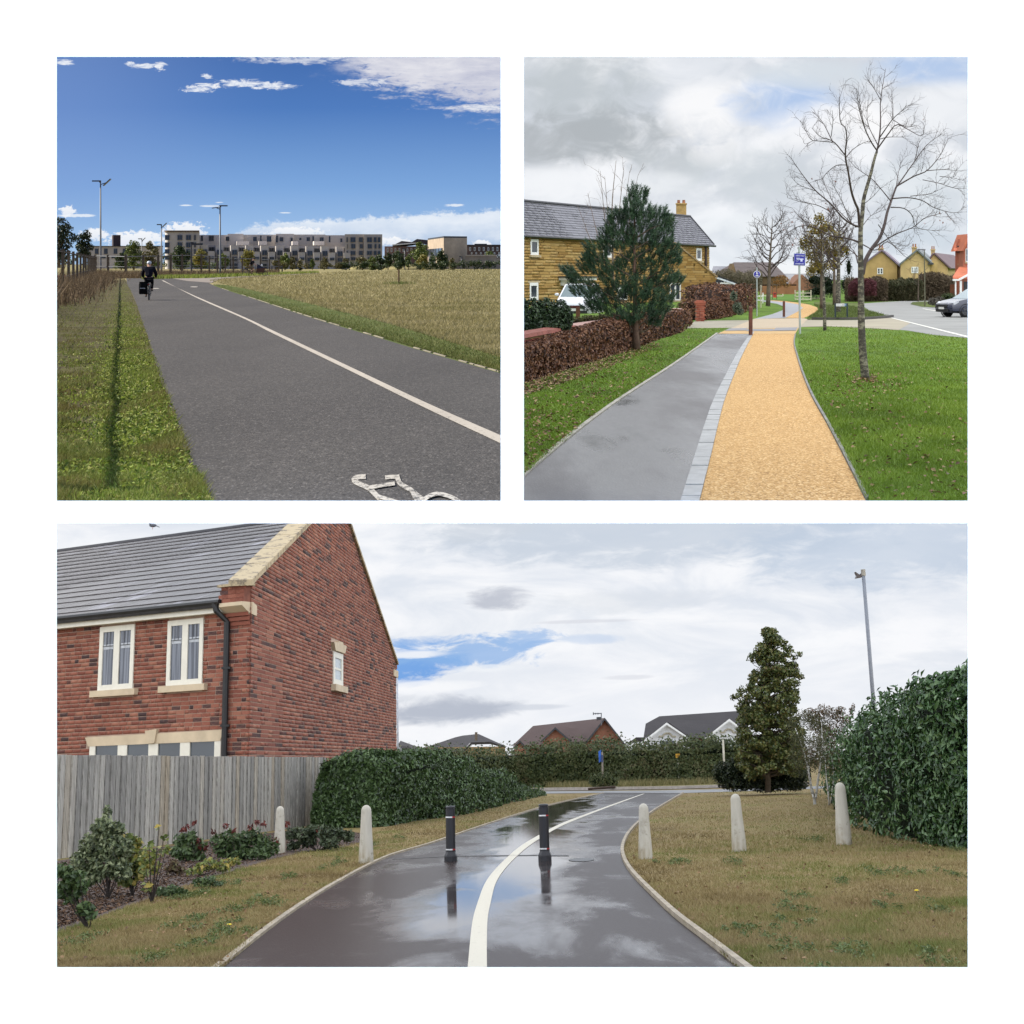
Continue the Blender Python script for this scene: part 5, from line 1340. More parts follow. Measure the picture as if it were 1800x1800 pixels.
def gable_house(z, name, label, eaveL, apex, eaveR, base, ridge, Y, D, wall, roof, group=None, over=0.25, roof_t=0.14, cat='house'):
 """a gabled house: its near gable in photo points at depth Y, its far ridge end at a photo point D metres further back"""
 a, b, c = V(z, *eaveL, Y), V(z, *apex, Y), V(z, *eaveR, Y); r = V(z, *ridge, Y + D)
 o = Vector((b.x, Y, 0)); t = thing(name, label, cat, z, o, 0, group); off = Vector((r.x - b.x, D, 0))
 zb = V(z, apex[0], base, Y).z
 P = [Vector((a.x, Y, zb)) - o, Vector((c.x, Y, zb)) - o, c - o, b - o, a - o]
 mb = MB(); mb.prism(P, off); part('wall', mb, wall, t)
 for s, e in ((a, 1), (c, -1)):
  sl = (b - s).normalized(); up = Vector((-sl.z, 0, sl.x)) if e > 0 else Vector((sl.z, 0, -sl.x))
  p0 = s - sl * over - o; p1 = b - o; dY = Vector((0, -over, 0)); off2 = off + Vector((0, over * 2, 0))
  m2 = MB(); m2.hexa([p0 + dY, p1 + dY, p1 + dY + off2, p0 + dY + off2] + [q + up * roof_t for q in (p0 + dY, p1 + dY, p1 + dY + off2, p0 + dY + off2)])
  part('roof', m2, roof, t)
 return t, o, Panel(z, Vector((a.x, Y, 0)), (1, 0, 0), (0, -1, 0))
def chimney(t, z, o, px0, px1, py0, py1, Y, m, pots=2, pot=None):
 mb = MB(); pbox(mb, z, o, px0, px1, py0, py1, Y, (px1 - px0) * Y / F); pbox(mb, z, o, px0 - 1, px1 + 1, py0, py0 + 2.2, Y - 0.1, (px1 - px0 + 1.5) * Y / F); c = part('chimney', mb, m, t)
 for i in range(pots):
  x = px0 + (px1 - px0) * (i + 0.5) / pots; p = V(z, x, py0, Y + 0.3) - o; r = (px1 - px0) * 0.16 * Y / F
  q = MB(); q.lathe([(r, 0), (r * 0.85, 5 * Y / F), (r, 5.4 * Y / F)], 8, p); part('chimney_pot', q, pot or plain('clay pot', (0.30, 0.13, 0.07), 0.8), c)
def hedge(z, name, label, pts, thick, m, n, leaf, core, cat='hedge', group=None, lump=0.10, aspect=0.6, jit=0.7, back=1.0, xmin=None, single_leaves=0, base_gap=0.0, bushy=0.0, droop=0.0):
 """pts: (px, py of foot, py of top); the front face stands on the foot line; thickness runs back"""
 q = spline([(p[0], p[1]) for p in pts], 60); tp = np.interp(np.linspace(0, 1, 60), np.linspace(0, 1, len(pts)), [p[2] for p in pts])
 B = Gn(z, q[:, 0], q[:, 1]); H = hz(z, q[:, 0], tp, B[:, 1])
 T = np.gradient(B, axis=0); T[:, 2] = 0; T /= np.linalg.norm(T, axis=1)[:, None]; N = np.stack([T[:, 1], -T[:, 0], np.zeros(60)], -1)
 N *= np.sign(-(N * B).sum(1))[:, None]     # towards the viewer
 o = Vector(B[30]); t = thing(name, label, cat, z, o, 0, group)
 lead = np.r_[0, np.cumsum(np.linalg.norm(np.diff(B, axis=0), axis=1))]
 wt = 1.0 / B[:, 1] ** 1.0; cw = np.cumsum(wt); cw /= cw[-1]
 s = np.interp(rng.random(n), cw, np.linspace(0, 59, 60)); i0 = np.clip(s.astype(int), 0, 58); fr = (s - i0)[:, None]
 lerp = lambda A: (A[i0] * (1 - fr[:, 0]) + A[i0 + 1] * fr[:, 0]) if A.ndim == 1 else A[i0] * (1 - fr) + A[i0 + 1] * fr
 b, h, nn = lerp(B), lerp(H), lerp(N); v = rng.random(n)
 ft = 0.66; z_ = np.where(v < ft, v / ft, 1.0); dep = np.where(v < ft, 0.0, (v - ft) / (1 - ft))
 rnd_c = 0.16; bulge = np.sqrt(np.clip(1 - np.clip((z_ - 1 + rnd_c) / rnd_c, 0, 1) ** 2, 0, 1)); inset = (1 - bulge) * 0.14
 P = b - nn * ((inset + dep * (1 - inset)) * thick)[:, None]; P[:, 2] = base_gap + z_ * (h - base_gap)
 lum = vnoise(P, 1.6 / max(0.3, thick), int(pts[0][0])); P += nn * ((lum - 0.42) * lump * 1.7)[:, None]; P[:, 2] += (lum - 0.5) * lump * 2 * (z_ > 0.8) + rng.normal(size=n) * bushy * (z_ > 0.9)
 P -= nn * (np.abs(rng.normal(size=n)) * min(lump, .15) * 0.4)[:, None]
 Nn = nn * (1 - dep * 0.8)[:, None] + np.array([0, 0, 1.0]) * (0.25 + dep + (z_ > .9) * 0.6)[:, None]
 m_ = n // 12     # the two ends
 for e, sg in ((0, -1), (59, 1)):
  u, v2 = rng.random(m_), rng.random(m_) ** 0.8; Q = B[e] - N[e] * (u * thick)[:, None] + T[e] * (sg * (0.06 - 0.3 * v2 ** 4) * thick)[:, None]; Q[:, 2] = base_gap + v2 * (H[e] - base_gap)
  P = np.concatenate([P, Q]); Nn = np.concatenate([Nn, np.tile(T[e] * sg + [0, 0, .3], (m_, 1))]); z_ = np.concatenate([z_, v2])
 if xmin is not None:
  k = P[:, 0] > xmin; P, Nn = P[k], Nn[k]
 Vt, Fc, R = leaves(P - np.array(o), Nn, leaf, aspect, jit, droop)
 k = int(single_leaves)
 if k:
  near = np.argsort(P[:, 1] + 40 * (z_[:len(P)] > 2))[:k * 3]; pick = rng.permutation(near)[:k]; mask = np.ones(len(P), bool); mask[pick] = False
  base = []
  for vv in range(12):
   lv = leaves(np.zeros((1, 3)), np.array([[0.0, -1.0, 0.5]]), leaf * 1.1, aspect, jit, droop, rnd=np.array([vv / 12.0])); base.append(npmesh('leaf', lv[0], lv[1], m, lv[2]))
  for j in pick: obj('leaf', base[j % 12], t, Vector(P[j] - np.array(o)) + Vector(Nn[j] * 0.02))
  Vt = Vt.reshape(-1, 4, 3)[mask].reshape(-1, 3); R = R.reshape(-1, 4)[mask].ravel(); ii = np.arange(mask.sum())[:, None] * 4
  Fc = np.concatenate([ii + [[0, 1, 2]], ii + [[0, 2, 3]]], 1).reshape(-1, 3)
 obj('foliage', npmesh('foliage', Vt, Fc, m, R), t, kind='stuff')
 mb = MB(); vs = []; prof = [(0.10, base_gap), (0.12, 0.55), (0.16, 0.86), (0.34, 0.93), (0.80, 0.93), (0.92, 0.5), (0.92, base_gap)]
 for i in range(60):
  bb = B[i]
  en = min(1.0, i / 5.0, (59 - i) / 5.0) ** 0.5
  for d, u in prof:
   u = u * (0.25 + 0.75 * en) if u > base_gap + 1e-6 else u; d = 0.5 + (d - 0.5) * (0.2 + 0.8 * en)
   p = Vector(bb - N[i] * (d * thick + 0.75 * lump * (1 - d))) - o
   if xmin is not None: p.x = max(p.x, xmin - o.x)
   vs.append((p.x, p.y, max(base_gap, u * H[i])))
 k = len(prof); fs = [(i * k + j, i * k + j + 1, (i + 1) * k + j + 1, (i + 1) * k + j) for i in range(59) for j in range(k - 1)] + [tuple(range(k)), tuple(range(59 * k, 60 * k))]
 mb.add(vs, fs); part('branches', mb, core, t)  # solid dark core, not modelled branches; stands in for inner shade
 return t
def bush(z, name, label, balls, Y, m, n, leaf, core, cat='shrub', group=None, aspect=0.6, jit=0.8, foot=None, xmin=None, shell=0.6, depth=0.9, corek=0.5, droop=0.0):
 """balls: (px, py, rx, ry) in photo pixels round depth Y"""
 k = Y / F; fx = foot or (balls[0][0], max(b[1] + b[3] for b in balls)); o = V(z, fx[0], fx[1], Y)
 t = thing(name, label, cat, z, o, 0, group); rr = random.Random(int(balls[0][0] * 3 + Y)); B = []
 for x, y, rx, ry in balls:
  c = V(z, x, y, Y + rr.uniform(-0.3, 0.3) * rx * k * depth); B.append((c.x, c.y, c.z, rx * k, rx * k * depth, ry * k))
 P, N = blobs(n, B, shell)
 if xmin is not None: kk = P[:, 0] > xmin; P, N = P[kk], N[kk]
 v, f, r = leaves(P - np.array(o), N, leaf * k, aspect, jit, droop); obj('foliage', npmesh('foliage', v, f, m, r), t, kind='stuff')
 mb = MB()
 if core:
  for b in B:
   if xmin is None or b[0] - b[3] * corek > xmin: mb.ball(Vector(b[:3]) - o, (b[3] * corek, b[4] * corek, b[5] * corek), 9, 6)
  if mb.v: part('branches', mb, core, t, kind='stuff')  # dark balls put shade inside the shrub in place of branches
 return t
def bare_tree(z, label, Y, limbs, twig=(26, 8), tw=1.0, bark=None, group=None, name='bare_tree', spread=1.6, seed=1, tcol=None, dens=0.06, twr=0.55, trunk_i=1, up=0.35, cat='tree', lv=2, xmax=None):
 """limbs: (photo points, radius at start, radius at end) in pixels; the first is the trunk"""
 rr = random.Random(seed); k = Y / F; o = V(z, *limbs[0][0][0], Y); t = thing(name, label, cat, z, o, 0, group)
 trunk, crown = MB(), MB()
 def P(x, y, dy): return V(z, x, y, Y + dy) - o
 def twigs(pts, dys, L, r, lev):
  n = len(pts)
  for i in range(1, n):
   seg = pts[i] - pts[i - 1]; ln = np.linalg.norm(seg); ang0 = math.atan2(-seg[1], seg[0])
   m_ = ln * dens * (1.0 if lev == lv else 1.6); cnt = int(m_) + (rr.random() < m_ - int(m_))
   for _ in range(cnt):
    f = rr.random(); p = pts[i - 1] + seg * f; dy = dys[i - 1]; a = ang0 + rr.choice((-1, 1)) * rr.uniform(0.35, 1.0); a += (math.pi / 2 - a) * up * rr.random()
    l = L * rr.uniform(0.4, 1.25); q = [p]; dd = [dy]; st = 5; da = rr.uniform(-0.16, 0.16); sy = rr.uniform(-1, 1) * l * k * 0.5
    for s in range(st):
     a += da + rr.uniform(-0.22, 0.22); q.append(q[-1] + np.array([math.cos(a), -math.sin(a)]) * l / st); dd.append(dd[-1] + sy / st)
    if xmax and max(v[0] for v in q) > xmax: continue
    crown.tube([P(v[0], v[1], d_) for v, d_ in zip(q, dd)], [max(r * k * (1 - 0.75 * s / st), 0.12 * k) for s in range(st + 1)], 3, False)
    if lev > 1: twigs(np.array(q), dd, L * 0.5, r * 0.62, lev - 1)
 for li, (pts, r0, r1) in enumerate(limbs):
  q = spline(pts, max(6, 3 * len(pts))); n = len(q); s0 = 0.0 if li < trunk_i else rr.uniform(-1, 1) * spread
  dys = [s0 * (i / (n - 1)) ** 1.2 for i in range(n)]
  (trunk if li < trunk_i else crown).tube([P(x, y, d_) for (x, y), d_ in zip(q, dys)], [(r0 + (r1 - r0) * i / (n - 1)) * k for i in range(n)], 8 if li < trunk_i else 5, li < trunk_i)
  if li >= trunk_i or trunk_i > 1 or len(limbs) == 1: twigs(q[(n // 4 if li else n // 2):], dys[(n // 4 if li else n // 2):], twig[0], tw * twr, lv)
 part('trunk', trunk, bark or BARK, t, True); part('crown', crown, tcol or bark or BARK, t, True, kind='stuff')
 return t
def auto_limbs(px, base, top, w, n, r, rr, first=0.3, lean=0.0, arch=0.5):
 """limbs of a small bare tree drawn from its foot to its top"""
 H = base - top; L = [([(px, base), (px + lean * .3, base - H * .4), (px + lean * .7, base - H * .75), (px + lean, top)], r, 0.35)]
 for i in range(n):
  f = first + (0.92 - first) * (i + rr.random() * 1.3) / n; s = rr.choice((-1, 1)); w_ = rr.uniform(-.25, .25); x0 = px + lean * f; y0 = base - H * f; l = w * 0.5 * (1.15 - f * 0.75) * rr.uniform(0.7, 1.15)
  L.append(([(x0, y0), (x0 + s * l * 0.35, y0 - l * (0.30 + w_)), (x0 + s * l * 0.7, y0 - l * (0.55 + arch * .5)), (x0 + s * l * rr.uniform(.8, 1.1), y0 - l * (0.9 + arch + w_))], r * (0.40 - 0.25 * f), 0.2))
 return L

# ================================================================== place 2: the stone house
STONE = mat('honey limestone', lambda n: dict(color=n.mix(n.noise(0.35, 4.0, 0.6).lin(0.35, 0.65) * 0.5, n.ramp(n.attr(), [(0.0, (0.25, 0.145, 0.042)), (0.3, (0.36, 0.22, 0.072)), (0.6, (0.43, 0.28, 0.098)), (0.85, (0.48, 0.33, 0.135)), (1.0, (0.33, 0.22, 0.09))]), (0.30, 0.185, 0.058)), rough=0.9, bump=n.noise(6.0, 3.0), bs=0.4, dist=0.03, spec=0.2))
MORT2 = plain('sandy mortar', (0.25, 0.17, 0.07), 0.95, 0.2, 2.0)
SLATE = mat('blue grey slate', lambda n: dict(color=n.mix(n.noise(0.6, 3.0) * 0.4, n.ramp(n.attr(), [(0.0, (0.105, 0.103, 0.120)), (0.5, (0.13, 0.128, 0.148)), (1.0, (0.155, 0.153, 0.175))]), (0.12, 0.12, 0.14)), rough=0.55, bump=n.noise(5.0, 3.0), bs=0.3, dist=0.02))
SLATEBACK = plain('slate underlay', (0.045, 0.045, 0.052), 0.8, 0.2)
SILL2 = plain('pale stone sill', (0.42, 0.33, 0.20), 0.85, 0.15, 4.0)
def stone_house():
 R = V(2, 1246, 520, 110); R.z = 0; L = V(2, 917, 520, 84.6); L.z = 0
 U = (R - L).normalized(); N = U.cross(Z3); N = N if N.dot(-R) > 0 else -N
 fp = Panel(2, L, U, N); o = L; t = thing('stone_house', 'honey stone house with a long slate roof behind the pine', 'house', 2, o)
 Lu = (R - L).length; we = fp.q(1246, 430.5)[1]
 back = -N; inn = Vector((back.x, back.y, 0)) * 1.38
 wl = MB(); wl.hexa([L + (0.0,) * 0 if False else L - o, R - o, R + inn * 3 - o, Vector((0.12, L.y + 12, 0)) - o] + [p + Z3 * we for p in (L - o, R - o, R + inn * 3 - o, Vector((0.12, L.y + 12, 0)) - o)]); part('wall', wl, MORT2, t)
 S = (0.12, 0.14, SILL2); holes = []
 holes.append(window(fp, o, t, 931.5, 945.5, 420, 448.5, 1, fw=0.16, sill=S)); holes.append(window(fp, o, t, 930, 945, 497, 527, 1, fw=0.16))
 holes.append(window(fp, o, t, 1059, 1075, 427, 453, 1, fw=0.14, sill=S)); holes.append(window(fp, o, t, 1223, 1232.5, 436, 458.5, 1, fw=0.16, sill=S)); holes.append(window(fp, o, t, 1084, 1102, 505, 527, 1, fw=0.14))
 # door with its canopy
 u0, w1 = fp.q(991, 497); u1, w0 = fp.q(1016, 532); d = MB(); fp.box(d, u0, u1, 0, w1, 0.0, 0.10, o); dd = part('door', d, plain('dark painted door', (0.03, 0.035, 0.04), 0.5), t)
 f = MB(); e = 0.12
 fp.box(f, u0 - e, u0, 0, w1, 0, 0.14, o); fp.box(f, u1, u1 + e, 0, w1, 0, 0.14, o); fp.box(f, u0 - e, u1 + e, w1, w1 + 0.06, 0, 0.14, o); part('door_frame', f, WHITE, dd); holes.append((u0 - e, u1 + e, 0, w1 + 0.06))
 c = MB(); a0, cw = fp.q(981, 491); a1, _ = fp.q(1027, 491); fp.box(c, a0, a1, cw - 0.05, cw + 0.10, 0.0, 0.8, o); fp.box(c, a0 + .2, a0 + .35, cw - 0.35, cw - 0.05, 0, 0.5, o); fp.box(c, a1 - .35, a1 - .2, cw - 0.35, cw - 0.05, 0, 0.5, o); cc = part('canopy', c, WHITE, t)
 c2 = MB(); fp.box(c2, a0 - .1, a1 + .1, cw + 0.10, cw + 0.17, 0.0, 0.9, o); part('canopy_roof', c2, SLATEBACK, cc)
 hl = MB(); q0, qw = fp.q(927, 493.5); q1, qx = fp.q(948, 497); fp.box(hl, q0, q1, qx, qw, 0, 0.05, o); part('lintel', hl, SILL2, t); holes.append((q0, q1, qx, qw))
 pieces('stone', fp, o, t, [(0.02, 0), (Lu, 0), (Lu, we - 0.05), (0.02, we - 0.05)], 0.158, 1.15, 0.022, 0.05, STONE, holes, 150, seed=3, near=(4, 2.4), wild=0.4)
 # roof
 rz = V(2, 1213, 381, R.y + inn.y).z; ro = Vector((0, 0, we)); eR = fp.at(Lu + 0.5, we - 0.02, 0.22); eL = fp.at(0.0, we - 0.02, 0.22); eL = eR + U * ((0.08 - eR.x) / U.x)
 rR = Vector((R.x + inn.x, R.y + inn.y, rz)); W = (rR - (eR + U * ((rR - eR).dot(U)))).normalized(); rn = U.cross(W); rn = rn if rn.z > 0 else -rn
 rp = Panel(2, eR, -U, rn, W); hW = (rR - eR).dot(W); uR = (rR - eR).dot(-U); uL = (eR.x - 0.08) / U.x
 # the roof stops where this place's own sky begins at its left
 uT = (eR.x + W.x * hW - 0.06) / U.x
 out = [(0, 0), (uL, 0), (uT, hW), (uR, hW)]
 rm = MB(); rp.poly(rm, out, -0.06, 0.0, o); roof = part('roof', rm, SLATEBACK, t)
 pieces('slate', rp, o, roof, out, 0.185, 0.86, 0.014, 0.012, SLATE, (), 150, tilt=0.10, seed=5, near=(18, 1.0), wild=0.03)
 rd = MB(); rd.tube([rR - o + Vector((0, 0, 0.03)), rp.at(uT, hW, 0.03) - o], 0.09, 6); part('ridge', rd, plain('dark ridge tiles', (0.05, 0.05, 0.058), 0.7, 0.2, 4.0), roof)
 vg = MB(); vg.tube([eR - o + Vector((0, 0, 0.04)), rR - o + Vector((0, 0, 0.04))], 0.06, 5); part('verge', vg, SLATEBACK, roof)
 gt = MB(); gt.tube([eR - o + N * 0.08 - Z3 * 0.06, rp.at(uL, 0, -0.06) - o + N * 0.08], 0.075, 6); part('gutter', gt, BLACK, t)
 dp = MB(); a = fp.at(Lu - 0.9, we, 0.12) - o; dp.tube([a, a - Z3 * we], 0.09, 6); part('downpipe', dp, plain('brown downpipe', (0.045, 0.028, 0.022), 0.6), t)
 chimney(t, 2, o, 1188.5, 1206.5, 357, 385, R.y + inn.y * 0.8, STONEC, 2)
 # the low front wing with a long sloping roof
 Y = 103.0; b = V(2, 1185.5, 530.5, Y); b.z = 0; wo_ = b
 wp = Panel(2, V(2, 1100, 530.5, Y) * 1.0, (1, 0.05, 0), (0.05, -1, 0)); wp.O.z = 0; q = wp.q
 P = [q(1100, 530), q(1257, 530.5), q(1257, 486), q(1185.5, 428.5), q(1128, 472), q(1100, 472)]; P[0] = (P[0][0], 0); P[1] = (P[1][0], 0)
 tw = part('front_wing', wp.poly(MB(), P, -5.0, 0.0, o), MORT2, t)
 h2 = [window(wp, o, t, 1177, 1196.5, 497.5, 528, 2, fw=0.10, sill=(0.16, 0.12, SILL2))]
 pieces('stone', wp, o, tw, P, 0.155, 0.52, 0.02, 0.04, STONE, h2, 150, seed=8, near=(4.6, 1.2), wild=0.4)
 for (x0, y0), (x1, y1), nm in (((1185.5, 427.0), (1259.5, 487.5), 'coping'), ((1185.5, 427.0), (1126, 472), 'coping')):
  a, c = wp.at(*q(x0, y0)) - o, wp.at(*q(x1, y1)) - o; dv = (c - a).normalized(); upv = Vector((-dv.z, 0, dv.x)); upv = upv if upv.z > 0 else -upv
  mb = MB(); mb.hexa([a - wp.N * 0.3, c - wp.N * 0.3, c + wp.N * 0.12, a + wp.N * 0.12] + [v + upv * 0.09 for v in (a - wp.N * 0.3, c - wp.N * 0.3, c + wp.N * 0.12, a + wp.N * 0.12)]); part(nm, mb, plain('weathered coping', (0.30, 0.215, 0.115), 0.9, 0.25, 3.0), tw)
  m2 = MB(); m2.hexa([a - wp.N * 5.2, c - wp.N * 5.2, c - wp.N * 0.3, a - wp.N * 0.3] + [v + upv * 0.07 for v in (a - wp.N * 5.2, c - wp.N * 5.2, c - wp.N * 0.3, a - wp.N * 0.3)]); part('wing_roof', m2, SLATE, tw)
 # plinth of red brick under the wing window
 pl = MB(); u0, w1 = q(1160, 533); u1, _ = q(1197, 533); wp.box(pl, u0, u1, -0.1, 0.02, 0.1, 0.5, o)
STONEC = plain('honey chimney stone', (0.40, 0.27, 0.10), 0.9, 0.25, 4.0, 0.4, 12.0)
stone_house()
def conservatory():
 Y = 112; o = V(2, 1258, 527, Y); t = thing('conservatory', 'white framed lean-to with a black sloping roof beside the stone house', 'conservatory', 2, o)
 f = lambda x, y, d=0: V(2, x, y, Y + d) - o
 r = MB(); r.prism([f(1252, 480.5), f(1296, 496.5), f(1295.5, 499), f(1252, 483.4)], (0, 4, 0)); part('roof', r, BLACK, t)
 w = MB(); w.prism([f(1257, 485.5), f(1293, 498), f(1293, 500.2), f(1290, 500), f(1257, 488.6)], (0, 0.3, 0)); part('barge_board', w, plain('pale blue white frame', (0.62, 0.66, 0.72), 0.5), t)
 for x0, x1, y0, y1 in ((1257, 1292, 496.5, 499.5), (1257, 1283, 505.4, 507), (1272.6, 1274.2, 494, 507), (1288.8, 1291, 499, 505), (1266, 1267.2, 499.5, 506)):
  m = MB(); pbox(m, 2, o, x0, x1, y0, y1, Y + 0.05, 0.2); part('frame', m, WHITE, t)
 g = MB(); g.prism([f(1257, 489, .3), f(1288, 499, .3), f(1288, 527, .3), f(1257, 527, .3)], (0, 0.1, 0)); part('glazing', g, GLASS, t)
conservatory()

# ------------------------------------------------------------------ hedges, low wall, pier, laurel
BEECH = leafmat('russet beech leaves', [(0.028, 0.014, 0.012), (0.070, 0.030, 0.020), (0.125, 0.052, 0.028), (0.20, 0.092, 0.045), (0.27, 0.145, 0.08)], 0.6, 0.15)
TWIGD = plain('dark twigs', (0.022, 0.014, 0.011), 0.9, 0.4, 8.0, spec=0.05)
LAUREL = leafmat('glossy laurel leaves', [(0.008, 0.018, 0.009), (0.018, 0.040, 0.016), (0.034, 0.068, 0.025), (0.060, 0.095, 0.038)], 0.38, 0.08, 0.5)
DARKIN = plain('dark core with painted shade', (0.008, 0.012, 0.006), 0.95, 0.3, 6.0, spec=0.03)  # near-black core colour: the shade between leaves is painted in
hedge(2, 'beech_hedge', 'long russet beech hedge in front of the low brick wall', [(908, 677, 613), (921, 673, 610), (1010, 646, 590), (1092, 620, 574), (1150, 600, 558), (1199, 584, 546), (1217, 571, 545)], 0.5, BEECH, 16000, 0.075, TWIGD, lump=0.05, xmin=0.06, single_leaves=0)
def low_wall():
 p = [V(2, 909, 591, 25.4), V(2, 921, 588.5, 26.6), V(2, 1010, 573, 31.5), V(2, 1092, 561.5, 37.0), V(2, 1150, 552.5, 43.0), V(2, 1198, 543, 50.0)]
 o = Vector((p[1].x, p[1].y, 0)); t = thing('brick_wall', 'low red brick wall with pale coping behind the beech hedge', 'wall', 2, o)
 red = mat('low wall brick', lambda n: dict(color=n.ramp(n.attr(), [(0, (0.12, 0.030, 0.022)), (0.5, (0.22, 0.058, 0.036)), (1, (0.28, 0.085, 0.05))]), rough=0.85, spec=0.2))
 cop = plain('pinkish coping', (0.36, 0.22, 0.19), 0.7, 0.2, 4.0)
 for i in range(5):
  a, b = p[i].copy(), p[i + 1].copy(); za, zb = a.z, b.z; a.z = b.z = 0; U = (b - a).normalized(); N = U.cross(Z3); pn = Panel(2, a, U, N); L = (b - a).length; h = min(za, zb) - 0.05
  if i == 0: mbase = MB()
  mbase.hexa([a - o, b - o, b - o - N * 0.2, a - o - N * 0.2, a - o + Z3 * (za - .05), b - o + Z3 * (zb - .05), b - o - N * 0.2 + Z3 * (zb - .05), a - o - N * 0.2 + Z3 * (za - .05)])
  pieces('brick', pn, o, t, [(0, 0.25), (L, 0.25), (L, h), (0, h)], 0.075, 0.25, 0.012, 0.015, red, (), 50 if i < 3 else 0, seed=20 + i)
  n_ = max(1, int(L / 0.9))
  for j in range(n_):
   q0, q1 = a + U * L * j / n_, a + U * (L * (j + 1) / n_ - 0.015); z0, z1 = za + (zb - za) * j / n_, za + (zb - za) * (j + 1) / n_
   m = MB(); m.hexa([q0 + N * 0.05 - o + Z3 * (z0 - .05), q1 + N * 0.05 - o + Z3 * (z1 - .05), q1 - N * 0.26 - o + Z3 * (z1 - .05), q0 - N * 0.26 - o + Z3 * (z0 - .05), q0 + N * 0.03 - o + Z3 * (z0 + .01), q1 + N * 0.03 - o + Z3 * (z1 + .01), q1 - N * 0.22 - o + Z3 * (z1 + .03), q0 - N * 0.22 - o + Z3 * (z0 + .03)])
   part('coping_stone', m, cop if i > 1 else plain('dark red coping brick', (0.20, 0.06, 0.042), 0.85, 0.3, 6.0), t)
 part('wall_core', mbase, MORT2, t)
low_wall()
def pier():
 Y = 57.5; o = G(2, 1231, 565); t = thing('gate_pier', 'red brick gate pier with a stepped cap between two hedges', 'pier', 2, o); k = o.y / F
 red = mat('pier brick', lambda n: dict(color=n.ramp(n.attr(), [(0, (0.20, 0.055, 0.035)), (0.5, (0.31, 0.09, 0.055)), (1, (0.37, 0.13, 0.08))]), rough=0.85, spec=0.2))
 W = 14.5 * k; H = 29 * k; mb = MB(); mb.box((0, W / 2, H / 2), (W - 0.02, W, H)); part('pier_core', mb, plain('pinkish mortar', (0.32, 0.22, 0.17), 0.9), t)
 pn = Panel(2, o + Vector((-W / 2, 0, 0)), (1, 0, 0), (0, -1, 0)); pieces('brick', pn, o, t, [(0, 0), (W, 0), (W, H), (0, H)], 0.066, 0.15, 0.012, 0.015, red, (), 60, seed=4)
 c = MB(); c.box((0, W / 2, H + 0.03), (W + 0.06, W + 0.06, 0.06)); c.box((0, W / 2, H + 0.09), (W + 0.10, W + 0.10, 0.06)); c.box((0, W / 2, H + 0.14), (W * 0.9, W * 0.9, 0.05)); part('cap', c, plain('orange brick cap', (0.34, 0.10, 0.06), 0.85, 0.2, 6.0), t)
pier()
hedge(2, 'beech_hedge', 'clipped russet beech hedge just right of the brick gate pier', [(1240, 563, 531), (1258, 561, 530), (1272, 559, 528), (1286, 556, 526)], 1.0, BEECH, 4000, 0.10, TWIGD)
hedge(2, 'beech_hedge', 'taller rounded beech hedge behind the round blue sign', [(1284, 557, 512), (1294, 553, 505), (1310, 550, 502), (1322, 546, 503), (1329, 541, 508)], 2.0, BEECH, 5000, 0.12, TWIGD, lump=0.2)
bush(2, 'evergreen_shrub', 'grey green evergreen shrub growing through the beech hedges', [(1296, 540, 9, 10), (1290, 520, 7, 10), (1300, 548, 8, 6)], 59, leafmat('grey green leaves', [(0.03, 0.05, 0.03), (0.09, 0.13, 0.08), (0.20, 0.24, 0.17)], 0.5, 0.1), 700, 3.0, DARKIN)
hedge(2, 'hedge', 'dark brown hedge under the conservatory windows', [(1257, 531, 507), (1275, 530.5, 506), (1300, 530, 505)], 2.0, leafmat('dark brown hedge leaves', [(0.05, 0.036, 0.03), (0.085, 0.062, 0.05), (0.13, 0.09, 0.065)], 0.7, 0.1), 7000, 0.25, TWIGD, lump=0.2)
bush(2, 'green_shrub', 'bright green low shrub left of the gate pier', [(1198, 541, 9, 8), (1209, 539, 10, 9), (1219, 542, 8, 8)], 62, leafmat('spring green leaves', [(0.05, 0.075, 0.015), (0.11, 0.15, 0.03), (0.17, 0.20, 0.05)], 0.5, 0.2), 900, 3.0, DARKIN)
bush(2, 'laurel_bush', 'dark glossy laurel bush at the left edge before the stone house', [(917, 555, 14, 34), (935, 556, 22, 32), (960, 556, 24, 34), (985, 556, 20, 30), (945, 575, 26, 18), (998, 560, 10, 20), (972, 572, 26, 16)], 30, LAUREL, 5200, 7.5, DARKIN, cat='bush', aspect=0.45, xmin=0.06)
bush(2, 'scrubby_shrub', 'thin olive shrub between the laurel and the pine', [(1012, 566, 14, 10), (1035, 562, 18, 9), (1060, 560, 18, 8), (1085, 556, 14, 8)], 38, leafmat('olive twiggy leaves', [(0.035, 0.035, 0.012), (0.08, 0.08, 0.025), (0.12, 0.11, 0.04)], 0.6, 0.1), 1400, 3.5, TWIGD, corek=0.6)
def gate_post():
 o = V(2, 1016, 560, 40); k = 40 / F; t = thing('gate_post', 'rusty brown timber post beside the white car', 'post', 2, o)
 mb = MB(); mb.box((0, 0, 9 * k), (7 * k, 7 * k, 22 * k)); part('post', mb, plain('rusty timber', (0.13, 0.055, 0.028), 0.9, 0.3, 6.0), t)
 m2 = MB(); m2.box((-6 * k, 0.05, 20.5 * k), (20 * k, 4 * k, 3.5 * k)); part('rail', m2, plain('dark red rail', (0.07, 0.016, 0.012), 0.8), t)
gate_post()

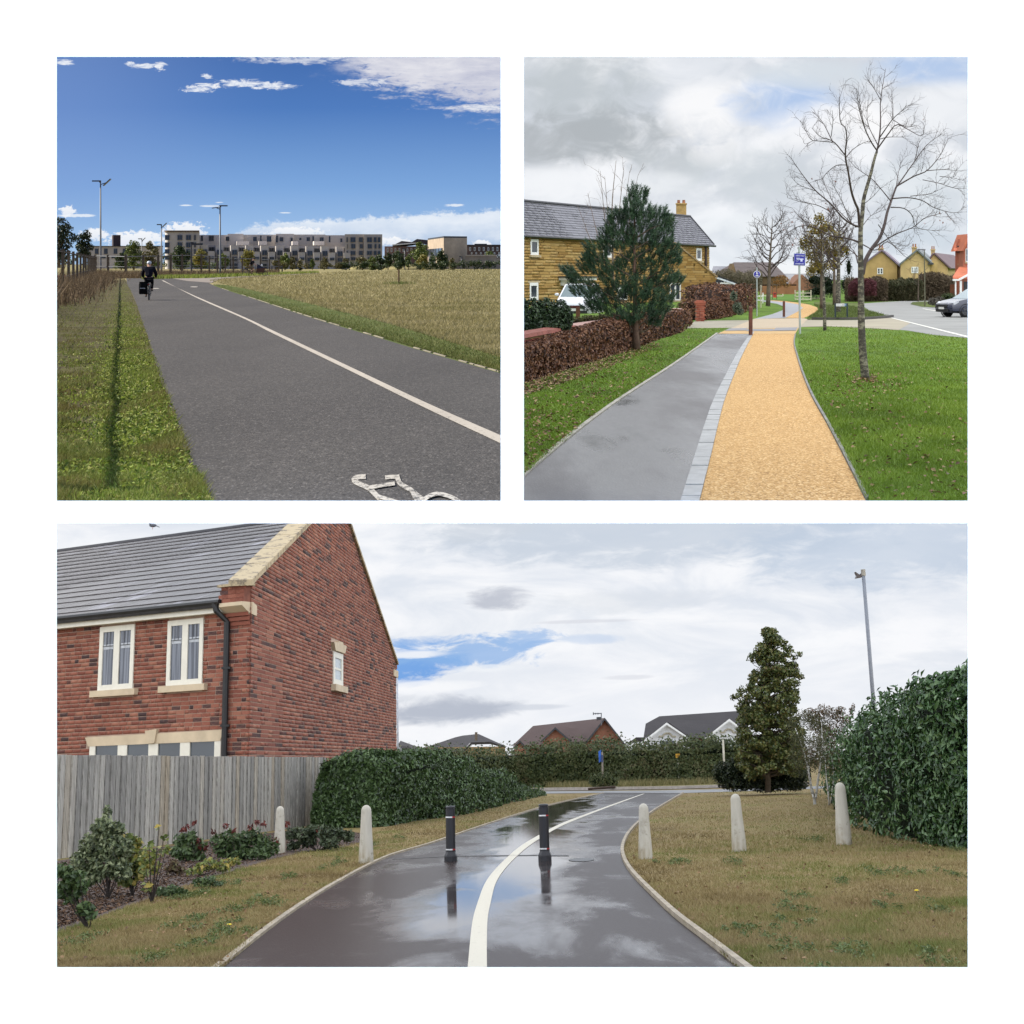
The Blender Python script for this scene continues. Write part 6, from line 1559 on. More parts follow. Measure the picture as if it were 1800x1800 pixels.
# ------------------------------------------------------------------ cars
TYRE = plain('tyre rubber', (0.012, 0.012, 0.012), 0.8)
def car(z, label, loc, rz, sc, paint, L=4.5, Wd=1.85, roof=1.5, suv=False, tilt=None):
 """front faces local -Y"""
 t = thing('car', label, 'car', z, loc, rz, None, sc); h = Wd / 2
 st = [(-L / 2, 0.72, 0.38, 0.60), (-L / 2 + 0.12, 0.90, 0.26, 0.74), (-L / 2 + 0.5, 0.98, 0.22, 0.86), (-L / 2 + 1.15, 1.0, 0.20, 0.98), (-0.2, 1.0, 0.20, 1.02), (L / 2 - 0.9, 1.0, 0.20, 1.04), (L / 2 - 0.2, 0.95, 0.26, 1.02), (L / 2, 0.82, 0.42, 0.92)]
 if suv: st = [(y, w, zl, zh + 0.08) for y, w, zl, zh in st]
 vs = []; k = 8
 for y, w, zl, zh in st:
  m = (zl + zh) / 2
  for x, zz in ((-0.80, zl), (-1.0, zl + 0.10), (-1.0, m + 0.08), (-0.88, zh), (0.88, zh), (1.0, m + 0.08), (1.0, zl + 0.10), (0.80, zl)): vs.append((x * w * h, y, zz))
 mb = MB(); mb.add(vs, [(i * k + j, i * k + (j + 1) % k, (i + 1) * k + (j + 1) % k, (i + 1) * k + j) for i in range(len(st) - 1) for j in range(k)] + [tuple(range(k)), tuple(range((len(st) - 1) * k, len(st) * k))])
 body = part('body', mb, paint, t, 40)
 zb = 1.0 + (0.08 if suv else 0); y0, y1, y2, y3 = -L / 2 + 1.05, -L / 2 + 1.85, L / 2 - (0.65 if suv else 1.3), L / 2 - (0.2 if suv else 0.35)
 c = MB(); ring = lambda y, w, zz: [(-w * h, y, zz), (w * h, y, zz)]
 q = [(-0.90 * h, y0, zb - .06), (0.90 * h, y0, zb - .06), (0.90 * h, y3, zb - .02), (-0.90 * h, y3, zb - .02), (-0.70 * h, y1, roof - .03), (0.70 * h, y1, roof - .03), (0.70 * h, y2, roof - .02), (-0.70 * h, y2, roof - .02)]
 c.hexa(q); c.hexa([(-0.70 * h, y1, roof - .03), (0.70 * h, y1, roof - .03), (0.70 * h, y2, roof - .02), (-0.70 * h, y2, roof - .02), (-0.6 * h, y1 + .15, roof + .02), (0.6 * h, y1 + .15, roof + .02), (0.6 * h, y2 - .15, roof + .02), (-0.6 * h, y2 - .15, roof + .02)]); part('cabin', c, paint, t, 30)
 Q = [Vector(v) for v in q]
 def glass(a, b, cc, d, nm, g=0.10, m=None):
  ce = (a + b + cc + d) / 4; n = (b - a).cross(d - a).normalized(); n = n if n.dot(ce - Vector((0, 0, 1.1))) > 0 else -n; p = [ce + (v - ce) * (1 - g) + n * 0.012 for v in (a, b, cc, d)]
  w = MB(); w.prism(p, n * -0.01); return part(nm, w, m or CARGLASS, t)
 glass(Q[0], Q[1], Q[5], Q[4], 'windscreen', 0.09); glass(Q[3], Q[2], Q[6], Q[7], 'rear_window', 0.14)
 for s in (0, 1):
  A, B, C, D = (Q[1], Q[2], Q[6], Q[5]) if s else (Q[0], Q[3], Q[7], Q[4]); m0, m1 = (A + B) / 2, (C + D) / 2
  glass(A, m0, m1, D, 'side_window', 0.13); glass(m0, B, C, m1, 'side_window', 0.13)
  e = 1 if s else -1
  for y in (-L / 2 + 0.85, L / 2 - 0.85):
   w = MB(); w.torus((e * (h - 0.10), y, 0.33), 0.24, 0.095, 24, 8, 'X'); wh = part('wheel', w, TYRE, t, True)
   r = MB(); r.lathe([(0.0, 0), (0.22, 0), (0.24, -0.03), (0.20, -0.05)], 16, (e * (h - 0.02), y, 0.33), Matrix.Rotation(e * math.pi / 2, 3, 'Y'));
   for i in range(5): a = i * 1.2566; r.box((e * (h - 0.0), y + math.cos(a) * 0.11, 0.33 + math.sin(a) * 0.11), (0.03, 0.05, 0.20), 0, math.pi / 2 - a + math.pi / 2)
   part('rim', r, plain('grey alloy', (0.10, 0.10, 0.105), 0.4, 0.1, metal=0.5), wh)
   ar = MB(); ar.torus((e * (h - 0.035), y, 0.33), 0.36, 0.03, 20, 5, 'X'); part('wheel_arch', ar, BLACK, t, True)
  mr = MB(); mr.ball((e * (h + 0.06), y0 + 0.5, zb + 0.06), (0.11, 0.06, 0.075), 10, 6); part('mirror', mr, paint, t, True)
  hl = MB(); hl.hexa([(e * 0.50 * h, -L / 2 + 0.06, 0.62), (e * 0.88 * h, -L / 2 + 0.20, 0.62), (e * 0.88 * h, -L / 2 + 0.5, 0.66), (e * 0.5 * h, -L / 2 + 0.4, 0.66), (e * 0.50 * h, -L / 2 + 0.10, 0.75), (e * 0.90 * h, -L / 2 + 0.26, 0.80), (e * 0.90 * h, -L / 2 + 0.5, 0.84), (e * 0.5 * h, -L / 2 + 0.4, 0.80)]); part('headlight', hl, mat('headlight glass', lambda n: dict(color=(0.55, 0.57, 0.6)), rough=0.1), t)
  dl = MB(); dl.box((e * (h + 0.004), 0.1, 0.62), (0.012, 0.012, 0.62)); dl.box((e * (h + 0.012), 0.0, 0.86), (0.02, 0.16, 0.03)); part('door_handle', dl, DARKMETAL, t)
 g = MB(); g.box((0, -L / 2 - 0.01, 0.60), (1.1 * h, 0.06, 0.14)); g.box((0, -L / 2 + 0.03, 0.36), (1.3 * h, 0.08, 0.16)); part('grille', g, BLACK, t)
 n_ = MB(); n_.box((0, -L / 2 - 0.035, 0.48), (0.52, 0.02, 0.115)); part('number_plate', n_, plain('plate white', (0.62, 0.62, 0.58), 0.5), t)
 return t
CARGLASS = mat('car glass', lambda n: dict(color=(0.12, 0.17, 0.18)), rough=0.05, spec=0.9)
car(2, 'white car parked before the stone house behind the pine', V(2, 1020, 561, 72), math.radians(-10), 0.98, mat('white car paint', lambda n: dict(color=(0.70, 0.71, 0.74)), rough=0.25, coat=0.5), suv=True, roof=1.62)
car(2, 'dark blue car parked at the right edge by the brick house', V(2, 1722, 557, 64), math.radians(-74), 0.76, mat('midnight blue paint', lambda n: dict(color=(0.010, 0.013, 0.034)), rough=0.22, coat=0.8), roof=1.48)

# ------------------------------------------------------------------ trees of place 2
PINEM = leafmat('blue green pine needles', [(0.008, 0.024, 0.014), (0.022, 0.054, 0.028), (0.046, 0.092, 0.042), (0.085, 0.135, 0.055)], 0.5, 0.08)
def pine():
 Y = 35.0; k = Y / F; o = G(2, 1118, 615); Y = o.y; k = Y / F
 t = thing('pine_tree', 'dark green pine with upright tufts in front of the stone house', 'tree', 2, o)
 P = lambda x, y, d=0.0: V(2, x, y, Y + d) - o
 tr = MB(); tr.tube([P(1119, 618), P(1118, 590), P(1117, 560), P(1116, 500), P(1115, 420), P(1116, 345)], [7.5 * k, 6 * k, 5.0 * k, 3.5 * k, 2 * k, .7 * k], 9)
 for pts in ([(1118, 590), (1126, 580), (1133, 570)], [(1117, 572), (1125, 560), (1136, 553)], [(1117, 570), (1106, 560), (1094, 556)], [(1118, 580), (1112, 574), (1108, 560)]): tr.tube([P(*q) for q in pts], [4 * k, 3 * k, 1.6 * k], 6)
 part('trunk', tr, plain('reddish pine bark', (0.115, 0.07, 0.05), 0.9, 0.4, 10.0, 0.7, 30.0), t, True)
 B = [(1116, 345, 10, 16), (1112, 372, 18, 20), (1134, 350, 5, 14), (1126, 380, 20, 20), (1100, 385, 12, 16), (1080, 395, 13, 24), (1066, 432, 14, 26), (1040, 446, 12, 20), (1034, 470, 16, 16), (1056, 470, 20, 18), (1094, 420, 26, 24), (1124, 425, 28, 28),
   (1150, 395, 12, 26), (1166, 388, 8, 20), (1176, 402, 8, 16), (1160, 425, 22, 22), (1174, 448, 18, 20), (1186, 462, 9, 14), (1148, 465, 26, 20), (1110, 470, 28, 22), (1078, 490, 24, 20), (1000, 480, 13, 8), (1012, 490, 14, 10), (1030, 510, 26, 16), (1052, 525, 22, 14), (1040, 543, 18, 8), (1072, 545, 24, 14), (1090, 520, 26, 18), (1120, 510, 28, 20), (1150, 500, 24, 18), (1172, 492, 18, 14), (1186, 497, 11, 9), (1144, 532, 28, 16), (1118, 555, 34, 12), (1158, 548, 20, 14), (1172, 525, 15, 12), (1100, 568, 18, 6), (1150, 570, 14, 8)]
 rr = random.Random(11); br = MB(); Vt = []; R = []; tufts = []
 for x, y, rx, ry in B:
  d = rr.uniform(-0.35, 0.35) * 0.6; br.tube([P(1116 + (x - 1116) * 0.05, min(y + abs(x - 1116) * 0.45 + 8, 585)), P(1116 + (x - 1116) * 0.55, y + abs(x - 1116) * .16 + 6, d * .5), P(x, y + ry * 0.3, d)], [1.5 * k, 1.0 * k, 0.4 * k], 4, False)
  m = int(15 + rx * ry * 0.165)
  for _ in range(m):
   a = rr.uniform(0, 6.28); q = math.sqrt(rr.random()); tx = x + rx * q * math.cos(a); ty = y + ry * q * math.sin(a); tufts.append((tx, ty, d + rr.uniform(-0.5, 0.5) * rx * k * 1.6, (tx - 1116) / 120.0))
 part('branches', br, BARK, t, True, kind='stuff')
 for x, y, d, ln in tufts:
  ax = Vector((ln * 0.9 + rr.uniform(-.4, .4), rr.uniform(-.5, .5), 1.0)).normalized(); c = P(x, y, d); L = rr.uniform(9, 15) * k; rv = rr.random(); n = 40
  for j in range(n):
   s = rr.random(); b = c + ax * L * s; dv = (ax * rr.uniform(0.4, 1.0) + Vector((rr.gauss(0, 1), rr.gauss(0, 1), rr.gauss(0, .7))) * 0.55).normalized(); l = rr.uniform(4.0, 7.0) * k; w = dv.orthogonal().normalized() * 0.42 * k
   Vt += [b - w, b + w, b + dv * l]; R += [min(1, max(0, rv * 0.5 + rr.random() * 0.5))] * 3
 Va = np.array([tuple(v) for v in Vt]); obj('crown', npmesh('crown', Va, np.arange(len(Va)).reshape(-1, 3), PINEM, np.array(R)), t, kind='stuff')
pine()
BIRCH = mat('pale mottled bark', lambda n: dict(color=n.mix(n.noise(9.0, 5.0, 0.7, v=n.scale(n.obj, (1, 1, 2.0))).sm(0.46, 0.62), (0.055, 0.048, 0.038), n.mix(n.noise(2.0), (0.20, 0.185, 0.125), (0.30, 0.275, 0.205))), rough=0.85, bump=n.noise(8.0, 3.0), bs=0.4, dist=0.01))
TWIG = plain('purple brown twigs', (0.058, 0.040, 0.036), 0.8, 0.35, 6.0)
TW0 = 1523.0
LIMBS = [
 ([(1522, 670), (1519, 645), (1516, 610), (1514, 560), (1513.5, 510), (1513, 470), (1512.5, 425), (1513, 402), (1516, 374), (1518, 351), (1523.5, 330), (1531, 304), (1537, 279.5), (1541.5, 266)], 7.6, 2.2),
 ([(1541, 268), (1546, 241.7), (1548, 213), (1548, 175.6), (1556.6, 120.8)], 1.6, .35), ([(1548, 176), (1536, 155), (1519.8, 132)], .7, .3), ([(1541, 264), (1531, 249), (1519.8, 224.7), (1510, 190.7), (1505.6, 154.8)], 1.4, .35), ([(1519.8, 224.7), (1511, 180), (1509, 160)], .8, .3),
 ([(1541.5, 263), (1561, 236), (1576.4, 219), (1597, 228), (1620, 239), (1625.6, 221)], 1.4, .35), ([(1546, 242), (1569, 209.6), (1584, 196), (1593.5, 185)], 1.2, .35), ([(1569, 210), (1590, 222), (1612, 221)], .7, .3), ([(1543, 255), (1525, 215), (1526, 175)], .9, .3), ([(1569, 210), (1569, 180), (1561, 162)], .7, .3), ([(1545, 245), (1562, 241), (1592, 241)], .8, .3),
 ([(1511, 398), (1508.5, 370), (1504.7, 360.7), (1497, 338), (1491.4, 304), (1485.8, 273.8), (1488.6, 243.6), (1485.8, 224.7), (1477, 213), (1475, 170)], 2.6, .4), ([(1485, 272), (1465, 249), (1442, 240), (1427, 224.7)], 1.3, .35), ([(1462, 246), (1446, 215), (1428, 196)], .9, .3), ([(1465, 250), (1431, 247), (1425, 245), (1407, 212)], .9, .3), ([(1486, 278), (1500, 262), (1520, 250), (1531, 249)], .9, .3), ([(1461, 240), (1464, 215), (1463, 194)], .7, .3), ([(1430, 247), (1416, 253), (1412, 249)], .5, .25), ([(1488, 290), (1470, 291), (1452, 305), (1446, 314), (1432, 317)], .9, .3),
 ([(1516, 482), (1520, 462), (1527, 447), (1535, 434), (1546, 419), (1554, 398), (1559.5, 374), (1566, 355), (1572.7, 336), (1576.5, 326.7)], 4.4, 1.6), ([(1576.5, 327), (1606.7, 309.7), (1629, 300), (1652, 273.8), (1667, 243.5)], 1.5, .35), ([(1574.6, 330.5), (1606.7, 285), (1629, 255), (1655.8, 235)], 1.3, .35), ([(1569, 349), (1597, 347.5), (1622, 353), (1644.5, 366), (1680, 374), (1696, 362)], 1.3, .3), ([(1566, 364.5), (1588, 366), (1603, 377.7), (1612, 400), (1652, 406)], 1.1, .3), ([(1566, 354), (1550, 334), (1531, 313.5), (1504.7, 294.6), (1491, 279)], 1.1, .35), ([(1630, 300), (1660, 298), (1690, 301)], .8, .3), ([(1622, 316), (1650, 322), (1680, 331), (1699, 331)], .7, .25), ([(1652, 310), (1676, 311), (1683, 302)], .6, .25), ([(1576, 325), (1580, 300), (1588, 290)], .8, .3), ([(1600, 345), (1642, 338), (1646, 318)], .7, .25),
 ([(1530, 440), (1546, 428.7), (1574.6, 411.7), (1606.7, 398.5), (1625.6, 383), (1655, 375)], 1.4, .3), ([(1517, 430), (1540, 440), (1560, 425), (1590, 450), (1600, 456)], 1.1, .3), ([(1544, 395), (1570, 430), (1590, 442)], .8, .3), ([(1607, 286), (1612, 265), (1616, 248)], .7, .3),
 ([(1511, 399), (1502.8, 396.6), (1482, 383.4), (1461, 358.8), (1434.8, 336), (1414, 311.6), (1387.6, 273.8)], 1.9, .35), ([(1460, 372), (1436.7, 360.7), (1408, 355), (1384, 347.5)], .9, .3), ([(1435, 336), (1405, 325), (1392, 312)], .7, .3), ([(1505, 400), (1470, 365), (1450, 325), (1440, 300)], .9, .3), ([(1498, 395), (1478, 350), (1462, 320)], .8, .3),
 ([(1511, 426), (1489.6, 419), (1459, 413.6), (1436.7, 402), (1414, 396.6), (1395, 402), (1374, 420)], 1.8, .35), ([(1437, 402), (1410, 385), (1392, 365)], .7, .3), ([(1459, 413), (1440, 425), (1410, 432), (1395, 428)], .7, .3), ([(1508, 462), (1503, 445), (1494, 434)], 1.6, .6), ([(1512, 455), (1495, 440), (1470, 425), (1440, 420)], 1.0, .3), ([(1514, 400), (1530, 380), (1545, 372), (1556, 360)], .8, .3), ([(1517, 360), (1535, 345), (1548, 330)], .7, .3)]
bt = bare_tree(2, 'leafless young tree with pale mottled trunk on the right lawn', 24.75, LIMBS, (30, 8), 1.0, BIRCH, seed=5, tcol=TWIG, dens=0.125, spread=1.4, twr=0.36, up=0.5, name='bare_tree', xmax=1720)
def last_leaves():
 n = 46; px = np.r_[rng.normal(1400, 16, 16), rng.normal(1450, 18, 12), rng.uniform(1390, 1690, 10), rng.normal(1660, 10, 8)]; py = np.r_[rng.normal(395, 12, 16), rng.normal(385, 22, 12), rng.uniform(200, 400, 10), rng.normal(380, 10, 8)]
 o = V(2, 1522, 670, 24.75); P = np.array([V(2, x, y, 24.75 + random.uniform(-.6, .6)) - o for x, y in zip(px, py)]); v, f, r = leaves(P, rng.normal(size=P.shape), 0.045, 0.5, 0.8)
 obj('dry_leaves', npmesh('dry_leaves', v, f, leafmat('last red brown leaves', [(0.10, 0.03, 0.02), (0.20, 0.07, 0.04), (0.25, 0.10, 0.08)], 0.6, 0.2), r), bt, kind='stuff')
last_leaves()
rr_ = random.Random(9)
bare_tree(2, 'thin straight sapling trunk left of the mottled tree', 47.6, auto_limbs(1450, 581.5, 420, 60, 9, 3.3, rr_, 0.5, -5), (20, 6), 0.8, BIRCH, seed=8, tcol=TWIG, dens=0.11, name='sapling', group=None)
bare_tree(2, 'pale birch trunk directly behind the street name plate', 71, auto_limbs(1473, 550.5, 372, 80, 18, 5.2, rr_, 0.4, 3), (20, 6), 0.9, BIRCH, seed=9, tcol=TWIG, dens=0.12, name='bare_birch')
bare_tree(2, 'darker slim trunk left of the pale birch', 90, auto_limbs(1467, 537, 392, 60, 9, 3.6, rr_, 0.45, -2), (18, 6), 0.8, BARK, seed=10, tcol=TWIG, dens=0.12, name='bare_tree')
bare_tree(2, 'leafless tree with a dark forked trunk left of the square blue sign', 87, auto_limbs(1350, 538, 384, 92, 24, 4.2, rr_, 0.30, 8, 0.35), (24, 7), 0.9, BARK, seed=12, tcol=TWIG, dens=0.12, name='bare_tree')
bare_tree(2, 'thin leafless sapling beside the far lamp post', 104, auto_limbs(1614, 530.5, 478, 30, 6, 1.6, rr_, 0.5, 1), (14, 5), 0.7, BARK, seed=13, tcol=TWIG, dens=0.12, name='sapling')
bare_tree(2, 'wispy leafless birch standing up behind the pine', 60, [([(1078, 520), (1077, 440), (1076, 360), (1083, 282)], 2.2, .3)] + [([(1077, y0), (1077 + dx * .5, y0 - 40), (1077 + dx, y1)], 1.0, .25) for y0, dx, y1 in ((450, -22, 300), (440, 30, 300), (470, -44, 340), (420, 20, 290), (460, 44, 310), (480, -62, 360), (430, -14, 310), (470, 40, 330))], (28, 7), 0.75, plain('pinkish brown bark', (0.16, 0.115, 0.085), 0.8), seed=14, dens=0.04, up=0.7, name='bare_birch')
YEL = leafmat('yellow autumn leaves', [(0.09, 0.075, 0.014), (0.20, 0.155, 0.022), (0.30, 0.22, 0.035), (0.16, 0.14, 0.03)], 0.5, 0.25)
def yellow_tree():
 t = bare_tree(2, 'autumn tree still holding yellow leaves behind the square blue sign', 78, auto_limbs(1444, 545, 372, 100, 24, 3.2, rr_, 0.35, 0), (20, 6), 0.9, BARK, seed=15, tcol=TWIG, dens=0.10, name='autumn_tree')
 o = V(2, 1444, 545, 78); k = 78 / F; B = []
 for x, y, rx, ry in ((1440, 385, 10, 12), (1432, 405, 16, 14), (1452, 402, 16, 14), (1470, 418, 16, 14), (1420, 425, 16, 14), (1410, 432, 8, 10), (1445, 430, 22, 18), (1428, 450, 20, 16), (1462, 445, 20, 16), (1480, 440, 14, 12), (1440, 470, 18, 14), (1425, 475, 10, 12), (1465, 466, 14, 10)):
  c = V(2, x, y, 78 + random.uniform(-1, 1) * rx * k) - o; B.append((c.x, c.y, c.z, rx * k, rx * k, ry * k))
 P, N = blobs(4200, B, 0.1); v, f, r = leaves(P, N, 4.2 * k, 0.6, 1.0); obj('leaves', npmesh('leaves', v, f, YEL, r), t, kind='stuff')
yellow_tree()
CONIF = leafmat('dark conifer sprays', [(0.008, 0.016, 0.010), (0.02, 0.035, 0.018), (0.045, 0.065, 0.03)], 0.6, 0.05)
bush(2, 'conifer', 'dark broad conifer behind the white rail fence', [(1440, 470, 14, 22), (1432, 492, 22, 16), (1450, 495, 26, 18), (1440, 512, 30, 14), (1462, 508, 26, 16), (1424, 516, 12, 8), (1492, 470, 8, 26), (1488, 440, 6, 16), (1486, 500, 14, 18)], 112, CONIF, 3600, 3.6, DARKIN, cat='tree', aspect=0.3, foot=(1450, 528), shell=0.3)
bush(2, 'small_tree', 'small orange leaved tree left of the square sign pole', [(1372, 492, 14, 9), (1366, 500, 10, 7), (1382, 498, 10, 8)], 130, leafmat('orange autumn leaves', [(0.12, 0.05, 0.012), (0.25, 0.11, 0.02), (0.32, 0.17, 0.05)], 0.6, 0.2), 700, 2.6, None, cat='tree', foot=(1372, 520))
# brown shrub belt behind the road
SCRUB = leafmat('bare brown shrub twigs', [(0.05, 0.034, 0.024), (0.10, 0.072, 0.046), (0.16, 0.12, 0.075), (0.12, 0.10, 0.05)], 0.8, 0.1)
def belt(label, x0, x1, top, base, Y, m, n, seed, leaf=7.0, asp=0.10, depth=5.0):
 """a continuous twiggy thicket with a ragged top"""
 o = V(2, (x0 + x1) / 2, base, Y); t = thing('shrub', label, 'shrub', 2, o); n *= 4; k = Y / F
 x = rng.uniform(x0, x1, n); dy = rng.uniform(0, depth, n); tp = top + 16 * vnoise(np.stack([x * .05, dy * .3, x * 0], -1), 2.0, seed) + 5 * (np.abs(x - (x0 + x1) / 2) / (x1 - x0) * 2) ** 4
 v = rng.random(n) ** 0.8; y = base - 1 - (base - 1 - tp) * v; d = _ray(2, x, y); tt = (Y + dy) / d[:, 1]; P = d * tt[:, None]; P[:, 2] += ZONES[2]['h']; P[:, 2] = np.maximum(P[:, 2], 0.02)
 vt, f, r = leaves(P - np.array(o), rng.normal(size=(n, 3)), leaf * k, asp, 1.0, 1.6, rnd=np.clip(vnoise(P, .5, seed + 3) * .6 + rng.random(n) * .4, 0, 1)); obj('twigs', npmesh('twigs', vt, f, m, r), t, kind='stuff')
 q = rng.permutation(n)[:n // 2]; vt, f, r = leaves(P[q] - np.array(o), rng.normal(size=(len(q), 3)), 3.0 * k, .6, 1.0); obj('leaves', npmesh('leaves', vt, f, m, r), t, kind='stuff')
belt('tall brown twiggy shrubs along the road behind the mottled trunk', 1486, 1560, 484, 533, 104, SCRUB, 3600, 1)
belt('wine red twiggy shrub just right of the birch', 1492, 1540, 484, 520, 101, leafmat('wine red twigs', [(0.07, 0.018, 0.025), (0.13, 0.036, 0.045), (0.17, 0.07, 0.065)], 0.7, 0.1), 900, 2, depth=2.0)
belt('dark green and brown shrubs under the middle yellow house', 1556, 1622, 486, 531, 106, leafmat('dark green brown shrub', [(0.024, 0.03, 0.012), (0.055, 0.062, 0.024), (0.10, 0.085, 0.04), (0.07, 0.09, 0.03)], 0.7, 0.1), 3400, 3)
belt('brown leafless shrubs left of the red brick house', 1616, 1680, 476, 531, 108, SCRUB, 3400, 4)
belt('grey brown twiggy thicket in front of the brown roofed house', 1252, 1340, 470, 512, 140, leafmat('grey brown twigs', [(0.08, 0.066, 0.045), (0.15, 0.125, 0.08), (0.20, 0.17, 0.11)], 0.8, 0.1), 2600, 5, 3.0, 0.2)
bush(2, 'heather_mound', 'grey rounded shrub mound at the kerb by the lamp post', [(1640, 530, 10, 7), (1652, 529, 11, 8), (1646, 531, 14, 6), (1660, 531, 8, 5)], 84, leafmat('grey heather', [(0.05, 0.045, 0.035), (0.10, 0.092, 0.075), (0.15, 0.14, 0.115)], 0.8, 0.05), 1400, 2.2, TWIGD)
bush(2, 'evergreen_shrub', 'green clipped shrub between the grey mound and the blue car', [(1664, 522, 10, 7), (1672, 524, 9, 9), (1668, 530, 9, 8)], 86, leafmat('mid green leaves', [(0.02, 0.032, 0.01), (0.05, 0.075, 0.02), (0.09, 0.12, 0.03)], 0.5, 0.1), 1000, 2.4, DARKIN)

# ------------------------------------------------------------------ houses behind
YST = plain('yellow house stone', (0.42, 0.29, 0.115), 0.9, 0.16, 1.2, 0.3, 4.0)
YST2 = plain('paler yellow stone', (0.46, 0.33, 0.15), 0.9, 0.16, 1.2, 0.3, 4.0)
RBR = plain('plum roof tiles', (0.115, 0.072, 0.080), 0.7, 0.25, 1.5, 0.4, 3.0)
RGR = plain('grey green slates', (0.13, 0.145, 0.145), 0.6, 0.25, 1.5, 0.4, 3.0)
def far_house(label, eL, ap, eR, base, rg, Y, D, wall, roof, wins, chim=None, extra=None):
 t, o, pn = gable_house(2, 'stone_house', label, eL, ap, eR, base, rg, Y, D, wall, roof, 'yellow stone houses behind the shrubs')
 for w in wins: window(pn, o, t, w[0], w[1], w[2], w[3], w[4], fw=0.12, bars=1)
 if chim: chimney(t, 2, o, *chim, Y + D * 0.1, YST2, 2)
 return t, o
far_house('yellow stone house with a lilac roof, first behind the mottled trunk', (1515, 467), (1549, 441), (1577, 466), 522, (1560, 444), 150, 14, YST, plain('lilac grey tiles', (0.17, 0.13, 0.165), 0.6, 0.2, 1.5), [(1542, 1552, 471, 482, 2)], (1544, 1553, 436, 448))
t_, o_ = far_house('yellow stone house with twin chimney pots and white upper window', (1583, 464), (1611, 441), (1634, 462), 522, (1626, 446), 146, 14, YST2, RGR, [(1602, 1614, 469, 480, 3)], (1603, 1611.5, 434, 446))
b_ = MB(); pbox(b_, 2, o_, 1634, 1648, 459, 522, 147, 6); part('side_bay', b_, YST, t_)
b_ = MB(); pbox(b_, 2, o_, 1631, 1641, 462, 465, 145.6, 1); part('porch_hood', b_, DARKMETAL, t_)
t_, o_ = far_house('yellow stone house with a long plum roof near the red brick house', (1630, 462), (1640, 446), (1666, 470), 522, (1676, 446), 152, 16, YST2, RBR, [], (1636.5, 1643.5, 438, 449))
def broad_house(name, label, x0, x1, xr0, xr1, ridge, eave, base, Y, wall, roof, D=8):
 """a house seen from its long side: roof slope above a wall"""
 o = V(2, (x0 + x1) / 2, base, Y); t = thing(name, label, 'house', 2, o); f = lambda x, y, d=0: V(2, x, y, Y + d) - o
 w = MB(); pbox(w, 2, o, x0, x1, eave, base, Y, D); part('wall', w, wall, t)
 r = MB(); r.hexa([f(x0 - 1, eave, -.3), f(x1 + 1, eave, -.3), f(x1 + 1, eave, D), f(x0 - 1, eave, D), f(xr0, ridge, D * .5), f(xr1, ridge, D * .5), f(xr1, ridge, D * .5 + .1), f(xr0, ridge, D * .5 + .1)]); part('roof', r, roof, t)
 return t, o
t_, o_ = broad_house('house', 'brown roofed house across the green beyond the thicket', 1250, 1382, 1290, 1358, 461, 486, 520, 175, plain('olive brown brick', (0.13, 0.085, 0.045), 0.9, 0.2, 1.0), plain('brown plum tiles', (0.085, 0.065, 0.060), 0.8, 0.2, 1.0))
pbg = MB(); pbg.prism([V(2, 1277, 500, 172) - o_, V(2, 1289, 463, 172) - o_, V(2, 1301, 500, 172) - o_], (0, 3, 0)); part('gable', pbg, plain('tan brick', (0.19, 0.12, 0.06), 0.9, 0.2, 1.0), t_)
t_, o_ = broad_house('house', 'distant house with pale grey roof and red gable behind the sign pole', 1372, 1440, 1379, 1430, 481, 498, 524, 190, plain('red brown brick', (0.20, 0.10, 0.06), 0.9, 0.2, 1.0), plain('pale grey tiles', (0.20, 0.195, 0.20), 0.7, 0.2, 1.0))
g_ = MB(); g_.prism([V(2, 1392, 500, 187) - o_, V(2, 1410.5, 482.5, 187) - o_, V(2, 1429, 500, 187) - o_, V(2, 1429, 524, 187) - o_, V(2, 1392, 524, 187) - o_], (0, 5, 0)); part('gable', g_, plain('orange red brick', (0.24, 0.115, 0.065), 0.9, 0.2, 1.0), t_)
broad_house('house', 'low grey roofed house just right of the conservatory', 1250, 1290, 1254, 1286, 468, 484, 515, 185, plain('tan brick', (0.19, 0.12, 0.06), 0.9), plain('lilac slate', (0.17, 0.165, 0.18), 0.7, 0.2, 1.0))
def garden_wall():
 p = [G(2, 1336, 517.5), G(2, 1380, 517), G(2, 1400, 517)]; o = p[0]; t = thing('brick_wall', 'orange brick garden wall beyond the far green', 'wall', 2, o)
 mb = MB(); H = 15 * o.y / F; mb.hexa([p[0] - o, p[2] - o, p[2] - o + Vector((0, .4, 0)), p[0] - o + Vector((0, .4, 0))] + [v + Z3 * H for v in (p[0] - o, p[2] - o, p[2] - o + Vector((0, .4, 0)), p[0] - o + Vector((0, .4, 0)))]); part('wall_face', mb, plain('orange brick', (0.25, 0.115, 0.05), 0.9, 0.2, 1.0), t)
 c = MB(); c.hexa([v + Z3 * H for v in (p[0] - o, p[2] - o, p[2] - o + Vector((0, .5, 0)), p[0] - o + Vector((0, .5, 0)))] + [v + Z3 * (H + .12) for v in (p[0] - o, p[2] - o, p[2] - o + Vector((0, .5, 0)), p[0] - o + Vector((0, .5, 0)))]); part('coping', c, TWIGD, t)
garden_wall()
poly('far_green', [(1330, 528), (1345, 518.5), (1372, 518), (1420, 518), (1450, 522), (1420, 529), (1395, 529.6), (1360, 527.5)], grassland('bright far lawn', [(0.05, 0.10, 0.015), (0.08, 0.16, 0.022), (0.11, 0.19, 0.035)], 0.3, 3.0), 2, 0.03)
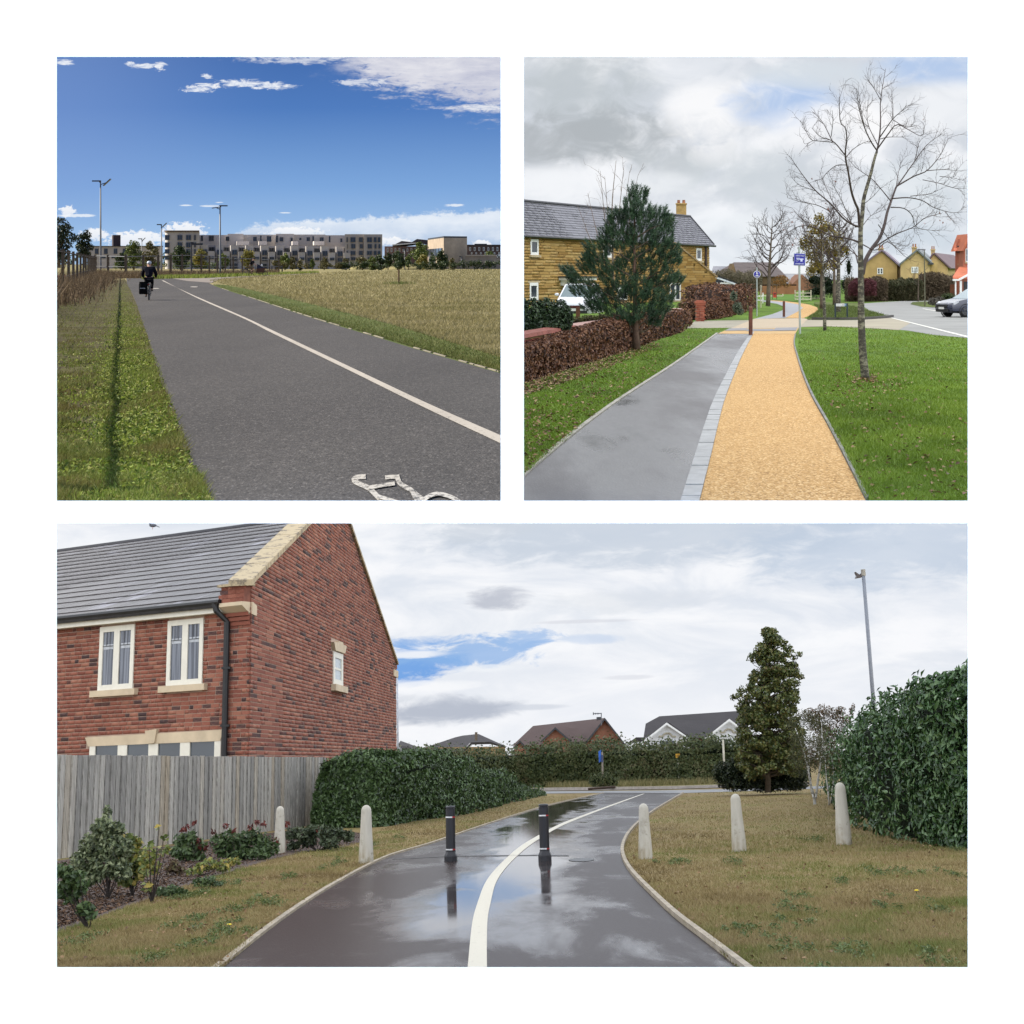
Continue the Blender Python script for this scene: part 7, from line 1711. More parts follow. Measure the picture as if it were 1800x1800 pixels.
# red brick house cut by the right edge
def red_house():
 Y = 92; o = V(2, 1690, 531, Y); t = thing('brick_house', 'red brick house with orange tiles cut by the right edge', 'house', 2, o); f = lambda x, y, d=0: V(2, x, y, Y + d) - o
 RB = plain('bright red brick', (0.36, 0.125, 0.075), 0.9, 0.2, 2.0, 0.3, 8.0); OT = plain('orange clay tiles', (0.44, 0.125, 0.06), 0.8, 0.2, 2.5, 0.5, 5.0)
 w = MB(); w.prism([f(1679, 540), f(1679, 440), f(1684, 420), f(1740, 420), f(1740, 540)], (2.3, 8, 0)); part('wall', w, RB, t)
 g = MB(); g.prism([f(1694, 540, -1.2), f(1694, 438, -1.2), f(1704, 412, -1.2), f(1716, 438, -1.2), f(1716, 540, -1.2)], (0, 1.3, 0)); part('bay', g, RB, t)
 r = MB(); r.prism([f(1677, 442, -.3), f(1684, 419, 1.5), f(1700, 419, 1.5), f(1695, 438, -.3)], (0, 0.12, 0.1)); part('roof', r, OT, t)
 r = MB(); r.prism([f(1692.5, 441, -1.5), f(1704, 411, -1.5), f(1705, 411, -1.5), f(1705, 414, -1.5), f(1694.5, 441, -1.5)], (0, 2.5, 0)); part('roof', r, OT, t)
 pn = Panel(2, V(2, 1679, 540, Y), (1, 0, 0), (0, -1, 0))
 window(pn, o, t, 1684, 1688.6, 442, 463.5, 1, fw=0.2, bars=1, sill=(0.1, 0.1, SILL2)); pn2 = Panel(2, V(2, 1694, 540, Y - 1.2), (1, 0, 0), (0, -1, 0)); window(pn2, o, t, 1697, 1706, 437, 460, 2, fw=0.12, bars=1, sill=(0.1, 0.1, SILL2))
 d = MB(); d.tube([f(1690, 440, -.15), f(1690, 472, -.15)], 0.07, 6); d.box(f(1690, 438, -.2), (0.4, 0.3, 0.4)); part('downpipe', d, BLACK, t)
 p = MB(); p.prism([f(1675.5, 490, -3), f(1687, 472.5, -1.2), f(1705, 472.5, -1.2), f(1705, 490, -3)], (0, 0.1, 0.12)); po = part('porch_roof', p, OT, t)
 b = MB(); b.prism([f(1675, 490.4, -3.1), f(1675, 493.6, -3.1), f(1686, 493.6, -3.1), f(1703, 484.5, -3.1), f(1703, 481, -3.1), f(1685, 490.6, -3.1)], (0, 0.12, 0)); part('barge_board', b, WHITE, po)
 for x in (1678.5, 1687):
  c = MB(); pbox(c, 2, o, x, x + 2.6 if x < 1680 else x + 4, 493.6, 528, Y - 3, 0.3); part('porch_post', c, WHITE, t)
 dr = MB(); pbox(dr, 2, o, 1694, 1704, 495, 530, Y - 1.3, 0.2); part('door', dr, DARKMETAL, t)
 sw = MB(); pbox(sw, 2, o, 1670, 1680, 500, 531, Y + 2, 1); part('side_wall', sw, plain('brown side brick', (0.22, 0.10, 0.055), 0.9, 0.2, 2.0), t)
red_house()

# ------------------------------------------------------------------ posts, signs, rails, bin
TIMB = plain('reddish brown bollard timber', (0.115, 0.042, 0.026), 0.7, 0.25, 6.0)
def bollard2(label, px, top, base, w):
 o = G(2, px, base); k = o.y / F; H = (base - top) * k; W = w * k; t = thing('timber_bollard', label, 'bollard', 2, o, 0.1, 'brown timber bollards on the path')
 mb = MB(); mb.box((0, 0, H * 0.40), (W, W, H * 0.84)); mb.box((0, 0, H * 0.91), (W, W, H * 0.14)); part('post', mb, TIMB, t)
 m = MB(); m.box((0, 0, H * 0.83), (W * 0.9, W * 0.9, H * 0.035)); part('red_band', m, plain('dull red band', (0.17, 0.016, 0.014), 0.5), t)
 c = MB(); c.hexa([(-W / 2, -W / 2, H * .98), (W / 2, -W / 2, H * .98), (W / 2, W / 2, H * .98), (-W / 2, W / 2, H * .98), (-W * .4, -W * .4, H), (W * .4, -W * .4, H), (W * .4, W * .4, H), (-W * .4, W * .4, H)]); part('cap', c, plain('weathered top', (0.24, 0.14, 0.10), 0.8), t)
bollard2('near brown bollard standing where the gravel track meets the crossing', 1319.5, 539, 590, 5.6)
bollard2('far brown bollard on the path beyond the crossing', 1378, 529, 557.2, 3.6)
POLE = plain('pale grey green pole', (0.36, 0.40, 0.38), 0.5, 0.1, 3.0)
BLUE = plain('deep blue sign face', (0.022, 0.02, 0.30), 0.45, 0.08)
def round_sign():
 o = G(2, 1330.5, 556); k = o.y / F; t = thing('round_sign', 'round blue shared path sign on a slim pale pole', 'sign', 2, o)
 mb = MB(); mb.tube([(0, 0, -.1), (0, 0, 86 * k)], 1.05 * k, 8); part('pole', mb, POLE, t)
 R = Matrix.Rotation(math.pi / 2, 3, 'X'); zc = 73.7 * k
 m = MB(); m.lathe([(6.4 * k, 0), (6.4 * k, 0.02)], 24, (-.2 * k, -1.2 * k, zc), R); part('plate', m, WHITE, t)
 m = MB(); m.lathe([(5.5 * k, 0), (5.5 * k, 0.012)], 24, (-.2 * k, -1.2 * k - 0.022, zc), R); part('sign_face', m, BLUE, t)
 y = -1.2 * k - 0.037; s = MB()
 q = lambda x, z_, w, h: s.box((x * k, y, zc + z_ * k), (w * k, 0.008, h * k))
 s.lathe([(0.7 * k, 0), (0.7 * k, .008)], 8, (-.9 * k, y, zc + 3.9 * k), R); q(-.9, 2.2, 1.2, 2.2); q(-1.3, .6, .5, 1.4); q(-.5, .6, .5, 1.4); s.lathe([(0.55 * k, 0), (0.55 * k, .008)], 8, (1.1 * k, y, zc + 3.0 * k), R); q(1.1, 1.7, .9, 1.7); q(.85, .5, .4, 1.1); q(1.4, .5, .4, 1.1)
 part('walkers_symbol', s, WHITE, t, kind='stuff')
 b = MB(); b.torus((-1.7 * k, y, zc - 2.9 * k), 1.2 * k, .25 * k, 14, 4, 'Y'); b.torus((1.5 * k, y, zc - 2.9 * k), 1.2 * k, .25 * k, 14, 4, 'Y')
 for a, c in (((-1.7, -2.9), (-.8, -1.3)), ((-.8, -1.3), (1.0, -1.3)), ((1.0, -1.3), (1.5, -2.9)), ((-.8, -1.3), (0, -2.9)), ((0, -2.9), (1.0, -1.3)), ((1.0, -1.3), (.9, -.7))): b.tube([(a[0] * k, y, zc + a[1] * k), (c[0] * k, y, zc + c[1] * k)], .22 * k, 4)
 part('bicycle_symbol', b, WHITE, t, kind='stuff')
round_sign()
def square_sign():
 o = G(2, 1406.3, 586.8); k = o.y / F; t = thing('square_sign', 'square dark blue sign with white lettering on a pale green pole', 'sign', 2, o)
 mb = MB(); mb.tube([(0, 0, -.1), (-.8 * k, 0, 70 * k), (-1.4 * k, 0, 153 * k)], 1.9 * k, 10); part('pole', mb, POLE, t)
 zc = 130.5 * k; x0 = -1.2 * k; y = -2.1 * k; tl = Matrix.Rotation(0.03, 3, 'Y')
 def B(m, x, z_, w, h, d, th): m.box(Vector((x0, 0, zc)) + tl @ Vector((x * k, y - d, z_ * k)), (w * k, th, h * k), 0, 0, 0.03)
 p = MB(); B(p, 0, 0, 20.5, 21.5, 0, .015); part('plate', p, plain('pale sign edge', (0.42, 0.45, 0.62), 0.5), t)
 p = MB(); B(p, 0, 0, 18.6, 19.6, .014, .012); part('sign_face', p, BLUE, t)
 rr = random.Random(4); L = MB()
 for zz, spans in ((6.6, ((-7.2, -1.0), (.8, 7.6))), (-7.3, ((-7.2, 2.0), (3.0, 7.4)))):
  for a, b in spans:
   x = a
   while x < b: w = rr.uniform(.5, .9); h = rr.uniform(1.4, 2.6); B(L, x + w / 2, zz + rr.uniform(-.2, .2), w * .8, h, .026, .006); B(L, x + w / 2 + .3, zz + rr.choice((-.8, 0, .8)), .8, .4, .027, .006); x += w + .35
 part('lettering', L, plain('white sign print', (0.55, 0.57, 0.78), 0.5), t, kind='stuff')
 E = MB()
 for x, z_, w, h in ((-3.0, 2.2, 6, 1.6), (-4.4, .9, 2, 2.6), (-1.5, .2, 5, 1.2), (2.6, .6, 5, 2.8), (6, 1.0, 2, 1.6), (3.2, -2.2, 3.6, 2.4), (-4.8, -2.9, 3.6, .5), (-2.6, -1.8, .6, 1.6), (-6.4, -2.2, .5, 1.4)): B(E, x, z_, w, h, .026, .006)
 part('emblem', E, plain('white sign print', (0.55, 0.57, 0.78), 0.5), t, kind='stuff')
 c = MB(); c.box((x0 - 2.5 * k, 0, zc + 11.5 * k), (5 * k, .08, 1.4 * k)); c.box((x0 - 10.8 * k, -1 * k, zc + 1 * k), (1.2 * k, .06, 8 * k)); part('bracket', c, DARKMETAL, t)
square_sign()
def name_plate():
 a, b = G(2, 1468.3, 560.2), G(2, 1489.2, 560.2); k = a.y / F; t = thing('street_sign', 'white street name plate between two dark green posts', 'sign', 2, a); d = b - a
 pm = plain('dark blue green post', (0.020, 0.034, 0.040), 0.5)
 for x in (0, d.x):
  m = MB(); m.box((x, 0, 13.4 * k), (2.6 * k, 2.6 * k, 27.2 * k)); part('post', m, pm, t)
 m = MB(); m.box((8.2 * k, -.05, 24.2 * k), (14.6 * k, .04, 4.6 * k)); part('name_plate', m, WHITE, t)
 m = MB(); m.box((17.2 * k, -.05, 24.3 * k), (3.4 * k, .04, 4.8 * k)); part('blue_plate', m, plain('steel blue plate', (0.05, 0.14, 0.26), 0.5), t)
 s = MB(); s.box((17.3 * k, -.08, 24.4 * k), (1.4 * k, .02, 2.2 * k)); part('blue_plate_symbol', s, plain('pale blue', (0.3, 0.42, 0.55), 0.5), t)
 s = MB(); s.box((12.9 * k, -.08, 24.2 * k), (.9 * k, .02, 2.6 * k)); s.box((12.9 * k, -.082, 25.2 * k), (1.5 * k, .02, .5 * k)); part('plate_symbol', s, BLACK, t)
 l = MB(); rr = random.Random(2); x = 1.8
 while x < 10.6: w = rr.uniform(.35, .6); l.box(((x) * k, -.08, (24.2 + rr.uniform(-.3, .3)) * k), (w * k * .5, .02, rr.uniform(.8, 1.5) * k)); x += w + .35
 part('lettering', l, plain('grey letters', (0.30, 0.29, 0.30), 0.6), t, kind='stuff')
name_plate()
def rails(name, label, x0, x1, base, tops, posts, m, Y=None):
 a, b = G(2, x0, base), G(2, x1, base); k = a.y / F; t = thing(name, label, 'fence', 2, a); H = (base - tops[0]) * k
 for i in range(posts):
  q = MB(); x = (b.x - a.x) * i / (posts - 1); q.box((x, 0, H / 2 + .05), (1.5 * k, 1.5 * k, H + .15)); part('post', q, m, t)
 for y in tops[1:]:
  q = MB(); q.box(((b.x - a.x) / 2, -1.2 * k, (base - y) * k), (b.x - a.x + 1.5 * k, .06, 1.5 * k)); part('rail', q, m, t)
CREAM = plain('cream painted rail', (0.55, 0.50, 0.38), 0.7, 0.15, 4.0)
rails('rail_fence', 'white post and rail fence crossing behind the square sign pole', 1397.5, 1425.5, 528.6, (513, 515, 521, 526), 3, CREAM)
rails('rail_fence', 'low plain rail right of the white fence', 1426, 1443, 528.4, (522, 524), 2, plain('grey brown rail', (0.20, 0.17, 0.12), 0.8))
rails('rail_fence', 'short white rail stub behind the round sign pole', 1330, 1341, 533, (518, 520.5, 527.5), 2, WHITE)
rails('rail_fence', 'thin yellowish rail across the far green', 1342, 1376, 521.5, (519, 520), 4, CREAM)
def thin_post(name, label, px, top, base, w, m, cat='post'):
 o = G(2, px, base); k = o.y / F; t = thing(name, label, cat, 2, o); mb = MB(); mb.tube([(0, 0, -.05), (0, 0, (base - top) * k)], w * k / 2, 6); part('post', mb, m, t)
thin_post('timber_stake', 'pale thin stake beside the round sign pole', 1337.5, 501, 541, 1.7, CREAM)
def bin_():
 o = G(2, 1362, 527); k = o.y / F; t = thing('litter_bin', 'red bin hung on a post frame across the green', 'bin', 2, o)
 m = MB(); m.hexa([(-2.8 * k, 0, 4 * k), (2.8 * k, 0, 4 * k), (2.8 * k, 4 * k, 4 * k), (-2.8 * k, 4 * k, 4 * k), (-2.8 * k, 0, 13 * k), (2.8 * k, 0, 13 * k), (2.8 * k, 4 * k, 13 * k), (-2.8 * k, 4 * k, 13 * k)]); part('bin_body', m, plain('red bin plastic', (0.50, 0.05, 0.025), 0.5, 0.1), t)
 m = MB(); m.box((0, -.05, 11 * k), (3.6 * k, .05, 1.6 * k)); part('bin_slot', m, DARKMETAL, t)
 for x in (-4, 3.6):
  m = MB(); m.tube([(x * k, 2 * k, -.1), (x * k, 2 * k, 26 * k)], .5 * k, 5); part('frame_post', m, BARK, t)
 m = MB(); m.tube([(-4.5 * k, 2 * k, 26 * k), (9 * k, 2 * k, 26 * k)], .6 * k, 5); part('frame_bar', m, BARK, t)
bin_()
def lamp2():
 o = G(2, 1626, 538.6); k = o.y / F; t = thing('street_lamp', 'slim olive lamp post at the road bend with flat head', 'street lamp', 2, o)
 m = MB(); m.tube([(0, 0, -.1), (-.4 * k, 0, 30 * k), (-1.2 * k, 0, 100 * k)], [1.4 * k, 1.1 * k, .9 * k], 8); part('pole', m, plain('olive pole', (0.11, 0.105, 0.065), 0.6), t)
 m = MB(); m.hexa([(-14 * k, -.3, 99.5 * k), (-1 * k, -.3, 98.5 * k), (-1 * k, .3, 98.5 * k), (-14 * k, .3, 99.5 * k), (-12.5 * k, -.2, 101 * k), (-1 * k, -.2, 100.8 * k), (-1 * k, .2, 100.8 * k), (-12.5 * k, .2, 101 * k)]); part('lamp_head', m, DARKMETAL, t)
lamp2()
# ------------------------------------------------------------------ lawns of place 2
GR2 = leafmat('wet lawn blades', [(0.05, 0.075, 0.010), (0.11, 0.175, 0.017), (0.175, 0.265, 0.027), (0.28, 0.35, 0.06)], 0.5, 0.2, 0.35, patch=0.8)
LIT2 = leafmat('fallen brown leaves', [(0.06, 0.028, 0.014), (0.13, 0.065, 0.028), (0.24, 0.14, 0.06), (0.34, 0.24, 0.12)], 0.6, 0.05)
LWN_R = [(1403, 590), (1455, 574), (1545, 577.5), (1641, 589.5), (1705, 596), (1710, 905), (1542, 905), (1526, 880), (1482, 793), (1456, 743), (1431, 698), (1414, 657), (1404, 625)]
LWN_L = [(912, 845), (1000, 770), (1066, 716), (1118, 682), (1178, 643), (1230, 606), (1258, 586), (1278, 577), (1214, 577), (1200, 586), (1150, 604), (1092, 624), (1010, 650), (912, 682)]
def lawn2():
 a = []
 for Pp, n in ((LWN_R, 80000), (LWN_L, 34000)):
  p = scatter(2, Pp, n); p = p[p[:, 0] > 0.05]; u = vnoise(p * [1, 0.4, 1], 1.3, 31); a.append(blades(p, 0.022 + 0.042 * u, 0.010 + 0.0001 * p[:, 1], 1.2, rnd=np.clip(u * 0.45 + rng.random(len(p)) * 0.55, 0, 1)))
 stuff('grass', 2, a, GR2)
 b = []
 for Pp, n in ((LWN_R, 620), (LWN_L, 900), ([(1450, 700), (1600, 690), (1590, 660), (1470, 650)], 160), ([(912, 700), (912, 680), (1010, 648), (1092, 622), (1150, 602), (1160, 612), (1092, 640), (1010, 672)], 1700), ([(1500, 676), (1545, 676), (1540, 662), (1505, 662)], 160)):
  p = scatter(2, Pp, n); p = p[p[:, 0] > 0.05]; p[:, 2] = rng.uniform(0.015, 0.05, len(p)); b.append(leaves(p, np.tile([0, 0, 1.0], (len(p), 1)), 0.052, 0.6, 0.35))
 stuff('fallen_leaves', 2, b, LIT2)
 v = [(1418, 561), (1440, 545), (1430, 536), (1500, 539), (1564, 557), (1508, 561), (1470, 561.6)]; p = scatter(2, v, 9000); stuff('verge_grass', 2, [blades(p, 0.10, 0.03, 0.9)], leafmat('olive verge blades', [(0.05, 0.07, 0.015), (0.09, 0.125, 0.025), (0.14, 0.17, 0.04)], 0.6, 0.2))
lawn2()

# low shrubs along the far side of the dry field in place 1
def field_shrubs():
 rr = random.Random(77)
 for lab, x0, x1, y0, n, m in (('low dark shrubs at the foot of the end tower', 600, 680, 463, 26, LD1), ('long low shrubs before the stone cube and the low wall', 690, 885, 461, 54, LD1), ('low mixed shrubs before the stepped flats', 480, 600, 465, 24, LO1), ('low green shrubs behind the mesh fence left of the bend lamp post', 200, 380, 462, 46, LG1)):
  bush(1, 'shrub', lab, [(rr.uniform(x0, x1), rr.uniform(y0, 470), rr.uniform(4, 8), rr.uniform(3, 6)) for _ in range(n)], 345, m, n * 60, 2.6, None, foot=((x0 + x1) / 2, 474), shell=.2)
field_shrubs()
# ================================================================== place 3: the brick house
def wallbrick(name, cols):
 def fn(n):
  f = n.attr(); a = n.noise(0.35, 4.0, 0.6); g = n.noise(9.0, 3.0, 0.7)
  c = n.ramp(f, cols, 'CONSTANT'); c = n.mix(a.lin(0.4, 0.7) * 0.35, c, (0.21, 0.075, 0.048)); c = n.mix(g.sm(0.55, 0.75) * 0.35, c, (0.36, 0.20, 0.15))
  return dict(color=c, rough=0.9, bump=g, bs=0.5, dist=0.02, spec=0.2)
 return mat(name, fn)
BR3 = wallbrick('mixed red brick', [(0.0, (0.215, 0.076, 0.052)), (0.20, (0.265, 0.10, 0.068)), (0.38, (0.185, 0.064, 0.046)), (0.55, (0.30, 0.128, 0.085)), (0.68, (0.24, 0.088, 0.06)), (0.84, (0.062, 0.038, 0.038)), (0.94, (0.115, 0.05, 0.042))])
MORT3 = plain('buff mortar', (0.36, 0.26, 0.20), 0.95, 0.2, 3.0)
CAST = plain('cream cast stone', (0.52, 0.42, 0.29), 0.8, 0.12, 2.0, 0.2, 20.0)
LICH = mat('lichened coping stone', lambda n: dict(color=n.mix(n.noise(3.0, 5.0, 0.7).sm(0.5, 0.62), (0.40, 0.32, 0.20), (0.17, 0.14, 0.10)), rough=0.9, bump=n.noise(8.0, 4.0), bs=0.5, dist=0.03))
TILE3 = mat('grey roof tile with painted sheen', lambda n: dict(color=n.mix(n.noise(0.45, 4.0, 0.6, v=n.world()).sm(0.50, 0.66) * n.attr().sm(0.5, 0.9), n.ramp(n.attr(), [(0, (0.070, 0.062, 0.060)), (0.5, (0.085, 0.075, 0.074)), (1, (0.100, 0.090, 0.089))]), (0.20, 0.19, 0.215)), rough=0.5, spec=0.5, bump=n.noise(6.0, 3.0), bs=0.2, dist=0.02))  # paler patches: wet sheen put into the colour
UPVC = plain('cream white window frame', (0.66, 0.63, 0.54), 0.4, 0.05)
GLASS3 = mat('curtained glass', lambda n: dict(color=n.mix(n.noise(1.0, 2.0, v=n.scale(n.obj, (14, 14, .3))).sm(.4, .6), (0.045, 0.052, 0.07), (0.15, 0.165, 0.20))), rough=.1, spec=.6)
def brick_house():
 C = V(3, 437, 1300, 44); C.z = 0; Lp = V(3, 100, 1300, 47.9); Lp.z = 0; Rp = V(3, 697, 1300, 74.6); Rp.z = 0
 Uf = (Lp - C).normalized(); Nf = Uf.cross(Z3); Nf = Nf if Nf.dot(C) < 0 else -Nf
 Ug = (Rp - C).normalized(); Ng = Ug.cross(Z3); Ng = Ng if Ng.dot(C) < 0 else -Ng
 fp, gp = Panel(3, C, Uf, Nf), Panel(3, C, Ug, Ng); o = C; LL = (Lp - C).length * 1.12; GL = (Rp - C).length
 t = thing('brick_house', 'large red brick house with a grey tiled roof and tall gable', 'house', 3, o)
 # gable outline
 a0, a1, b0, b1 = gp.q(430, 1036), gp.q(542.5, 921), gp.q(697, 1166), gp.q(612.5, 921)
 m0 = (a1[1] - a0[1]) / (a1[0] - a0[0]); m1 = (b1[1] - b0[1]) / (b1[0] - b0[0]); ua = (b0[1] - a0[1] + m0 * a0[0] - m1 * b0[0]) / (m0 - m1); wa = a0[1] + m0 * (ua - a0[0])
 wL = a0[1] + m0 * (0 - a0[0]); G5 = [(-.03, 0), (GL, 0), (GL, b0[1]), (ua, wa), (-.03, wL)]
 we = fp.q(389, 1079)[1]; wl2 = fp.q(100, 1107)[1]; we = (we + wl2) / 2
 core = MB(); gp.poly(core, [(max(u, 0.07), w) for u, w in G5], -0.05, 0.0, o); part('gable_wall', core, MORT3, t)
 fw_ = MB(); fp.box(fw_, 0.05, LL, 0, we, -0.05, 0.0, o); part('front_wall', fw_, MORT3, t)
 # openings
 gh = [window(gp, o, t, 584.3, 601, 1144, 1207.5, 1, UPVC, 0.16, (0.22, 0.18, CAST), 1, glass=plain('frosted glass', (0.36, 0.42, 0.46), .2, .15))]
 def stone(pn, pts, d, nm='lintel', m=CAST):
  q = [pn.q(*p) for p in pts]; part(nm, pn.poly(MB(), q, 0.0, d, o), m, t); us = [v[0] for v in q]; ws = [v[1] for v in q]; return (min(us), max(us), min(ws), max(ws))
 gh.append(stone(gp, [(581.5, 1128.5), (589.5, 1129.5), (589.5, 1127.2), (597.5, 1129.5), (597.5, 1132.6), (604, 1136.5), (601, 1149), (584.5, 1143.5)], 0.12))
 fh = []
 for x0, x1, y0, y1 in ((178, 234.5, 1103, 1210.5), (297, 356.5, 1092, 1202)):
  fh.append(window(fp, o, t, x0, x1, y0, y1, 2, UPVC, 0.10, (0.17, 0.16, CAST), glass=GLASS3))
  u0, u1, w0, w1 = fh[-1]; wd = t.children[-1]; w0 += 0.17; le = MB(); H = w1 - w0; Wd = (u1 - u0)
  for sx in (0.0, 0.5):
   a = u0 + Wd * (sx + 0.10); b = u0 + Wd * (sx + 0.40)
   fp.box(le, a, b, w0 + H * 0.685, w0 + H * 0.695, .03, .036, o)
   for q in (0.33, 0.67): fp.box(le, a + (b - a) * q - .006, a + (b - a) * q + .006, w0 + H * 0.695, w0 + H * 0.93, .03, .036, o)
  part('leading', le, DARKMETAL, wd)
  bl = MB()
  for sx in (0.0, 0.5): fp.box(bl, u0 + Wd * (sx + 0.11), u0 + Wd * (sx + 0.39), w0 + H * 0.64, w0 + H * 0.72, .014, .022, o)
  part('blind', bl, plain('pale blind', (0.40, 0.42, 0.45), 0.6), wd)
 l0 = stone(fp, [(152, 1296.5), (396, 1282.5), (389, 1302.5), (157.5, 1312)], 0.06); fh.append(l0); stone(fp, [(259.5, 1284.5), (280, 1281.5), (276, 1306), (263.5, 1307.5)], 0.11, 'keystone')
 fh.append(window(fp, o, t, 160, 388, 1304, 1392, 4, UPVC, 0.045))
 # bricks: the nearest ones singly
 pieces('brick', gp, o, t, G5, 0.1135, 1.02, 0.024, 0.012, BR3, gh, 150, seed=41, near=(1.0, 3.2), wild=0.04, ends=0.9)
 pieces('brick', fp, o, t, [(-.03, 0), (LL, 0), (LL, we), (-.03, we)], 0.1135, 0.315, 0.019, 0.012, BR3, fh, 150, seed=42, near=(0.8, 4.0), wild=0.05, ends=0.9)
 # roof
 A = gp.at(ua, wa) - Vector((0, 0, 0.75)); E = fp.at(0.86, fp.q(393.5, 1064)[1], 0.42)
 W = A - E; W = (W - Uf * W.dot(Uf)); hW = W.length; W.normalize(); rn = Uf.cross(W); rn = rn if rn.z > 0 else -rn; rp = Panel(3, E, Uf, rn, W); uA = (A - E).dot(Uf); LR = max(rp.q(50, 955)[0], LL)
 out = [(0, 0), (LR, 0), (LR, hW), (uA, hW)]; rb = part('roof', rp.poly(MB(), out, -0.1, 0.0, o), plain('dark roof felt', (0.03, 0.028, 0.028), 0.9), t)
 out2 = [(0.0, 0), (LR, 0), (LR, hW), (uA + 0.15, hW)]
 pieces('roof_tile', rp, o, rb, out2, hW / 17.0, 0.33, 0.010, 0.012, TILE3, (), 300, tilt=0.035, lift=0.014, seed=43, near=(2.5, 1.2), wild=0.02, ends=0)
 rd = MB(); rd.tube([rp.at(uA - .2, hW, 0.0) - o, rp.at(LR, hW, 0.0) - o], 0.11, 8); part('ridge_tiles', rd, plain('dark ridge', (0.04, 0.038, 0.042), 0.7, 0.2, 3.0), rb)
 fa = MB(); fp.box(fa, 0.86, LL, we, we + 0.20, 0.0, 0.28, o); part('fascia', fa, UPVC, t)
 gu = MB(); gu.tube([fp.at(0.80, we + 0.27, 0.36) - o, fp.at(LL, we + 0.27, 0.36) - o], 0.085, 8); part('gutter', gu, BLACK, t)
 dp = MB(); u, _ = fp.q(402, 1200); dp.tube([fp.at(u + .25, we + 0.25, 0.36) - o, fp.at(u + .2, we + 0.05, 0.34) - o, fp.at(u, we - 0.25, 0.12) - o, fp.at(u, 0, 0.12) - o], 0.085, 8)
 for w_ in (1.2, 2.7, 4.2): dp.box(fp.at(u, w_, 0.1) - o, (0.24, 0.2, 0.06))
 part('downpipe', dp, BLACK, t)
 # parapet shoulder, kneeler, coping
 kn = MB(); w0 = fp.q(405, 1080)[1]; w1 = fp.q(405, 1062)[1]; w2 = fp.q(405, 1034)[1]
 pts = [(-0.02, w0 - 0.02, 0.02), (-0.02, w1, 0.02), (-0.02, w1, 0.36), (-0.02, w1 - 0.10, 0.36), (-0.02, w0 + 0.04, 0.14)]
 kn.prism([fp.at(0.0, w, d) - o - Ug * 0.02 for _, w, d in pts], Uf * 0.82); fp.box(kn, 0.0, 0.80, w0 - .05, w1 - .01, 0, .1, o); part('kneeler', kn, CAST, t)
 k2 = MB(); q0, q1 = gp.q(437, 1083), gp.q(445, 1083); gp.poly(k2, [(-.02, w0 - .05), (0.55, w0 - .05), (0.55, w0 + .22), (0.1, w1), (-.02, w1)], 0.0, 0.05, o); part('kneeler', k2, CAST, t)
 sh = MB(); fp.box(sh, 0.0, 0.80, w1, w2, -0.02, 0.30, o); s_ = part('shoulder', sh, plain('shoulder brick', (0.20, 0.075, 0.05), .9, .3, 5.0), t)
 sp = Panel(3, fp.at(0, 0, 0.30), Uf, Nf); pieces('brick', sp, o, s_, [(0, w1), (0.80, w1), (0.80, w2), (0, w2)], 0.1135, 0.30, 0.014, 0.016, BR3, (), 12, seed=44)
 sg = Panel(3, C - Ug * 0.0, Nf, Ng); cp = MB(); fp.box(cp, -0.1, 0.9, w2, w2 + 0.07, -0.05, 0.38, o); part('cap_slab', cp, LICH, t)
 for j in range(3):
  cb = MB(); fp.box(cb, 0.0, 0.78, w0 - .08 - .12 * j, w0 + .02 - .12 * j, 0, 0.13 - .04 * j, o); part('corbel', cb, BR3, t)
 def slope(u0, w0, u1, w1, th, back, n):
  for i in range(n):
   p, q = i / n, (i + 1) / n - 0.004; a = gp.at(u0 + (u1 - u0) * p, w0 + (w1 - w0) * p) - o; b = gp.at(u0 + (u1 - u0) * q, w0 + (w1 - w0) * q) - o
   mb = MB(); f, k = Ng * 0.10, -Ng * back; mb.hexa([a + f, b + f, b + k, a + k] + [v + Z3 * th for v in (a + f, b + f, b + k, a + k)]); part('coping', mb, LICH, t)
 slope(-0.35, wL - 0.35 * m0, ua, wa, 0.16, 0.55, 7); slope(ua, wa, GL + 0.3, b0[1] + 0.3 * m1, 0.12, 0.5, 6)
 kr = MB(); gp.box(kr, GL - 1.0, GL + 0.5, gp.q(690, 1188)[1], gp.q(690, 1176)[1], -0.3, 0.05, o); part('kneeler', kr, CAST, t)
 ks = MB(); gp.box(ks, GL - 0.05, GL + 0.45, gp.q(697, 1176)[1], b0[1], -0.3, 0.0, o); part('shoulder', ks, BR3, t)
 # bird on the ridge
 rpn = rp.at(0, hW, 0.1); bp = PL(3, 268.5, 929, rpn, rn); tb = thing('pigeon', 'grey pigeon standing on the ridge of the tiled roof', 'bird', 3, bp - rn * 0.0, math.radians(10)); s = 1.15
 b = MB(); b.ball((0, 0, .11 * s), (.13 * s, .065 * s, .065 * s), 12, 8); b.tube([(-.07 * s, 0, .13 * s), (-.115 * s, 0, .20 * s), (-.125 * s, 0, .235 * s)], [.05 * s, .034 * s, .03 * s], 8); b.ball((-.13 * s, 0, .245 * s), .034 * s, 8, 6); b.hexa([(.10 * s, -.03 * s, .09 * s), (.24 * s, -.035 * s, .035 * s), (.24 * s, .035 * s, .035 * s), (.10 * s, .03 * s, .09 * s), (.10 * s, -.03 * s, .12 * s), (.24 * s, -.035 * s, .05 * s), (.24 * s, .035 * s, .05 * s), (.10 * s, .03 * s, .12 * s)])
 part('body', b, plain('slate grey feathers', (0.10, 0.105, 0.125), 0.7, 0.3, 12.0), tb, True)
 k = MB(); k.tube([(-.155 * s, 0, .243 * s), (-.19 * s, 0, .235 * s)], [.011, .003], 5); part('beak', k, DARKMETAL, tb)
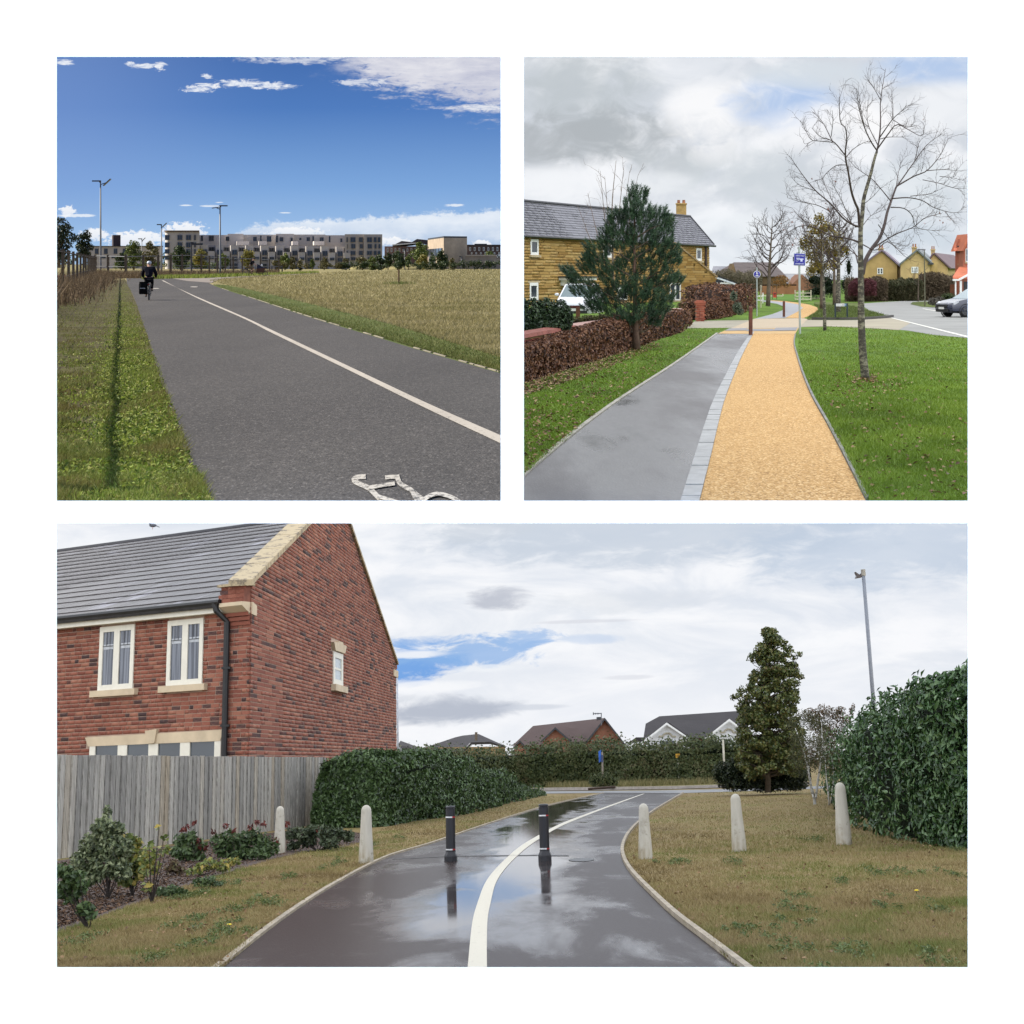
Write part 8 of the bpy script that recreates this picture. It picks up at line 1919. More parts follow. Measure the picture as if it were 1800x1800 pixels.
 for y in (-.03, .03):
  l = MB(); l.tube([(0, y * s, .06 * s), (-.01, y * s, -.03 * s)], .008, 5); part('leg', l, plain('pink leg', (0.3, 0.1, 0.09), 0.6), tb)
brick_house()

# ------------------------------------------------------------------ board fence: every plank a piece
def board_fence():
 a, b = G(3, 84, 1512), G(3, 572, 1448); d = b - a; L = d.length; dr = d.normalized(); n = 66; ang = math.atan2(dr.y, dr.x)
 t = thing('board_fence', 'weathered grey close board fence in front of the brick house', 'fence', 3, a)
 m = mat('silvered fence board', lambda n_: dict(color=n_.mix(n_.voro(5.0, v=n_.scale(n_.world(), (3, 3, .9))).sm(.10, .03) * .8, n_.vscale(n_.ramp(n_.objrand(), [(0, (0.20, 0.192, 0.178)), (0.4, (0.27, 0.258, 0.236)), (0.75, (0.34, 0.322, 0.29)), (1, (0.27, 0.225, 0.165))]), n_.noise(1.6, 6.0, 0.7, v=n_.scale(n_.world(), (16, 16, 0.9))).lin(.3, .7, .5, 1.5)), (0.06, 0.045, 0.035)), rough=0.9, bump=n_.noise(2.0, 4.0, v=n_.scale(n_.obj, (14, 14, 0.8))), bs=0.5, dist=0.01, spec=0.2))
 w = L / n; H0 = float(hz(3, 84, 1327, a.y)); H1 = float(hz(3, 572, 1331, b.y)); R = Matrix.Rotation(ang, 3, 'Z'); var = []
 rr = random.Random(6)
 for k in range(6):
  mb = MB(); e = rr.uniform(-.004, .004); ww = w * 1.10
  mb.hexa([R @ Vector(v) for v in ((-ww / 2, -.036 + e, 0), (ww / 2, -.004, 0), (ww / 2, 0.004, 0), (-ww / 2, 0.004, 0), (-ww / 2, -.036 + e, 1), (ww / 2, -.006, 1 + e * .4), (ww / 2, 0.004, 1 + e * .4), (-ww / 2, 0.004, 1))]); var.append(mb.mesh('plank', m))
 for i in range(n):
  u = (i + .5) / n; p = obj('plank', var[i % 6], t, dr * L * u + R @ Vector((0, rr.uniform(-.012, .0), 0))); p.scale = (1, 1, (H0 + (H1 - H0) * u) * rr.uniform(.995, 1.004)); p.rotation_euler = (0, rr.uniform(-.006, .006), rr.uniform(-.02, .02))
 for z_ in (0.3, 1.0, 1.6):
  r = MB(); r.tube([R @ Vector((0, .06, z_)), d + R @ Vector((0, .06, z_))], .04, 4); part('rail', r, m, t)
board_fence()

# ------------------------------------------------------------------ bollards
STN = mat('cream concrete bollard', lambda n: dict(color=n.mix(n.noise(2.0, 5.0, 0.6, v=n.scale(n.obj, (4, 4, .7))).lin(.3, .7), n.mix(n.xyz(n.obj)[2].sm(0.40, 0.0) * n.noise(7.0, 3.0, v=n.world()).sm(.25, .55), (0.36, 0.335, 0.28), (0.19, 0.15, 0.075)), n.mix(n.noise(5.0, 5.0, .7, v=n.world()).sm(.55, .68), (0.47, 0.44, 0.38), (0.24, 0.22, 0.17))), rough=0.85, bump=n.noise(30.0, 3.0), bs=0.3, dist=0.004))
def stone_bollard(label, px, top, base, tpx):
 o = G(3, px, base); k = o.y / F; H = float(hz(3, px, top, o.y)); t = thing('stone_bollard', label, 'bollard', 3, o, 0, 'cream concrete bollards beside the path', 1.0, Matrix.Rotation(math.radians(tpx), 4, 'Y'))
 r0, r1 = 12.2 * k * (base - top) / 102, 8.2 * k * (base - top) / 102; pr = [(r0 * 1.01, -.05), (r0, H * .02), (r0 * .97, H * .2), (r1 + (r0 - r1) * .45, H * .5), (r1 * 1.02, H * .88)]
 pr += [(r1 * math.cos(q), H * .90 + H * .10 * math.sin(q)) for q in np.linspace(.15, 1.5, 6)]
 mb = MB(); mb.lathe(pr, 20); part('shaft', mb, STN, t, True)
stone_bollard('cream bollard among the planting beside the fence', 491, 1417, 1500, 0.5); stone_bollard('cream bollard on the grass just left of the wet path', 643.5, 1415, 1518, 0.4)
stone_bollard('cream bollard at the path edge right of the black posts', 1135, 1412, 1510, 0.6); stone_bollard('cream bollard in the middle of the brown lawn', 1300, 1395, 1497, -0.6); stone_bollard('cream bollard in front of the big laurel hedge', 1484, 1375, 1485, 0.8)
BPL = mat('black bollard plastic', lambda n: dict(color=(0.014, 0.014, 0.018), rough=0.42, bump=n.noise(20.0, 2.0), bs=0.05), spec=0.4)
def black_bollard(label, px, top, base, tl):
 o = G(3, px, base - 1); k = o.y / F; H = float(hz(3, px, top, o.y)); t = thing('black_bollard', label, 'bollard', 3, o, 0.2, 'black plastic bollards on the wet path', 1.0, Matrix.Rotation(math.radians(tl), 4, 'Y')); u = H / 100; w = (base - top) * k / H
 b = MB(); b.lathe([(11 * u * w, -.01), (11 * u * w, 9 * u), (10.6 * u * w, 11 * u), (8.4 * u * w, 17 * u), (8.0 * u * w, 19 * u)], 8, (0, 0, 0)); part('base', b, BPL, t)
 s = MB(); s.lathe([(r_ * u * w, z_ * u) for r_, z_ in ((8.0, 18), (8.0, 94), (7.2, 94.6), (7.2, 96), (8.2, 96.4), (8.0, 98.6), (6.5, 100))], 20); part('shaft', s, BPL, t, 40)
 for z_ in (20.5, 78.5):
  for a0, a1, m in ((0.0, 3.6, plain('red reflective band', (0.33, 0.02, 0.02), 0.4)), (3.6, 6.283, plain('white reflective band', (0.6, 0.6, 0.6), 0.4))):
   q = MB(); A = np.linspace(a0 - 1.35, a1 - 1.35, 12); vs = [(8.15 * u * w * math.cos(x), 8.15 * u * w * math.sin(x), (z_ + h) * u) for h in (0, 2.4) for x in A]; q.add(vs, [(i, i + 1, 13 + i, 12 + i) for i in range(11)]); part('reflective_band', q, m, t)
black_bollard('black bollard left of the white line on the wet path', 792.5, 1416.5, 1515.5, 0.5); black_bollard('black bollard right of the white line on the wet path', 958, 1413, 1514.5, 0.3)
def manhole():
 mb = MB(); c = G(3, 1022, 1511, .012); k = c.y / F; mb.sheet([c + Vector((21 * k * math.cos(a), 21 * k * 2.2 * math.sin(a), 0)) for a in np.linspace(0, 6.28, 24, endpoint=False)]); struct('manhole_cover', mb.mesh('manhole_cover', plain('dark iron cover', (0.012, 0.011, 0.011), 0.5)), 3)
 mb = MB();
 for (x0, y0), (x1, y1) in (((690, 1509), (790, 1504.6)), ((800, 1503.8), (948, 1502.6)), ((968, 1503), (1000, 1503.4))): mb.sheet([G(3, x0, y0, .011), G(3, x1, y1, .011), G(3, x1, y1 + 1.0, .011), G(3, x0, y0 + 1.4, .011)])
 struct('path_seam', mb.mesh('path_seam', plain('dark seam', (0.014, 0.012, 0.012), 0.6)), 3)
manhole()

# ------------------------------------------------------------------ hedges and trees of place 3
LA3 = leafmat('laurel hedge leaves', [(0.014, 0.028, 0.010), (0.034, 0.066, 0.019), (0.066, 0.115, 0.032), (0.105, 0.165, 0.062)], 0.42, 0.10, 0.5)
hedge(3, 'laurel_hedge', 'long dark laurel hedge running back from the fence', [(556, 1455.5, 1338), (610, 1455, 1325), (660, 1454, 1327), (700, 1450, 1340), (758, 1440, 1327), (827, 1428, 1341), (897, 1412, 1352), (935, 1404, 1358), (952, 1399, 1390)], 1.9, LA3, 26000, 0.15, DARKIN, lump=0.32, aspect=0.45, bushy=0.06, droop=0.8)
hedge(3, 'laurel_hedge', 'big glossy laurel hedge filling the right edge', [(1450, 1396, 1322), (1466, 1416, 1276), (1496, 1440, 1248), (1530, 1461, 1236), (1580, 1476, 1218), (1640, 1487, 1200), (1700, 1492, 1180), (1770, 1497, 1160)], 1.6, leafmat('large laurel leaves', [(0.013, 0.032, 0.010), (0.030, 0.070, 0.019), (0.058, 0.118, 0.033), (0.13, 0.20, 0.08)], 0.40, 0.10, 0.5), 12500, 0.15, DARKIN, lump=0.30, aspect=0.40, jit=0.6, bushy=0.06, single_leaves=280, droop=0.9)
FH3 = leafmat('mixed far hedge leaves', [(0.016, 0.024, 0.009), (0.035, 0.050, 0.016), (0.062, 0.080, 0.024), (0.095, 0.10, 0.038), (0.085, 0.055, 0.03)], 0.6, 0.1, patch=0.5)
hedge(3, 'far_hedge', 'long mixed hedge along the far side of the road', [(725, 1398, 1333), (800, 1394, 1333), (900, 1387, 1326), (970, 1384.5, 1319), (1031, 1383, 1315), (1120, 1381.5, 1315), (1203, 1380, 1317), (1262, 1378.5, 1311), (1330, 1376, 1307), (1420, 1373, 1303)], 3.0, FH3, 26000, 0.20, DARKIN, lump=0.35, bushy=0.25)
bush(3, 'shrub', 'low rounded shrub beside the brown log at the roadside', [(1048, 1373, 13, 11), (1063, 1370, 14, 13), (1076, 1373, 11, 11)], 92, FH3, 1100, 3.6, DARKIN, foot=(1062, 1385))
def log_():
 o = V(3, 1034, 1388.5, 88); k = 88 / F; t = thing('log', 'dark brown log lying at the road edge', 'log', 3, o); mb = MB(); mb.tube([(0, 0, 1.5 * k), (25 * k, .2, 2.4 * k), (46 * k, 0, 3.4 * k)], [1.8 * k, 2.1 * k, 2.0 * k], 8); part('trunk', mb, plain('dark log bark', (0.045, 0.028, 0.02), 0.9, .3), t, True)
log_()
bush(3, 'dark_shrub', 'broad near black shrub under the tall conical tree', [(1270, 1362, 18, 22), (1292, 1358, 24, 26), (1322, 1356, 26, 28), (1352, 1356, 26, 28), (1382, 1358, 24, 28), (1402, 1362, 18, 26), (1300, 1378, 34, 12), (1350, 1380, 36, 12), (1395, 1378, 26, 12)], 67, leafmat('near black shrub leaves', [(0.006, 0.010, 0.006), (0.014, 0.024, 0.011), (0.030, 0.045, 0.018), (0.055, 0.065, 0.028)], 0.5, 0.05), 6500, 4.2, DARKIN, foot=(1338, 1392), corek=0.7)
CON3 = leafmat('olive tree leaves', [(0.026, 0.040, 0.011), (0.060, 0.082, 0.021), (0.100, 0.125, 0.032), (0.155, 0.165, 0.045), (0.15, 0.11, 0.035)], 0.45, 0.15, 0.5)
def tall_tree():
 Y = 66; k = Y / F; o = V(3, 1350, 1391, Y); t = thing('conical_tree', 'tall conical broadleaf tree with bronze tips on the right', 'tree', 3, o); P = lambda x, y, d=0: V(3, x, y, Y + d) - o
 tr = MB(); tr.tube([P(1350, 1393), P(1350, 1320), P(1352, 1220), P(1354, 1115)], [5 * k, 4 * k, 2.4 * k, .6 * k], 8); rr = random.Random(3); B = []
 rows = [(1108, 1346, 1360), (1120, 1338, 1372), (1134, 1332, 1378), (1150, 1326, 1392), (1168, 1320, 1398), (1186, 1316, 1402), (1204, 1312, 1402), (1222, 1300, 1400), (1240, 1296, 1402), (1258, 1298, 1404), (1276, 1302, 1408), (1294, 1298, 1410), (1312, 1294, 1414), (1330, 1292, 1418), (1346, 1296, 1418), (1300, 1296, 1412), (1318, 1296, 1414), (1338, 1292, 1418), (1352, 1300, 1412)]
 rows += [(y + 9, x0 + 3, x1 - 3) for y, x0, x1 in rows[:14]]
 for y, x0, x1 in rows:
  m = max(3, int((x1 - x0) / 9))
  for i in range(m):
   x = x0 + (x1 - x0) * (i + rr.uniform(.2, .8)) / m; r = rr.uniform(6, 14); d = rr.uniform(-.5, .5) * (x1 - x0) * k * .7; B.append(tuple(P(x, y + rr.uniform(-12, 12), d)) + (r * k, r * k, r * k * .8))
   tr.tube([P(1351, y + 14), P((1351 + x) / 2, y + 8, d * .5), P(x, y, d)], [1.1 * k, .8 * k, .3 * k], 4, False)
 for x, y in ((1404, 1150), (1396, 1156), (1290, 1226), (1298, 1222), (1408, 1190)): B.append(tuple(P(x, y)) + (7 * k, 7 * k, 5 * k))
 part('trunk', tr, BARK, t, True); p, nn = blobs(28000, B, .12); v, f, r = leaves(p, nn, 5.6 * k, .6, .8); obj('crown', npmesh('crown', v, f, CON3, r), t, kind='stuff')
tall_tree()
WB = mat('white birch bark', lambda n: dict(color=n.mix(n.noise(3.0, 4.0, .6, v=n.scale(n.obj, (1, 1, 3))).sm(.52, .62), (0.50, 0.48, 0.44), (0.06, 0.05, 0.045)), rough=.8))
def birches():
 Y = 52; o = V(3, 1433, 1417, Y); k = Y / F; P = lambda x, y, d=0: V(3, x, y, Y + d) - o
 t = thing('birch_tree', 'multi stemmed white birch with thin olive foliage before the hedge', 'tree', 3, o)
 for pts, r in (([(1433, 1419), (1431, 1400), (1426, 1385), (1420, 1350), (1411, 1315), (1398, 1280)], 3.0), ([(1434, 1404), (1438, 1370), (1442, 1345), (1446, 1310), (1444, 1270)], 2.2), ([(1430, 1402), (1426, 1390), (1421, 1360), (1424, 1320), (1422, 1270)], 1.7)):
  m = MB(); m.tube([P(*q, .3 * (i % 2)) for i, q in enumerate(pts)], [r * k * (1 - .75 * i / (len(pts) - 1)) for i in range(len(pts))], 7); part('trunk', m, WB, t, True)
 B = [tuple(P(x, y, random.uniform(-.6, .6))) + (rx * k, rx * k, ry * k) for x, y, rx, ry in ((1392, 1272, 12, 16), (1410, 1262, 16, 16), (1428, 1270, 16, 18), (1446, 1278, 14, 18), (1400, 1300, 16, 18), (1420, 1302, 18, 20), (1440, 1310, 14, 20), (1396, 1330, 12, 20), (1414, 1335, 14, 18), (1432, 1340, 12, 18), (1405, 1355, 10, 14))]
 p, nn = blobs(3600, B, .05); v, f, r = leaves(p, nn, 3.2 * k, .5, 1.2); obj('crown', npmesh('crown', v, f, leafmat('olive birch leaves', [(0.03, 0.034, 0.014), (0.07, 0.075, 0.028), (0.115, 0.11, 0.045)], .6, .2), r), t, kind='stuff')
 o2 = V(3, 1458, 1414, 50); t2 = thing('birch_tree', 'small twin stemmed birch right of the multi stemmed one', 'tree', 3, o2); Q = lambda x, y, d=0: V(3, x, y, 50 + d) - o2
 for pts, r in (([(1458, 1415), (1456, 1395), (1453, 1370), (1450, 1330)], 1.8), ([(1460, 1412), (1463, 1390), (1466, 1365), (1462, 1330)], 1.5)):
  m = MB(); m.tube([Q(*q) for q in pts], [r * .018 * (1 - .2 * i) for i in range(4)], 6); part('trunk', m, WB, t2, True)
 B = [tuple(Q(x, y, random.uniform(-.5, .5))) + (rx * .018, rx * .018, ry * .018) for x, y, rx, ry in ((1452, 1300, 12, 20), (1446, 1330, 10, 18), (1462, 1320, 10, 20), (1455, 1350, 10, 18))]
 p, nn = blobs(900, B, .05); v, f, r = leaves(p, nn, .055, .5, 1.2); obj('crown', npmesh('crown', v, f, leafmat('olive birch leaves', []), r), t2, kind='stuff')
birches()
bush(3, 'small_tree', 'bushy tree with reddish twig ends left of the lamp post', [(1425, 1258, 16, 14), (1448, 1252, 18, 14), (1468, 1258, 16, 16), (1485, 1270, 14, 16), (1440, 1275, 20, 16), (1462, 1282, 20, 16), (1496, 1252, 6, 8), (1500, 1242, 4, 6), (1478, 1250, 10, 8), (1450, 1300, 22, 18), (1480, 1300, 16, 18), (1430, 1330, 24, 26), (1465, 1335, 20, 26)], 58, leafmat('red tinged olive leaves', [(0.035, 0.03, 0.014), (0.075, 0.065, 0.028), (0.12, 0.085, 0.045), (0.16, 0.08, 0.05)], .6, .15), 6500, 3.2, None, cat='tree', foot=(1455, 1396), shell=.05, jit=1.2)

# ------------------------------------------------------------------ planting bed
poly('mulch_bed', [(60, 1655), (100, 1645), (150, 1622), (230, 1592), (330, 1556), (420, 1528), (480, 1510), (540, 1497), (600, 1490), (640, 1478), (640, 1466), (570, 1452), (60, 1518)], plain('dark bark mulch', (0.050, 0.030, 0.022), .95, .5, 5.0, .8, 25.0), 3, .006)
MUL = leafmat('bark chips', [(0.022, 0.013, 0.010), (0.055, 0.032, 0.022), (0.11, 0.065, 0.04), (0.20, 0.12, 0.07)], .8, .0, .2)
stuff('bark_chips', 3, [(lambda p: leaves(p, np.tile([0, 0, 1.0], (len(p), 1)), .055, .35, .45))(scatter(3, [(80, 1640), (150, 1618), (230, 1588), (330, 1553), (420, 1525), (480, 1507), (540, 1494), (630, 1484), (640, 1466), (570, 1454), (80, 1520)], 9000) + np.array([0, 0, .012]))], MUL)
VAR = leafmat('variegated leaves', [(0.03, 0.045, 0.02), (0.075, 0.10, 0.045), (0.15, 0.18, 0.085), (0.30, 0.33, 0.19)], .4, .2)
YG = leafmat('yellow green leaves', [(0.06, 0.085, 0.02), (0.13, 0.165, 0.04), (0.21, 0.23, 0.06), (0.33, 0.25, 0.05)], .45, .25)
MG = leafmat('mid green shrub leaves', [(0.022, 0.04, 0.014), (0.05, 0.085, 0.026), (0.09, 0.13, 0.045)], .45, .15)
RED = leafmat('red young leaves', [(0.06, 0.016, 0.016), (0.13, 0.028, 0.026), (0.19, 0.055, 0.04)], .4, .2)
def shrub3(label, foot, balls, m, n, leaf, stems, tips=None, name='shrub', aspect=.5):
 o = G(3, *foot); Y = o.y; k = Y / F; t = thing(name, label, 'shrub', 3, o); P = lambda x, y, d=0: V(3, x, y, Y + d) - o; st = MB(); rr = random.Random(int(foot[0]))
 for b in balls[:stems]: st.tube([P(*foot), P((foot[0] + b[0]) / 2, (foot[1] + b[1]) / 2 + 4, rr.uniform(-.1, .1)), P(b[0], b[1] - b[3] * .4, rr.uniform(-.2, .2))], [.010, .007, .003], 5)
 part('stems', st, plain('dark shrub stem', (0.022, 0.016, 0.013), .9), t)
 B = [tuple(P(x, y, rr.uniform(-.8, .8) * rx * k)) + (rx * k, rx * k, ry * k) for x, y, rx, ry in balls]; p, nn = blobs(int(n * 1.5), B, .2); p = p[p[:, 2] > .03]; nn = nn[:len(p)]; v, f, r = leaves(p, nn * .3 + [0, -.5, .6], leaf * k, aspect, .7); obj('foliage', npmesh('foliage', v, f, m, r), t, kind='stuff')
 if tips:
  q = np.concatenate([np.array([tuple(P(x + rr.uniform(-4, 4), y + rr.uniform(-4, 4), rr.uniform(-.1, .1))) for _ in range(13)]) for x, y in tips]); v, f, r = leaves(q, rng.normal(size=q.shape) + [0, -.3, .5], 9 * k, .4, .6); obj('red_shoots', npmesh('red_shoots', v, f, RED, r), t, kind='stuff')
shrub3('bushy cream edged variegated shrub against the fence', (190, 1580), [(188, 1432, 8, 14), (180, 1455, 20, 16), (205, 1460, 16, 14), (165, 1482, 24, 18), (195, 1488, 26, 20), (218, 1490, 16, 18), (150, 1512, 26, 18), (185, 1520, 28, 20), (212, 1530, 20, 18), (160, 1540, 20, 16), (140, 1530, 16, 14)], VAR, 2300, 9.5, 9)
shrub3('yellow green leaved shrub right of the variegated one', (233, 1575), [(222, 1478, 14, 12), (236, 1482, 14, 12), (220, 1500, 14, 14), (240, 1508, 18, 16), (222, 1530, 16, 14), (246, 1532, 14, 14), (225, 1550, 14, 8)], YG, 330, 12, 7, aspect=.65)
shrub3('spindly open shrub with a few yellow leaves and dark bent stems', (267, 1588), [(279, 1455, 4, 6), (288, 1472, 8, 5), (262, 1490, 10, 10), (276, 1500, 12, 10), (292, 1494, 6, 8), (254, 1515, 10, 14), (272, 1522, 12, 14), (258, 1560, 8, 8)], YG, 95, 12, 8, aspect=.6)
shrub3('dark stemmed shrub at the lower left corner of the bed', (155, 1635), [(112, 1530, 14, 12), (126, 1545, 18, 14), (108, 1562, 12, 14), (140, 1560, 16, 14), (125, 1578, 16, 10), (150, 1598, 14, 12), (162, 1610, 8, 10), (140, 1540, 10, 8)], MG, 420, 12, 8, aspect=.55)
shrub3('photinia with dark red shoots nearest the spindly shrub', (330, 1515), [(318, 1478, 12, 12), (335, 1474, 12, 14), (350, 1488, 14, 12), (322, 1500, 18, 12), (345, 1508, 16, 10), (308, 1498, 10, 10)], MG, 420, 10, 6, [(320, 1458), (341, 1446), (352, 1488), (348, 1480), (362, 1490), (330, 1454)])
shrub3('broad photinia with red tips behind the first bollard', (430, 1512), [(384, 1482, 14, 14), (402, 1476, 14, 16), (425, 1478, 16, 16), (445, 1474, 16, 18), (462, 1482, 16, 16), (478, 1490, 14, 14), (395, 1498, 18, 12), (425, 1500, 20, 12), (455, 1502, 20, 12)], MG, 950, 9.5, 9, [(375, 1464), (396, 1452), (410, 1462), (452, 1446), (463, 1448), (440, 1454), (486, 1478)])
shrub3('photinia group between the two left bollards', (560, 1496), [(512, 1466, 10, 12), (530, 1466, 14, 12), (552, 1462, 14, 12), (572, 1464, 14, 12), (592, 1466, 14, 12), (610, 1470, 14, 10), (540, 1480, 18, 10), (580, 1482, 18, 10), (515, 1490, 10, 10)], leafmat('grey green shrub leaves', [(0.022, 0.034, 0.016), (0.05, 0.07, 0.032), (0.085, 0.105, 0.055)], .5, .1), 1050, 8, 8, [(560, 1458), (530, 1462), (505, 1448)])
shrub3('low green ground plant between the spindly shrub and the photinia', (300, 1578), [(285, 1568, 12, 8), (302, 1566, 14, 10), (320, 1570, 12, 8), (292, 1575, 14, 6)], MG, 260, 8, 3)
shrub3('small leafy plant right of the low green ground plant', (362, 1562), [(350, 1552, 12, 9), (368, 1550, 14, 10), (384, 1556, 10, 7)], MG, 220, 8, 3)
shrub3('reddish low plant in the mulch before the fence', (312, 1540), [(300, 1528, 10, 8), (316, 1532, 10, 8), (306, 1518, 8, 7)], leafmat('dull red green leaves', [(0.05, 0.03, 0.02), (0.10, 0.06, 0.03), (0.13, 0.12, 0.05)], .5, .1), 160, 8, 3)
shrub3('low leafy plant at the front of the red tipped shrubs', (345, 1540), [(335, 1535, 10, 8), (352, 1528, 12, 10), (368, 1520, 14, 10), (392, 1522, 14, 10), (410, 1515, 12, 8)], YG, 200, 9, 4)
for j, (x, y) in enumerate(((194.5, 1562), (204, 1562))):
 o_ = V(3, x, y + 12, 26.5); t_ = thing('plant_tag', '%s white plant tag low under the yellow green shrub' % ('left hand', 'right hand')[j], 'tag', 3, o_, 0, 'white plant tags'); m_ = MB(); m_.box((0, 0, .115), (.045, .006, .03)); part('tag_plate', m_, WHITE, t_); m_ = MB(); m_.box((0, 0, .04), (.008, .005, .14)); part('stake', m_, BLACK, t_)

# ------------------------------------------------------------------ posts, signs, lamp
def tube_post(name, label, cat, p0, p1, Y, r, m):
 a = V(3, *p0, Y); b = V(3, *p1, Y); t = thing(name, label, cat, 3, a); mb = MB(); mb.tube([(0, 0, 0), b - a], [r * Y / F, r * .85 * Y / F], 10); part('pole', mb, m, t, True); return t, a
t_, a_ = tube_post('street_lamp', 'tall leaning grey lamp column behind the right laurel hedge', 'street lamp', (1548, 1394), (1517, 1002), 62, 3.6, plain('grey lamp column', (0.20, 0.21, 0.235), .5, .1)); k_ = 62 / F
f_ = lambda x, y, d=0: V(3, x, y, 62 + d) - a_
m_ = MB(); m_.tube([f_(1517, 1001), f_(1518, 1012)], 3.9 * k_, 10); part('cap', m_, plain('buff cap', (0.30, 0.27, 0.22), .7), t_)
m_ = MB(); m_.prism([f_(1504, 1005), f_(1511, 1010), f_(1516, 1006), f_(1516, 1014), f_(1505, 1016), f_(1507, 1011)], (0, .3, 0)); part('lamp_head', m_, plain('brown lamp head', (0.09, 0.07, 0.065), .6), t_)
tube_post('pole', 'slim pale pole at the far corner of the brick house', 'pole', (700.5, 1400), (698, 1182), 80, 1.7, plain('pale grey pole', (0.38, 0.40, 0.44), .5))
t_, a_ = tube_post('blue_sign', 'blue sign seen edge on with its grey timber post by the far hedge', 'sign', (1060, 1386), (1058.5, 1322), 93, 1.8, plain('grey timber post', (0.20, 0.17, 0.14), .9)); f_ = lambda x, y, d=0: V(3, x, y, 93 + d) - a_
m_ = MB(); m_.prism([f_(1052, 1321), f_(1056.5, 1318), f_(1056.5, 1338), f_(1053, 1341)], (0, .08, 0)); part('sign_plate', m_, plain('bright blue plate', (0.02, 0.10, 0.42), .4), t_); m_ = MB(); m_.prism([f_(1057, 1327, -.1), f_(1060, 1327, -.1), f_(1060, 1340, -.1), f_(1057, 1340, -.1)], (0, .06, 0)); part('sign_back', m_, plain('dull navy plate', (0.03, 0.05, 0.13), .5), t_)
t_, a_ = tube_post('yellow_sign', 'small yellow sign on a pale post by the road', 'sign', (1194.8, 1385), (1191, 1325), 97, 1.6, plain('pale cream post', (0.42, 0.39, 0.31), .7)); f_ = lambda x, y, d=0: V(3, x, y, 97 + d) - a_
m_ = MB(); m_.prism([f_(1187.6, 1325, -.1), f_(1195, 1324.4, -.1), f_(1195.4, 1332, -.1), f_(1188, 1332.4, -.1)], (0, .06, 0)); part('sign_plate', m_, plain('amber yellow plate', (0.55, 0.30, 0.02), .5), t_); m_ = MB(); m_.box(f_(1191.5, 1328.4, -.17), (.12, .02, .10)); part('sign_mark', m_, plain('dark amber print', (0.22, 0.11, 0.01), .5), t_)
t_, a_ = tube_post('sign_post', 'pale post with a flat name plate above the far hedge', 'sign', (1274, 1372), (1271, 1300), 88, 1.9, plain('pale cream post', (0.42, 0.39, 0.31), .7)); f_ = lambda x, y, d=0: V(3, x, y, 88 + d) - a_
m_ = MB(); m_.prism([f_(1265, 1296.6), f_(1284, 1295.4), f_(1284, 1298), f_(1265, 1299)], (0, .12, 0)); part('sign_plate', m_, plain('grey plate', (0.40, 0.40, 0.38), .6), t_)

# ------------------------------------------------------------------ houses beyond the hedge
def shaped(label, Y, px, blocks, group='houses beyond the far hedge'):
 """blocks: (part name, photo outline, near offset, depth, material[, top pushed back])"""
 o = V(3, *px, Y); t = thing('house', label, 'house', 3, o, 0, group)
 for nm, pts, d, dep, m, *lean in blocks:
  ys = [p[1] for p in pts]; lo, hi = max(ys), min(ys); P = [V(3, x, y, Y + d + (lean[0] * (lo - y) / (lo - hi) if lean else 0)) - o for x, y in pts]; c = sum(P, Vector()) / len(P); u = Vector(((c + o).x / (c + o).y, 1, 0)); part(nm, MB().prism(P, u * dep), m, t)
 return t, o
RT = mat('brown ridged tiles', lambda n: dict(color=n.mix(n.noise(.6, 4.0), (0.060, 0.038, 0.034), (0.095, 0.062, 0.055)), rough=.8, bump=n.xyz(n.scale(n.obj, (1, 1, 1)))[2].__mul__(9.0)._m('FRACT'), bs=.6, dist=.08))
RT2 = mat('charcoal ridged tiles', lambda n: dict(color=n.mix(n.noise(.6, 4.0), (0.030, 0.026, 0.027), (0.055, 0.048, 0.048)), rough=.8, bump=n.xyz(n.obj)[2].__mul__(9.0)._m('FRACT'), bs=.6, dist=.08))
OBR = plain('orange brown brick', (0.24, 0.105, 0.065), .9, .2, 1.5, .3, 8.0); YBR = plain('yellow brick', (0.27, 0.18, 0.085), .9, .2, 1.5); RENW = plain('white render', (0.66, 0.67, 0.69), .8, .08)
shaped('black and white timbered house end beside the brick gable', 150, (720, 1345), [('wall', [(694, 1345), (694, 1318), (744, 1318), (744, 1345)], 1, 6, RENW), ('roof', [(692, 1320), (704, 1302), (732, 1312), (746, 1324)], .6, .3, RT2, 4), ('roof', [(690, 1322), (700, 1311), (716, 1311), (742, 1324), (742, 1327), (716, 1318)], 0, .3, RT2, 1), ('gable', [(697, 1332), (697, 1320), (703, 1313), (712, 1324), (712, 1332)], .4, .3, RENW)] + [('timber', [(x, 1345), (x, 1314), (x + 1.4, 1314), (x + 1.4, 1345)], .2, .15, BLACK) for x in (697, 702.5, 709, 718, 730)] + [('timber', [(694, 1331), (694, 1329.5), (744, 1329.5), (744, 1331)], .15, .15, BLACK)])
t_, o_ = shaped('house with a dark hipped roof and yellow brick behind the laurel hedge', 135, (815, 1345), [('wall', [(748, 1345), (748, 1314), (888, 1312), (888, 1345)], 2, 6, YBR), ('roof', [(735, 1318), (800, 1296), (813, 1293), (841, 1290), (892, 1313), (860, 1306), (826, 1306), (812, 1322)], 1, .4, RT2, 5), ('roof', [(812, 1322), (828, 1305), (862, 1304), (889, 1313), (889, 1315), (862, 1308), (829, 1309), (814, 1324)], .6, .3, RT2)])
m_ = MB(); m_.tube([V(3, 837, 1302, 134) - o_, V(3, 837, 1287, 134) - o_], .12, 6); part('flue', m_, BARK, t_)
